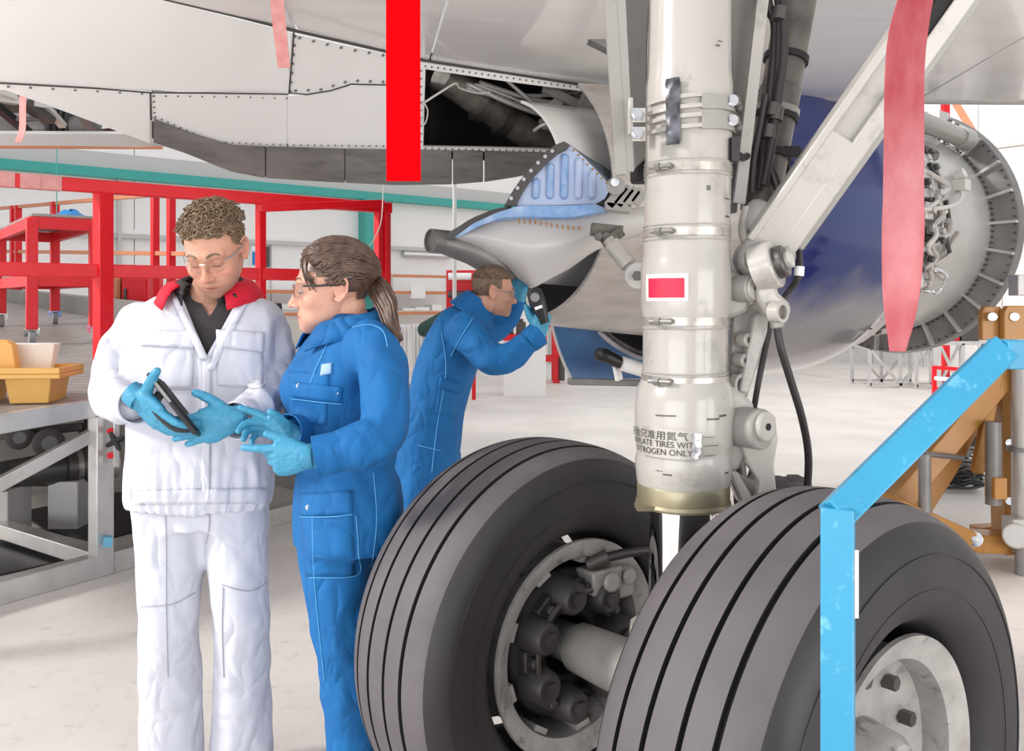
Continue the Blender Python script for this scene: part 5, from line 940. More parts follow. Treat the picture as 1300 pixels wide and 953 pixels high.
def vmesh(name, v, f, m_, parent, sharp=0):
    me = bpy.data.meshes.new(name); me.from_pydata((v-root_loc(parent)).tolist(), [], f); me.update(); me.polygons.foreach_set('use_smooth', [True]*len(me.polygons)); me.materials.append(m_)
    if sharp: me.set_sharp_from_angle(angle=R(sharp))
    o = bpy.data.objects.new(name, me); col.objects.link(o); o.parent = parent; return o
def wob(p, seed, sc_, oct_=3):
    r = np.random.RandomState(seed); out = 0; a = 1.0
    for k in range(oct_):
        q = p*sc_*(1.9**k)
        for j in range(3):
            kx = r.randn(3); kx /= np.linalg.norm(kx); k2 = r.randn(3); k2 /= np.linalg.norm(k2)
            out = out+a*np.sin(q@kx+2.2*np.sin(q@k2*.8+r.uniform(0, 6))+r.uniform(0, 6))/3
        a *= .55
    return out
def crease(p, n, seed, amp, sc_):          # sharp-valleyed cloth folds
    w_ = wob(p, seed, sc_, 2); w2 = wob(p, seed+9, sc_*1.7, 2)
    return p+n*(amp*((1-np.abs(w_)*1.6)*.8+.35*w2))[:, None]
def loft(q, secs, n=40, p=2.4):            # secs: centre, half width vector, half depth vector
    vs = []; th = np.linspace(0, 2*math.pi, n, endpoint=False); c = np.cos(th); s = np.sin(th); cc = np.sign(c)*np.abs(c)**(2/p); ss = np.sign(s)*np.abs(s)**(2/p)
    for ce, a, b in secs: vs.append(np.asarray(ce)+cc[:, None]*np.asarray(a)+ss[:, None]*np.asarray(b))
    m = len(secs); fs = [(i*n+k, i*n+(k+1) % n, (i+1)*n+(k+1) % n, (i+1)*n+k) for i in range(m-1) for k in range(n)]
    fs += [tuple(range(n))[::-1], tuple(range((m-1)*n, m*n))]; return q.add(np.concatenate(vs), fs)
def limb(q, pts, n=20, k=14, ell=1.0):     # pts: (point, radius)
    pp = np.array([np.r_[np.asarray(p, float), r] for p, r in pts]); s = spline(pp, k); return q.tube(s[:, :3], np.maximum(s[:, 3], .004), n, ell=ell, round_=4)
def slv(a): d = nrm(a[-1][0]-a[-2][0]); return a[:-1]+[(a[-1][0]-d*a[-1][1]*.8, a[-1][1])]
def rp(r, Y): return r*Y/F
# ---- head: a signed-distance face, sampled from the middle of the skull (local: x across, y forward, z up, eyes at z = 0)
def sd_ell(p, c, r): q = p-np.array(c); r = np.array(r); k0 = np.linalg.norm(q/r, axis=1); k1 = np.linalg.norm(q/r**2, axis=1)+1e-9; return k0*(k0-1)/k1
def sd_cap(p, a, b, ra, rb): a = np.array(a); b = np.array(b); t = np.clip(((p-a)@(b-a))/((b-a)@(b-a)), 0, 1); return np.linalg.norm(p-a-t[:, None]*(b-a), axis=1)-(ra+(rb-ra)*t)
def smn(a, b, k): h = np.clip(.5+.5*(b-a)/k, 0, 1); return b+(a-b)*h-k*h*(1-h)
def smx(a, b, k): return -smn(-a, -b, k)
def head_sdf(p, jaw=1.0, nose=1.0, chin=1.0, full=1.0):
    d = sd_ell(p, (0, -.014, .040), (.0765, .097, .084))
    d = smn(d, sd_ell(p, (0, .028, -.005), (.064, .062, .078)), .03)
    d = smn(d, sd_ell(p, (0, .030, -.062), (.054*jaw, .054, .050)), .03)
    d = smn(d, sd_ell(p, (0, .076, -.098), (.021*jaw, .018*chin, .017)), .025)
    for s in (-1, 1):
        d = smn(d, sd_cap(p, (s*.012, .088, .024), (s*.045, .074, .024), .010, .008), .014)
        d = smn(d, sd_ell(p, (s*.044, .062, -.030), (.021*full, .020, .019)), .024)
        d = smx(d, -sd_ell(p, (s*.031, .100, .000), (.019, .016, .0125)), .012)
        d = smn(d, sd_ell(p, (s*.031, .0745, -.001), (.0165, .0145, .0125)), .004)
        d = smn(d, sd_ell(p, (s*.026, .058, -.072), (.026*full, .026, .024)), .02)
    d = smn(d, sd_cap(p, (0, .086, .014), (0, .108*nose, -.030), .0075, .0105), .011)
    d = smn(d, sd_ell(p, (0, .1125*nose, -.036), (.0115, .011, .0098)), .008)
    for s in (-1, 1):
        d = smn(d, sd_ell(p, (s*.0125, .100, -.040), (.0075, .010, .0075)), .006)
        d = smx(d, -sd_ell(p, (s*.0065, .107, -.0475), (.0035, .006, .003)), .003)
    d = smn(d, sd_ell(p, (0, .077, -.068), (.028, .016, .024)), .018)
    d = smn(d, sd_cap(p, (-.017, .0865, -.0665), (.017, .0865, -.0665), .0045, .0045), .006)
    d = smn(d, sd_ell(p, (0, .0905, -.0650), (.014, .0085, .0050)), .006)
    d = smn(d, sd_ell(p, (0, .0890, -.0780), (.019, .0095, .0060)), .006)
    d = smx(d, -sd_cap(p, (-.023, .0905, -.0715), (.023, .0905, -.0715), .0018, .0018), .003)
    return d
def radial(fn, c0, nu=120, nv=100, rmax=.2):
    th = np.linspace(0, 2*math.pi, nu, endpoint=False); ph = np.linspace(0, math.pi, nv+1)[1:-1]; T, H = np.meshgrid(th, ph); D = np.stack([np.sin(H)*np.sin(T), np.sin(H)*np.cos(T), np.cos(H)], 2).reshape(-1, 3)
    D = np.concatenate([D, [[0, 0, 1], [0, 0, -1]]]); lo = np.zeros(len(D)); c0 = np.array(c0)
    # march outwards from inside to the last crossing
    rs = np.linspace(.03, rmax, 60); vals = np.stack([fn(c0+D*r) for r in rs], 1); ins = vals < 0; last = ins.shape[1]-1-np.argmax(ins[:, ::-1], axis=1); a = rs[last]; b = rs[np.minimum(last+1, len(rs)-1)]
    for _ in range(14): m_ = (a+b)/2; s = fn(c0+D*m_[:, None]) < 0; a = np.where(s, m_, a); b = np.where(s, b, m_)
    v = c0+D*a[:, None]; L = nv-1; fs = []
    for i in range(L-1):
        for k in range(nu): k2 = (k+1) % nu; fs.append((i*nu+k, (i+1)*nu+k, (i+1)*nu+k2, i*nu+k2))
    n0 = L*nu
    for k in range(nu): fs.append((n0, k, (k+1) % nu)); fs.append((n0+1, (L-1)*nu+(k+1) % nu, (L-1)*nu+k))
    return v, fs
class Head:
    def __init__(s, loc, fwd, pitch=0, roll=0, scale=1.0, **kw):
        fw = nrm([fwd[0], fwd[1], 0]); x = np.cross(fw, UP); cp, sp_ = math.cos(pitch), math.sin(pitch)
        y = fw*cp-UP*sp_; z = np.cross(x, y); cr, sr = math.cos(roll), math.sin(roll); x2 = x*cr+z*sr; z2 = -x*sr+z*cr
        s.A = np.array([x2, y, z2]); s.loc = np.asarray(loc, float); s.k = scale; s.kw = kw; s.fn = lambda p: head_sdf(p, **kw)
    def w(s, p): return s.loc+(np.asarray(p, float)*s.k)@s.A
    def l(s, p): return ((np.asarray(p)-s.loc)@s.A.T)/s.k
    def add(s, q):
        v, f = radial(s.fn, (0, .008, -.008)); q.add(s.w(v), f)
        for e in (-1, 1):
            c = lambda y, z, x=.074: s.w((e*x, y, z))
            q.tube([c(.004, .012, .076), c(-.006, .026, .081), c(-.022, .028, .085), c(-.031, .014, .086), c(-.028, -.010, .084), c(-.018, -.026, .08), c(-.008, -.034, .077), c(.002, -.028, .074)], [.0045*s.k]*5+[.005*s.k, .0075*s.k, .004*s.k], 8, round_=2)
            q.ell(s.w((e*.074, -.012, -.002)), (.006*s.k, .019*s.k, .027*s.k), s.A, 14, 10)
    def scalp(s, D, off): # surface points along local directions
        D = D/np.linalg.norm(D, axis=1)[:, None]; c0 = np.array([0, .008, -.008]); a = np.full(len(D), .03); b = np.full(len(D), .2)
        for _ in range(16): m_ = (a+b)/2; t = s.fn(c0+D*m_[:, None]) < 0; a = np.where(t, m_, a); b = np.where(t, b, m_)
        return c0+D*(a+off)[:, None]
def skin_colors(o, hd, base, lips, stub, red, stubble=0.0, parent_loc=None):
    me = o.data; n = len(me.vertices); v = np.zeros(n*3); me.vertices.foreach_get('co', v); v = v.reshape(-1, 3)+root_loc(o); p = hd.l(v)
    b = np.array(lin(base)); c = np.tile(b, (n, 1)); g = lambda c0, r: np.exp(-(((p-np.array(c0))/np.array(r))**2).sum(1))
    def mixc(c, col_, w_): return c+(np.array(lin(col_))-c)*np.clip(w_, 0, 1)[:, None]
    if stubble:
        w_ = np.clip((-.045-p[:, 2])/.03, 0, 1)*np.clip((p[:, 1]-.0)/.03, 0, 1)*(p[:, 2] > -.16)+.9*g((0, .095, -.055), (.022, .03, .006)); c = mixc(c, stub, w_*stubble)
    c = mixc(c, red, .45*(g((.045, .07, -.03), (.022, .03, .018))+g((-.045, .07, -.03), (.022, .03, .018)))+.55*g((0, .115, -.036), (.016, .02, .014))+.4*(g((.08, -.01, -.002), (.012, .03, .04))+g((-.08, -.01, -.002), (.012, .03, .04))))
    c = mixc(c, lips, .95*g((0, .092, -.0715), (.021, .03, .0075)))
    c = mixc(c, '4e2a26', .85*g((0, .092, -.0715), (.020, .03, .0019)))
    for s in (-1, 1):
        c = mixc(c, 'a06a58', .5*g((s*.031, .085, .002), (.021, .02, .012))); c = mixc(c, '3a2620', .8*g((s*.031, .088, -.0075), (.017, .02, .0022)))
    a = me.color_attributes.new('Col', 'FLOAT_COLOR', 'POINT'); a.data.foreach_set('color', np.concatenate([c, np.ones((n, 1))], 1).ravel())
# ---- hand
def hand(q, W, Fd, T, side, curls, thumb, k=1.0, fat=1.0):
    k *= .93
    Fd = nrm(Fd); T = nrm(np.asarray(T)-Fd*(np.asarray(T)@Fd)); Pd = np.cross(T, Fd)*side; W = np.asarray(W, float)   # side +1 right hand, -1 left hand
    at = lambda f, t, p: W+k*(Fd*f+T*t+Pd*p)
    loft(q, [(at(-.03, 0, 0), T*.027*k*fat, Pd*.020*k*fat), (at(0, 0, 0), T*.028*k*fat, Pd*.019*k*fat), (at(.03, .002, .002), T*.036*k*fat, Pd*.017*k*fat), (at(.065, 0, .002), T*.041*k*fat, Pd*.0145*k*fat), (at(.09, 0, .002), T*.040*k*fat, Pd*.0125*k*fat), (at(.098, 0, .002), T*.034*k*fat, Pd*.009*k*fat)], 24, 2.4)
    tips = []
    for i, (t0, L) in enumerate(zip((.030, .010, -.0105, -.030), ((.042, .026, .022), (.046, .030, .023), (.043, .028, .022), (.034, .021, .020)))):
        cu = curls[i]; sp_ = (cu[3] if len(cu) > 3 else (.10, .02, -.05, -.12)[i]); d = Fd*math.cos(sp_)+T*math.sin(sp_); p = at(.068, t0*.95, .001); pts = [(p, .0098*k*fat)]; p = at((.092, .096, .092, .084)[i], t0, .001); pts.append((p, .0102*k*fat)); an = 0
        for j in range(3):
            an += cu[j]; dd = d*math.cos(an)+Pd*math.sin(an); p = p+dd*L[j]*k; pts.append((p, (.0095, .0086, .0074)[j]*k*fat*(.9 if i == 3 else 1)))
        limb(q, pts, 12, 16); tips.append(p)
    d = nrm(Fd*thumb[0]+T*thumb[1]+Pd*thumb[2]); p = at(.018, .020, .006); pts = [(p, .0145*k*fat)]; d2 = nrm(d+(Fd*.35 if len(thumb) < 4 else Fd*thumb[3]))
    p = p+d*.046*k; pts.append((p, .0125*k*fat)); p = p+nrm(d+d2)*.034*k; pts.append((p, .0110*k*fat)); p = p+d2*.028*k; pts.append((p, .0088*k*fat)); limb(q, pts, 12, 14); tips.append(p); return tips
def drape_fn(bvh, off):
    o = Vector((0, 0, CAMZ))
    def fn(u, v, Yf=2.5):
        d = Vector(P(u, v, 1.0))-o; d.normalize(); h = bvh.ray_cast(o, d); p = np.array(h[0]) if h[0] is not None else P(u, v, Yf); return p-np.array(d)*off
    return fn
def patch(name, bvh, quad, off, m_, parent, nu=8, nv=8, th=-.002, Yf=2.5, label=None):
    fn = drape_fn(bvh, off); a, b, c, d = [np.array(x, float) for x in quad]; g = np.zeros((nv, nu, 3))
    for i in range(nv):
        for k in range(nu): s, t = k/(nu-1), i/(nv-1); q = (a*(1-s)+b*s)*(1-t)+(d*(1-s)+c*s)*t; g[i, k] = fn(q[0], q[1], Yf)
    q = MB(); q.grid(g, th); return part(name, q, M[m_], parent, sharp=0, label=label)
def seam(name, bvh, pts, off, r, m_, parent, n=30, Yf=2.5):
    fn = drape_fn(bvh, off); s = spline([(u, v, 0) for u, v in pts], n); q = MB(); q.tube([fn(u, v, Yf) for u, v, _ in s], r, 6); return part(name, q, M[m_], parent)
def snap(bvh, u, v, parent, r=.006, Yf=2.5): fn = drape_fn(bvh, .003); p = fn(u, v, Yf); q = MB(); q.lathe(p, (0, -1, 0), [(0, .001), (0, r), (.003, r), (.004, r*.7), (.003, r*.4), (.003, .001)], 14); return part('snap_button', q, M['silver'], parent)
def make_bvh(v, f): return BVHTree.FromPolygons(v.tolist(), f)
def boots(q, an, fwd, k=1.0):
    an = np.array([an[0], an[1], 0]); f_ = nrm([fwd[0], fwd[1], 0]); s_ = np.cross(f_, UP)
    loft(q, [(an-f_*.07*k+UP*.035, s_*.030, UP*.034), (an-f_*.05*k+UP*.045, s_*.038, UP*.044), (an+UP*.055, s_*.04, UP*.054), (an+f_*.08*k+UP*.045, s_*.045, UP*.044), (an+f_*.15*k+UP*.036, s_*.048, UP*.035), (an+f_*.19*k+UP*.028, s_*.04, UP*.027), (an+f_*.205*k+UP*.025, s_*.02, UP*.018)], 20, 2.6); q.tube([an+UP*.05, an+UP*.2], .052, 18)
def collar(name, m_, parent, nc, zt, fwd, r_top, r_out, drop, front_gap, tip, th=.004, tilt=0.0, n=30):
    f_ = nrm([fwd[0], fwd[1], 0]); s_ = np.cross(f_, UP); g = np.zeros((5, n, 3))
    for k in range(n):
        a = -math.pi+front_gap+(2*math.pi-2*front_gap)*k/(n-1); d = -(-f_*math.cos(a))*-1; d = s_*math.sin(a)-f_*math.cos(a); fr = abs(a)/math.pi   # a = 0 at the back
        tp = tip*max(0, (fr-.62)/.38)**1.5
        for i in range(5):
            t = i/4; rr = r_top+(r_out-r_top)*(t**1.2)+.008*math.sin(math.pi*t)
            z = zt-tilt*fr-drop*t*t*(1)-tp*t-.02*fr*0+.010*math.sin(math.pi*t)
            g[i, k] = np.asarray(nc)+d*rr*np.array([1, 1, 0])+(d*tp*.35*t)+UP*z
    q = MB(); q.grid(g, th); return part(name, q, M[m_], parent, sharp=0)
def glove_mesh(name, fn, parent, vox=.0028, Y=2.4):
    q = MB(); fn(q, 1.28); v, n, f = remesh(q, vox, 2, .4); v = v+n*(.0007*wob(v, 5, 260, 2))[:, None]; return vmesh(name, v, f, M['glove'], parent)
def dark_eye(hd, parent, look=(0, 1, 0), iris='iris'):
    for e in (-1, 1):
        q = MB(); c = hd.w((e*.031, .0775, -.0015)); q.ell(c, np.array([.0125, .0125, .0082])*hd.k, hd.A, 16, 12); o = part('eye', q, M['eye'], parent)
        lk = nrm(np.array(look)); q = MB(); q.ell(hd.w(np.array([e*.031, .0775, -.0015])+lk*.0105), np.array([.0058, .003, .0058])*hd.k, hd.A, 14, 8); part('iris', q, M['iris'], o)
def brow(hd, parent, m_, th=.0028):
    for e in (-1, 1): q = MB(); D = np.array([(e*x, .09-.25*x, z) for x, z in ((.012, .021), (.022, .026), (.034, .028), (.046, .023))]); D2 = D-np.array([0, .008, -.008]); s = hd.scalp(D2, .0005); q.tube(spline(hd.w(s), 14), np.array([.6, .9, 1, 1, 1, 1, 1, 1, .95, .9, .8, .7, .55, .4])*th*hd.k, 6, ell=.7); part('eyebrow', q, m_, parent)
def glasses(hd, parent, dark=False):
    q = MB()
    for e in (-1, 1):
        g = np.zeros((6, 8, 3))
        for i in range(6):
            for k in range(8):
                x = .006+.052*k/7; z = .016-.036*i/5*(1-.25*((k-3.5)/3.5)**2); y = .104-.62*max(0, x-.022)**1.25*2.2; g[i, k] = hd.w((e*x, y, z))
        q = MB(); q.grid(g, .0016); ln = part('lens', q, M['lens'], gl_root[0]) if False else part('lens', q, M['lens'], parent)
        rim_ = [g[0, k] for k in range(8)]+[g[i, 7] for i in range(1, 6)]+[g[5, k] for k in range(6, -1, -1)]+[g[i, 0] for i in range(4, 0, -1)]
        q = MB(); q.tube(rim_, .0010, 6, closed=True); part('lens_rim', q, M['lens' if not dark else 'grey_plastic'], parent)
        q = MB(); q.tube([hd.w((e*.058, .080, .010)), hd.w((e*.074, .055, .008)), hd.w((e*.0795, .01, .008)), hd.w((e*.079, -.012, .006))], .0022 if not dark else .003, 8, ell=.6); part('temple_arm', q, M['black' if dark else 'grey_plastic'], parent)
    q = MB(); q.tube([hd.w((-.007, .104, .008)), hd.w((0, .107, .010)), hd.w((.007, .104, .008))], .002, 8); part('nose_bridge', q, M['grey_plastic' if dark else 'frost'], parent)

# ---------------------------------------------------------------- the man in white
Ym = 2.72; f0 = np.array([.04, -1, 0]); 
man = thing('person', 'man in white jacket with red collar, looking down at a tablet held in blue gloves', 'person', np.append(P(258, 600, Ym)[:2], 0))
hd = Head(P(274, 317, 2.60), (-.06, -1), pitch=.55, roll=-.05, scale=1.05, jaw=1.04)
def tor(secs, Y, rot, grow=1.0, dz=0):
    out = []; f_ = nrm([math.sin(rot), -math.cos(rot), 0]); s_ = np.array([-f_[1], f_[0], 0])
    for (v, u, hw, dp) in secs: out.append((P(u, v, Y), s_*rp(hw, Y)*grow, f_*dp*grow))
    return out
jk_s = [(368, 267, 40, .070), (376, 266, 62, .085), (387, 264, 84, .105), (402, 261, 96, .122), (430, 259, 96, .138), (470, 258, 98, .150), (520, 257, 93, .150), (570, 256, 91, .150), (610, 254, 92, .150), (632, 253, 91, .145), (641, 253, 88, .138)]
armR = [(P(180, 412, 2.75), rp(29, Ym)), (P(163, 432, 2.75), rp(29, Ym)), (P(148, 470, 2.72), rp(29, Ym)), (P(144, 499, 2.66), rp(27, Ym)), (P(154, 512, 2.54), rp(24, Ym)), (P(172, 514, 2.43), rp(20, Ym))]
armL = [(P(330, 412, 2.75), rp(28, Ym)), (P(342, 436, 2.75), rp(27, Ym)), (P(348, 470, 2.72), rp(25, Ym)), (P(345, 502, 2.66), rp(25, Ym)), (P(328, 519, 2.55), rp(23, Ym)), (P(304, 532, 2.44), rp(21, Ym))]
nb = P(266, 384, 2.70)
def man_hR(q, fat): return hand(q, P(174, 504, 2.39), (.58, -.14, -.50), (-.1, -.4, 1), 1, [(.12, .25, .3), (.15, .3, .3), (.2, .35, .3), (.25, .4, .3)], (.0, 1, .12, .1), 1.06, fat)
def man_hL(q, fat): return hand(q, P(300, 531, 2.42), (-.95, -.28, -.22), (-.25, .05, 1), -1, [(.12, .15, .1), (.2, .2, .15), (.28, .25, .2), (.35, .3, .2)], (.55, .75, .0, .5), 1.06, fat)
legR = [(P(220, 640, 2.74), .125), (P(218, 700, 2.73), .108), (P(214, 780, 2.70), .090), (P(217, 860, 2.74), .094), (P(218, 968, 2.76), .098)]
legL = [(P(292, 640, 2.74), .120), (P(300, 700, 2.73), .100), (P(306, 775, 2.70), .083), (P(308, 860, 2.76), .088), (P(306, 968, 2.80), .098)]
q = MB(); hd.add(q); limb(q, [(hd.w((0, -.02, -.05)), .062), (P(268, 372, 2.68), .062), (nb, .07)], 20, 10)
loft(q, tor(jk_s, 2.72, .0, .86)); limb(q, [(p, r*.62) for p, r in armR[:-1]]+[(P(174, 504, 2.39), .021)]); limb(q, [(p, r*.62) for p, r in armL[:-1]]+[(P(300, 531, 2.42), .021)])
for lg in (legR, legL): limb(q, [(p, r*.72) for p, r in lg])
for a, fn_ in (((1, 0), man_hR), ((0, 1), man_hL)): fn_(q, .90)
for lg in (legR, legL): boots(q, lg[-1][0], (0, -1), .9)
v, n, f = remesh(q, .0033, 1, .25); body = vmesh('body', v, f, M['skin'], man); skin_colors(body, hd, 'cc967e', 'a85f55', '84604f', 'cc7a66', .6)
brow(hd, man, M['hair_m'], .0042)
q = MB(); loft(q, tor(jk_s, 2.72, .0)); limb(q, slv(armR), 24, 24); limb(q, slv(armL), 24, 24); v, n, f = remesh(q, .0085, 5, .5)
cutL = np.array([(240, 366), (228, 380), (263, 440)]); apex = (263, 440)
def vcut(v, f, el, er, ap, ymax):   # open a V at the neck: cut along the two rays el-ap and er-ap as seen from the front
    bm = bmesh.new(); me = bpy.data.meshes.new('t'); me.from_pydata(v.tolist(), [], f); bm.from_mesh(me); o = np.array([0, 0, CAMZ]); pl_ = []
    for a in (el, er):
        p0, p1 = P(*a, 2.5), P(*ap, 2.5); nn = np.cross(p0-o, p1-o); nn /= np.linalg.norm(nn); mid = P((el[0]+er[0])/2, (el[1]+er[1])/2, 2.5)-o
        if nn@mid < 0: nn = -nn
        pl_.append(nn); bmesh.ops.bisect_plane(bm, geom=bm.verts[:]+bm.edges[:]+bm.faces[:], plane_co=tuple(o), plane_no=tuple(nn))
    dl = [fc_ for fc_ in bm.faces if all((np.array(fc_.calc_center_median())-o)@nn > 1e-5 for nn in pl_) and fc_.calc_center_median().y < ymax and fc_.normal.y < .55]
    bmesh.ops.delete(bm, geom=dl, context='FACES'); bmesh.ops.delete(bm, geom=[x for x in bm.verts if not x.link_faces], context='VERTS'); bm.to_mesh(me); bm.free(); return me
def fold_amp(v, pts, rad): d = np.min([np.linalg.norm(v-np.asarray(p), axis=1) for p in pts], axis=0); return np.exp(-(d/rad)**2)
def cloth_folds(v, n, seed, joints, base=.005, jamp=.011, sc_=16, vert=(1, 1, .55)):
    p = v*np.array(vert); w_ = wob(p, seed, sc_, 2); w2 = wob(v, seed+3, sc_*1.8, 2); j = fold_amp(v, joints, .11); return v+n*((base+jamp*j)*((.6-np.abs(w_)*1.3)+.5*w2*(.4+j)))[:, None]
v = cloth_folds(v, n, 3, [armR[3][0], armL[3][0], armR[1][0], armL[1][0], P(255, 620, 2.6), armL[4][0]], .0055, .013, 15)
hem = np.clip((CAMZ-(560-HY)/F*2.72-v[:, 2])/.12, 0, 1)*(np.abs(v[:, 0]-P(255, 0, 2.72)[0]) < .26)*(v[:, 1] > 2.45); th_ = np.arctan2(v[:, 0]-P(254, 0, 2.72)[0], 2.72-v[:, 1]); v = v+n*(hem*.0035*np.sin(th_*34+wob(v, 8, 9)))[:, None]
jme = vcut(v, f, (229, 372), (304, 376), (262, 452), 2.70); jme.polygons.foreach_set('use_smooth', [True]*len(jme.polygons)); jme.materials.append(M['cloth_w'])
jme.transform(Matrix.Translation(-Vector(man.location))); jacket = bpy.data.objects.new('jacket', jme); col.objects.link(jacket); jacket.parent = man
bj = make_bvh(v, f)
q = MB(); loft(q, tor(jk_s[:-3], 2.72, .0, .93)); v2, n2, f2 = remesh(q, .008, 3); sme = vcut(v2, f2, (236, 352), (294, 358), (266, 402), 2.70); sme.polygons.foreach_set('use_smooth', [True]*len(sme.polygons)); sme.materials.append(M['darkshirt']); sme.transform(Matrix.Translation(-Vector(man.location))); so = bpy.data.objects.new('polo_shirt', sme); col.objects.link(so); so.parent = man
collar('jacket_collar', 'crimson', jacket, P(267, 383, 2.715)*np.array([1, 1, 0]), 1.612, (0, -1), .090, .160, .056, .62, .045, .005, .050)
collar('polo_collar', 'darkshirt', so, P(267, 383, 2.70)*np.array([1, 1, 0]), 1.622, (0, -1), .074, .100, .045, .52, .04, .004, .055)
for (u, v_) in ((231, 372), (297, 376)): q = MB(); p = drape_fn(bj, .035)(u, v_, 2.6); q.ell(p, (.009, .005, .009)); part('collar_stud', q, M['black'], jacket)
# lapels, placket, pockets, stitching
q = MB()
for (pts, w_) in (([(226, 376), (238, 400), (252, 428), (264, 455)], -9), ([(306, 382), (292, 408), (276, 436), (262, 468)], 10)):
    fn = drape_fn(bj, .006); s = spline([(a, b, 0) for a, b in pts], 16); g = np.zeros((16, 4, 3))
    for i in range(16):
        for k in range(4): g[i, k] = fn(s[i, 0]+w_*k/3, s[i, 1]+2*k/3)-np.array([0, .004*math.sin(k/3*math.pi), 0])
    q = MB(); q.grid(g, -.003); part('lapel', q, M['cloth_w'], jacket, sharp=0)
patch('placket', bj, [(257, 452), (268, 452), (266, 634), (255, 634)], .004, 'cloth_w', jacket, 4, 26)
seam('stitching', bj, [(268, 455), (267, 540), (265, 634)], .006, .0012, 'thread_w', jacket)
for (a, b, c, d, nm) in (((178, 430), (246, 430), (245, 494), (180, 494), 'chest_pocket'), ((276, 428), (334, 430), (334, 492), (276, 490), 'chest_pocket')):
    patch(nm, bj, [a, b, c, d], .0035, 'cloth_w', jacket, 12, 12)
for (a, b, c, d) in (((177, 420), (247, 419), (245, 442), (178, 438)), ((274, 418), (336, 422), (335, 447), (275, 440))): patch('pocket_flap', bj, [a, b, c, d], .008, 'cloth_w', jacket, 12, 5)
for pts in ([(178, 439), (210, 441), (245, 443)], [(275, 441), (306, 444), (335, 448)], [(246, 442), (246, 480), (240, 491), (225, 494), (182, 493)], [(334, 448), (334, 490), (278, 489)]): seam('stitching', bj, pts, .0085, .0011, 'thread_w', jacket)
for u, v_ in ((184, 432), (193, 432), (241, 434), (282, 420)): snap(bj, u, v_, jacket, .005)
patch('waistband', bj, [(167, 623), (341, 619), (339, 639), (168, 641)], .006, 'cloth_w', jacket, 40, 4)
for arm, nm in ((armR, 'cuff'), (armL, 'cuff')):
    d = nrm(arm[-1][0]-arm[-2][0]); p = arm[-1][0]; r_ = arm[-1][1]; q = MB(); q.lathe(p-d*.05, d, [(-.02, r_*.98), (.03, r_*1.05), (.066, r_*1.08), (.066, r_*1.0), (.0, r_*.9)], 32); cu = part('cuff', q, M['cloth_w'], jacket, sharp=60)
q = MB(); loft(q, tor([(600, 255, 84, .135), (640, 255, 84, .135), (668, 256, 80, .13)], 2.74, .0)); limb(q, legR, 24, 22); limb(q, legL, 24, 22); v, n, f = remesh(q, .0085, 5)
v = cloth_folds(v, n, 17, [legR[2][0], legL[2][0], legR[4][0], legL[4][0], P(256, 665, 2.65), legR[3][0], legL[3][0]], .004, .009, 13, (1, 1, .8)); tr_ = vmesh('trousers', v, f, M['cloth_w'], man); bt = make_bvh(v, f)
for pts in ([(178, 770), (200, 769), (222, 766), (248, 752)], [(281, 742), (305, 749), (322, 749), (338, 740)], [(210, 645), (211, 700), (211, 770), (213, 860)], [(262, 640), (266, 660), (262, 690)], [(283, 745), (282, 800), (284, 860)]): seam('stitching', bt, pts, .003, .0016, 'thread_w', tr_, Yf=2.7)
for pr, fn_ in ((1, man_hR), (1, man_hL)): glove_mesh('glove', fn_, man)
for w0, dirn in ((P(174, 504, 2.39), (.58, -.14, -.50)), (P(300, 531, 2.42), (-.95, -.28, -.22))):
    d = nrm(dirn); q = MB(); q.lathe(w0-d*.022, d, [(0, .033), (.004, .035), (.035, .033), (.035, .028), (0, .031)], 24, closed=True); part('glove_cuff', q, M['glove'], man)
q = MB()
for lg in (legR, legL): boots(q, lg[-1][0], (0, -1))
v, n, f = remesh(q, .008, 2); 
for sgn in (0, 1):
    q = MB(); boots(q, (legR, legL)[sgn][-1][0], (0, -1)); v, n, f = remesh(q, .008, 2); vmesh('boot', v, f, M['boot'], man)
# curly hair
def curls(hd, mask, n, seed, rad=(.0035, .0055), off=(.006, .02), size=.011, m_='hair_m', parent=None, capoff=.008, turns=1.3):
    r = np.random.RandomState(seed); D = r.randn(n*6, 3); D /= np.linalg.norm(D, axis=1)[:, None]; s = hd.scalp(D, 0); ok = mask(s); D = D[ok][:n]; s = s[ok][:n]; q = MB()
    vv, ff = radial(hd.fn, (0, .008, -.008), 72, 56); mk = mask(vv); nn = vv-np.array([0, .008, -.008]); nn /= np.linalg.norm(nn, axis=1)[:, None]
    cv = vv+nn*capoff; keep = [fc_ for fc_ in ff if all(mk[i] for i in fc_)]; q.add(hd.w(cv), keep)
    for i in range(len(D)):
        up_ = D[i]; a = r.randn(3); a -= up_*(a@up_); a /= np.linalg.norm(a); b = np.cross(up_, a); h = r.uniform(*off); ph = r.uniform(0, 6.28); rr = size*r.uniform(.6, 1.2); pts = []
        for t in np.linspace(0, 1, 9): an = ph+t*turns*6.28; pts.append(s[i]+up_*(.002+h*t)+(a*math.cos(an)+b*math.sin(an))*rr*(.5+.5*t)-up_*0)
        q.tube(hd.w(np.array(pts)), np.linspace(r.uniform(*rad), .0018, 9)*hd.k, 5)
    return part('hair', q, M[m_], parent, sharp=0)
def mk_man(s): x, y, z = np.abs(s[:, 0]), s[:, 1], s[:, 2]; return (z > .070-.0*x+np.where(y > .05, .0, 0)) & (z > .06+.35*(y-.03)) | ((y < .035) & (z > .018+.5*np.maximum(0, y))) | ((y < -.045) & (z > -.055))
def mk_top(s): return mk_man(s) & (s[:, 2] > .062)
curls(hd, mk_top, 620, 3, off=(.010, .026), size=.011, parent=man, capoff=.012)
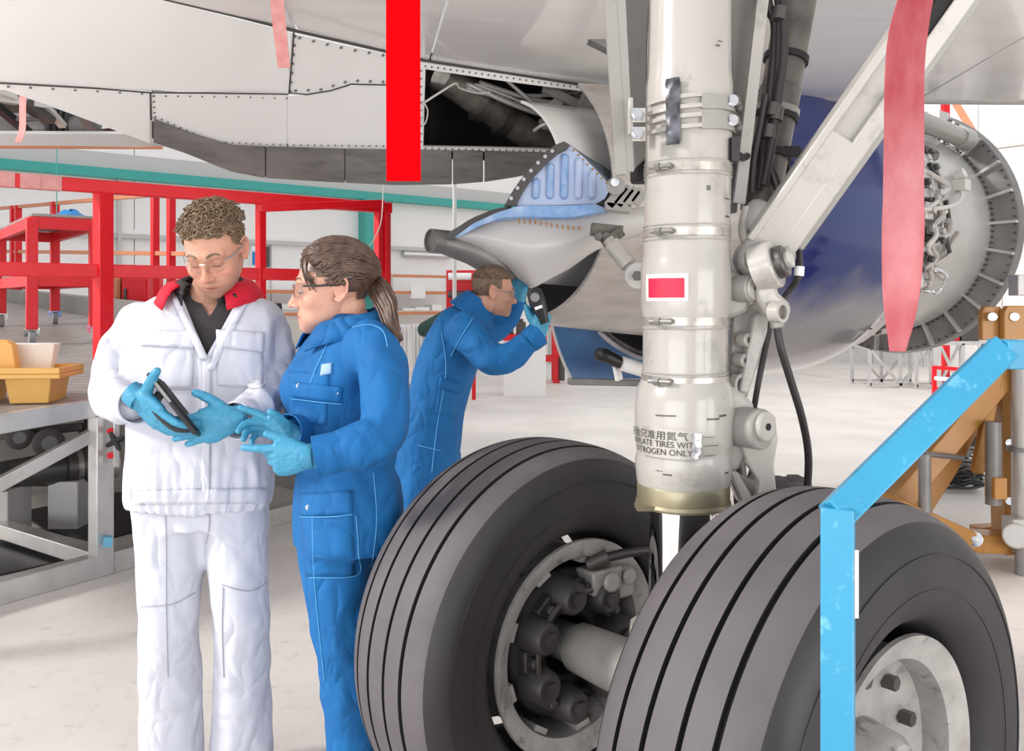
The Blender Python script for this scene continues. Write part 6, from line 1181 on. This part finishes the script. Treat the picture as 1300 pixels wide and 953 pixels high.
curls(hd, lambda s: mk_man(s) & (s[:, 2] < .07), 420, 4, rad=(.0022, .003), off=(.002, .006), size=.006, parent=man, capoff=.003, turns=.5)
hl_ = part
glo = thing('safety_glasses', 'clear wraparound safety glasses worn by the man in white', 'glasses', hd.w((0, .1, 0))); glasses(hd, glo)
# tablet with hand strap
ta, tb_ = P(192, 478, 2.36), P(246, 547, 2.34); L_ax = nrm(tb_-ta); W_ax = np.array([-.365, .925, -.14])+np.array([.10, 0, .06]); W_ax = nrm(W_ax-L_ax*(W_ax@L_ax)); nr = np.cross(L_ax, W_ax); nr = nr if nr[0] > 0 else -nr
tc_ = (ta+tb_)/2+W_ax*.055; Lt = np.linalg.norm(tb_-ta)+.02; tab = thing('tablet', 'black tablet with hand strap held edge-on by the man in white', 'tablet', tc_)
q = MB(); q.box(tc_, (Lt, .145, .013), np.array([L_ax, W_ax, nr])); part('case', q, M['black'], tab, .004); q = MB(); q.box(tc_+nr*.0075, (Lt-.02, .128, .002), np.array([L_ax, W_ax, nr])); part('screen', q, M['hole'], tab, .001)
q = MB(); q.box(tc_-W_ax*.073-L_ax*.05, (Lt*.45, .004, .008), np.array([L_ax, W_ax, nr])); part('grey_edge', q, M['grey_plastic'], tab, .001)
q = MB(); q.tube(spline([tc_-nr*.008-L_ax*.05-W_ax*.03, tc_-nr*.036-L_ax*.035-W_ax*.035, tc_-nr*.042-W_ax*.04, tc_-nr*.032+L_ax*.05-W_ax*.035, tc_-nr*.008+L_ax*.075-W_ax*.03], 24), .003, 10, ell=4.5, up=W_ax); part('hand_strap', q, M['black'], tab)

# ---------------------------------------------------------------- the woman in blue
Yw = 2.58; wo = thing('person', 'woman in blue coveralls with dark ponytail and glasses, hands in blue gloves, facing left', 'person', np.append(P(440, 600, Yw)[:2], 0))
hw = Head(P(424, 366, 2.56), (-1, -.25), pitch=.06, roll=0.0, scale=1.11, jaw=.93, chin=1.05, full=.88, nose=.985)
wf = nrm([-.86, -.52, 0]); ws = np.array([-wf[1], wf[0], 0]); ws = ws if ws[1] < 0 else -ws
def wsec(v, u, lat, dep, Y=2.58): return (P(u, v, Y), ws*lat, wf*dep)
wt = [wsec(398, 444, .075, .065), wsec(408, 445, .12, .085), wsec(420, 446, .165, .10), wsec(440, 442, .185, .125), wsec(470, 434, .185, .152), wsec(500, 431, .178, .160), wsec(540, 434, .165, .148), wsec(580, 438, .158, .140), wsec(600, 440, .165, .142), wsec(640, 442, .182, .155), wsec(690, 442, .18, .15)]
wNear = [(P(468, 434, 2.45), .066), (P(482, 456, 2.40), .068), (P(490, 505, 2.35), .066), (P(486, 550, 2.31), .064), (P(455, 567, 2.26), .058), (P(404, 579, 2.24), .049)]
wFar = [(P(424, 424, 2.72), .07), (P(408, 460, 2.72), .07), (P(398, 510, 2.66), .065), (P(392, 542, 2.56), .06), (P(378, 548, 2.42), .05), (P(366, 548, 2.38), .045)]
wl1 = [(P(428, 655, 2.56), .125), (P(426, 700, 2.56), .112), (P(434, 790, 2.56), .090), (P(447, 880, 2.60), .084), (P(452, 1000, 2.66), .086)]
wl2 = [(P(462, 655, 2.66), .12), (P(466, 700, 2.66), .108), (P(474, 790, 2.68), .09), (P(482, 880, 2.72), .084), (P(486, 985, 2.76), .086)]
def wo_hN(q, fat): return hand(q, P(392, 579, 2.24), (-1, -.06, -.08), (-.2, -.15, 1), -1, [(.05, .1, .05), (.9, 1.0, .6), (1.0, 1.1, .6), (1.05, 1.1, .6)], (.85, .55, .1, .5), .98, fat)
def wo_hF(q, fat): return hand(q, P(376, 553, 2.40), (-.9, -.05, .36), (.1, -.55, .7), 1, [(.02, .1, .05), (.45, .6, .4), (.55, .7, .45), (.6, .75, .5)], (.5, .75, .25, .3), .98, fat)
q = MB(); hw.add(q); limb(q, [(hw.w((0, -.035, -.05)), .052), (P(441, 395, 2.57), .051), (P(446, 410, 2.58), .062)], 20, 10); loft(q, [(c, a*.88, b*.88) for c, a, b in wt])
limb(q, [(p, r*.6) for p, r in wNear[:-1]]+[(P(392, 579, 2.24), .020)]); limb(q, [(p, r*.6) for p, r in wFar[:-1]]+[(P(376, 553, 2.40), .020)])
for lg in (wl1, wl2): limb(q, [(p, r*.75) for p, r in lg]); boots(q, lg[-1][0], (-1, -.3), .8)
wo_hN(q, .9); wo_hF(q, .9); v, n, f = remesh(q, .0033, 1, .25); body = vmesh('body', v, f, M['skin'], wo); skin_colors(body, hw, 'd09d87', 'b0685f', 'e0ae96', 'd08873', 0)
dark_eye(hw, wo, (0, .95, -.3)); brow(hw, wo, M['hair_w'], .0022)
q = MB(); loft(q, wt); limb(q, slv(wNear), 24, 24); limb(q, slv(wFar), 20, 20); limb(q, wl1, 24, 22); limb(q, wl2, 24, 22); q.ell(P(392, 492, 2.53), (.085, .10, .09)); v, n, f = remesh(q, .0085, 4)
v = cloth_folds(v, n, 41, [wNear[3][0], wNear[4][0], wNear[1][0], P(440, 590, 2.5), wl1[2][0], wl1[1][0], P(470, 560, 2.5), wl1[3][0]], .004, .009, 15)
wz = CAMZ-(592-HY)/F*Yw; wai = np.exp(-((v[:, 2]-wz)/.022)**2)*(v[:, 1] > 2.38); v = v-n*(wai*.010)[:, None]
wme = vcut(v, f, (398, 395), (432, 405), (402, 432), 2.56) if False else None
cov = vmesh('coveralls', v, f, M['cloth_b'], wo); bw = make_bvh(v, f)
collar('coverall_collar', 'cloth_b', cov, P(443, 400, 2.575)*np.array([1, 1, 0]), 1.508, (-1, -.45), .080, .150, .060, .45, .04, .005, .050)
for (a, b, c, d) in (((366, 470), (418, 474), (414, 540), (368, 534)),): patch('chest_pocket', bw, [a, b, c, d], .003, 'cloth_b', cov, 10, 12)
patch('pocket_flap', bw, [(370, 484), (434, 492), (433, 512), (370, 505)], .008, 'cloth_b', cov, 12, 5); patch('pocket_flap', bw, [(378, 627), (448, 623), (447, 652), (380, 655)], .009, 'cloth_b', cov, 12, 6)
patch('hip_pocket', bw, [(380, 652), (447, 650), (452, 730), (388, 732)], .004, 'cloth_b', cov, 10, 12); patch('waistband', bw, [(372, 582), (512, 590), (512, 604), (372, 600)], .003, 'cloth_b', cov, 24, 4) if False else None
patch('name_patch', bw, [(408, 462), (421, 460), (420, 474), (406, 477)], .004, 'bluestain', cov, 5, 5)
for pts in ([(370, 506), (402, 510), (433, 513)], [(380, 656), (415, 656), (447, 653)], [(452, 655), (455, 700), (453, 730), (392, 733)], [(448, 415), (470, 412), (486, 420), (492, 440)], [(474, 600), (478, 660), (472, 720)], [(396, 640), (398, 720), (404, 790), (412, 864)], [(418, 430), (410, 448), (400, 470), (388, 500)]): seam('stitching', bw, pts, .0095 if pts[0][1] in (506, 656) else .003, .0013, 'thread_b', cov, Yf=2.5)
for u, v_ in ((380, 490), (426, 498), (392, 644), (437, 637)): snap(bw, u, v_, cov, .009)
for arm in (wNear, wFar):
    d = nrm(arm[-1][0]-arm[-2][0]); p = arm[-1][0]; r_ = arm[-1][1]; q = MB(); q.lathe(p-d*.05, d, [(-.03, r_*.98), (.0, r_*1.08), (.058, r_*1.12), (.058, r_*1.03), (.0, r_*.9)], 32); part('cuff', q, M['cloth_b'], cov, sharp=60)
glove_mesh('glove', wo_hN, wo); glove_mesh('glove', wo_hF, wo)
d = nrm((-1, -.06, -.08)); q = MB(); q.lathe(P(392, 579, 2.24)-d*.012, d, [(0, .031), (.004, .033), (.03, .031), (.03, .028), (0, .029)], 24, closed=True); part('glove_cuff', q, M['glove'], wo)
for lg in (wl1, wl2): q = MB(); boots(q, lg[-1][0], (-1, -.3), .9); v, n, f = remesh(q, .008, 2); vmesh('boot', v, f, M['boot'], wo)
# hair combed back into a ponytail
tie = np.array([0, -.112, .008])
def mk_w(s): x, y, z = np.abs(s[:, 0]), s[:, 1], s[:, 2]; return (z > .060+.2*(y-.03)) | ((y < .062) & (z > .040)) | ((y < .045) & (z > .022)) | ((y < -.012) & (z > -.012)) | ((y < -.045) & (z > -.055))
q = MB(); vv, ff = radial(hw.fn, (0, .008, -.008), 80, 60); mk = mk_w(vv); nn = vv-np.array([0, .008, -.008]); nn /= np.linalg.norm(nn, axis=1)[:, None]; q.add(hw.w(vv+nn*.010), [fc_ for fc_ in ff if all(mk[i] for i in fc_)])
rr_ = np.random.RandomState(12)
for i in range(420):
    e = 1 if rr_.rand() < .5 else -1; a = rr_.uniform(0, 1)
    if i < 300: st_ = np.array([e*rr_.uniform(.004, .068), .075-.06*a+.0, .078-.055*a]) if a > .3 else np.array([e*rr_.uniform(.003, .05), rr_.uniform(-.02, .075), .10])
    else: st_ = np.array([e*.076, rr_.uniform(-.02, .03), rr_.uniform(.0, .05)])
    D0 = st_-np.array([0, .008, -.008]); D1 = tie-np.array([0, .008, -.008]); ts = np.linspace(0, 1, 12); side_ = np.array([e*.045*rr_.uniform(.4, 1.2), 0, rr_.uniform(-.03, .05)]); Ds = np.array([D0*(1-t)+D1*t+side_*math.sin(math.pi*t)+np.array([0, 0, .03*math.sin(math.pi*t)]) for t in ts]); pts = hw.scalp(Ds, 0); c = pts-np.array([0, .008, -.008]); c /= np.linalg.norm(c, axis=1)[:, None]; pts = pts+c*(.010+.006*rr_.rand()+.006*np.sin(math.pi*ts))[:, None]
    q.tube(hw.w(pts), np.linspace(.0036, .0022, 12)*rr_.uniform(.6, 1.1)*hw.k, 5)
for i in range(34):        # side fringe falling past the temple
    e = -1 if i % 2 else 1; x0 = rr_.uniform(.01, .05); pts = [np.array([e*x0*.6, .055, .118-.2*x0]), np.array([e*(x0+.018), .088-.1*x0, .085]), np.array([e*(.048+.4*x0), .084-.25*x0, .045]), np.array([e*(.062+.15*x0), .060+rr_.uniform(-.02, .008), .022-rr_.uniform(-.005, .03)])]; pts = spline(pts, 12); pts = hw.scalp(pts-np.array([0, .008, -.008]), .0); c = pts-np.array([0, .008, -.008]); c /= np.linalg.norm(c, axis=1)[:, None]; q.tube(hw.w(pts+c*(.006+.006*rr_.rand())), np.linspace(.003, .0012, 12)*hw.k, 5)
hair = part('hair', q, M['hair_w'], wo, sharp=0)
q = MB(); T0 = hw.w(tie+np.array([0, .004, 0])); ctrl = [T0, P(477, 362, 2.54), P(490, 384, 2.50), P(496, 408, 2.46), P(508, 432, 2.45)]
for i in range(110):
    an = rr_.uniform(0, 6.28); r0 = math.sqrt(rr_.rand()); A2, B2 = np.array([.6, -.8, 0]), np.array([.55, .4, .73]); sp_ = [0.012, .030, .034, .024, .008]; o_ = [T0+(A2*math.cos(an)+B2*math.sin(an))*r0*.010]+[c+(A2*math.cos(an)+B2*math.sin(an))*r0*s+rr_.uniform(-.003, .003, 3) for c, s in zip(ctrl[1:], sp_[1:])]; q.tube(spline(o_, 14), np.linspace(.0045, .002, 14), 5)
part('ponytail', q, M['hair_w'], wo, sharp=0); q = MB(); q.lathe(T0-hw.A[1]*.008, -hw.A[1], [(0, .012), (.0, .019), (.014, .019), (.014, .012)], 20, closed=True); part('hair_tie', q, M['black'], wo)
gw = thing('glasses', 'dark rimmed glasses worn by the woman with the ponytail', 'glasses', hw.w((0, .1, 0))); glasses(hw, gw, True)

# ---------------------------------------------------------------- the man bending to the engine
Yb_ = 4.30; mb_ = thing('person', 'man in blue coveralls bending forward to look into the engine exhaust', 'person', np.append(P(545, 600, Yb_)[:2], 0))
hb = Head(P(627, 371, 4.27), (1, .12), pitch=.12, scale=.98); bf = np.array([.88, -.1, -.46]); bu = nrm([.52, 0, .85])
def bs(u, v, lat, dep, Y=4.32, nx=.35): d = nrm([math.cos(nx), 0, -math.sin(nx)]); return (P(u, v, Y), np.array([.15, .98, 0])*lat, d*dep)
bt_ = [bs(598, 392, .08, .075), bs(592, 400, .15, .10), bs(586, 415, .20, .125), bs(575, 445, .205, .145), bs(563, 480, .19, .145), bs(552, 520, .175, .14, nx=.2), bs(546, 552, .18, .15, nx=.1), bs(543, 580, .18, .15, nx=0), bs(542, 610, .17, .14, nx=0)]
bN = [(P(590, 418, 4.13), .082), (P(606, 440, 4.08), .080), (P(632, 456, 4.05), .078), (P(650, 450, 4.06), .07), (P(678, 428, 4.09), .056)]
bF = [(P(600, 412, 4.50), .075), (P(622, 420, 4.56), .07), (P(640, 408, 4.60), .065), (P(652, 390, 4.55), .055), (P(660, 378, 4.5), .045)]
bl1 = [(P(536, 580, 4.26), .12), (P(534, 605, 4.24), .11), (P(520, 660, 4.22), .09), (P(508, 730, 4.3), .08), (P(500, 762, 4.32), .078)]
bl2 = [(P(556, 580, 4.42), .12), (P(560, 620, 4.42), .10), (P(562, 680, 4.40), .088), (P(556, 740, 4.46), .078), (P(552, 756, 4.46), .078)]
def b_hN(q, fat): return hand(q, P(685, 423, 4.08), (.22, .2, .9), (-.5, -.55, .1), 1, [(.7, 1.1, .8), (.8, 1.2, .8), (.9, 1.2, .8), (.95, 1.2, .8)], (.6, .5, .4, .5), 1.15, fat)
def b_hF(q, fat): return hand(q, P(659, 376, 4.50), (.05, .1, 1), (-.6, .3, .1), -1, [(.3, .5, .3)]*4, (.7, .6, .2, .4), 1.15, fat)
q = MB(); hb.add(q); limb(q, [(hb.w((0, -.025, -.05)), .06), (P(606, 390, 4.3), .062), (P(598, 400, 4.31), .07)], 18, 8); loft(q, [(c, a*.86, b*.86) for c, a, b in bt_])
for arm in (bN, bF): limb(q, [(p, r*.62) for p, r in arm])
for lg in (bl1, bl2): limb(q, [(p, r*.75) for p, r in lg]); boots(q, lg[-1][0], (1, -.2), .9)
b_hN(q, .9); b_hF(q, .9); v, n, f = remesh(q, .0055, 1, .3); body = vmesh('body', v, f, M['skin'], mb_); skin_colors(body, hb, 'cc9880', 'b87468', 'b08570', 'd08a74', .3); dark_eye(hb, mb_); brow(hb, mb_, M['hair_b'], .0028)
q = MB(); loft(q, bt_); limb(q, slv(bN), 22, 22); limb(q, slv(bF), 22, 20); limb(q, bl1, 22, 20); limb(q, bl2, 22, 20); v, n, f = remesh(q, .010, 4); v = cloth_folds(v, n, 77, [bN[2][0], bN[3][0], bN[0][0], P(552, 520, 4.2), P(575, 470, 4.15), bl1[1][0]], .005, .012, 12); cb_ = vmesh('coveralls', v, f, M['cloth_b'], mb_); bb = make_bvh(v, f)
q = MB(); nk = P(600, 396, 4.3); a2 = nrm([.55, 0, .84]); q.lathe(nk, a2, [(-.02, .115), (.02, .098), (.075, .080), (.08, .083), (.03, .104), (-.02, .125)], 32, closed=True); part('coverall_collar', q, M['cloth_b'], cb_, sharp=60)
patch('pocket_flap', bb, [(558, 478), (588, 488), (584, 500), (556, 492)], .008, 'cloth_b', cb_, 8, 4, Yf=4.2); patch('chest_pocket', bb, [(557, 490), (584, 498), (578, 530), (552, 524)], .004, 'cloth_b', cb_, 8, 8, Yf=4.2)
for pts in ([(560, 420), (566, 470), (555, 540), (548, 600)], [(600, 404), (584, 430), (572, 452)], [(530, 565), (560, 572)]): seam('stitching', bb, pts, .003, .002, 'thread_b', cb_, Yf=4.2)
d = nrm(bN[-1][0]-bN[-2][0]); q = MB(); q.lathe(bN[-1][0]-d*.02, d, [(-.02, .055), (0, .060), (.05, .062), (.05, .056), (0, .05)], 28); part('cuff', q, M['cloth_b'], cb_, sharp=60)
glove_mesh('glove', b_hN, mb_, .004); glove_mesh('glove', b_hF, mb_, .004)
for lg in (bl1, bl2): q = MB(); boots(q, lg[-1][0], (1, -.2), .95); v, n, f = remesh(q, .009, 2); vmesh('boot', v, f, M['boot'], mb_)
def mk_b(s): x, y, z = np.abs(s[:, 0]), s[:, 1], s[:, 2]; return (z > .066+.2*(y-.03)) | ((y < .03) & (z > .02)) | ((y < -.03) & (z > -.05))
curls(hb, lambda s: mk_b(s) & (s[:, 2] > .06), 500, 8, rad=(.003, .0042), off=(.008, .016), size=.006, m_='hair_b', parent=mb_, capoff=.010, turns=.4)
curls(hb, lambda s: mk_b(s) & (s[:, 2] < .07), 420, 9, rad=(.0025, .0035), off=(.002, .005), size=.004, m_='hair_b', parent=mb_, capoff=.005, turns=.3)
gb_ = thing('safety_glasses', 'clear safety glasses worn by the bending man', 'glasses', hb.w((0, .1, 0))); glasses(hb, gb_)
ia, ib = P(677, 368, 4.06), P(690, 404, 4.06); d = nrm(ib-ia); ins = thing('inspection_torch', 'black handheld inspection torch gripped by the bending man\'s glove', 'torch', ia); q = MB(); s2 = nrm([.95, -.2, .3]); s2 = nrm(s2-d*(s2@d)); n2_ = np.cross(d, s2); n2_ = n2_ if n2_[1] < 0 else -n2_
loft(q, [(ia-d*.01, s2*.018, n2_*.014), (ia+d*.01, s2*.036, n2_*.024), (ia+d*.06, s2*.038, n2_*.026), (ia+d*.11, s2*.030, n2_*.022), (ia+d*.145, s2*.022, n2_*.02), (ia+d*.165, s2*.02, n2_*.018)], 24, 3); part('body', q, M['black'], ins)
q = MB(); q.cyl(ia+d*.035+n2_*.022, ia+d*.035+n2_*.030, .022, 20); part('dial', q, M['grey_plastic'], ins, .003); q = MB(); q.bar(ia+d*.085+n2_*.026-s2*.018, ia+d*.085+n2_*.026+s2*.018, .014, .006, up=n2_); part('label_strip', q, M['frost'], ins)
# ---- groups shared by repeats
GROUPS = {'safety_streamer': 'safety streamers hanging from the aircraft', 'steel_cabinet': 'steel cabinets behind the guard rail', 'crate': 'crates on the far trestles', 'trestle': 'aluminium trestles at the back of the hall', 'hand_tool': 'tools on the red tool board', 'small_part': 'machined parts on the red bench', 'box': 'cartons on the lower rack shelf', 'rubber_mat': 'rubber mats under the platform', 'cable_coil': 'coiled cables by the tool bag', 'person': 'aircraft technicians', 'safety_glasses': 'glasses worn by the technicians', 'glasses': 'glasses worn by the technicians'}
for o in list(bpy.data.objects):
    if o.parent is None and 'label' in o and o.name.split('.')[0] in GROUPS: o['group'] = GROUPS[o.name.split('.')[0]]
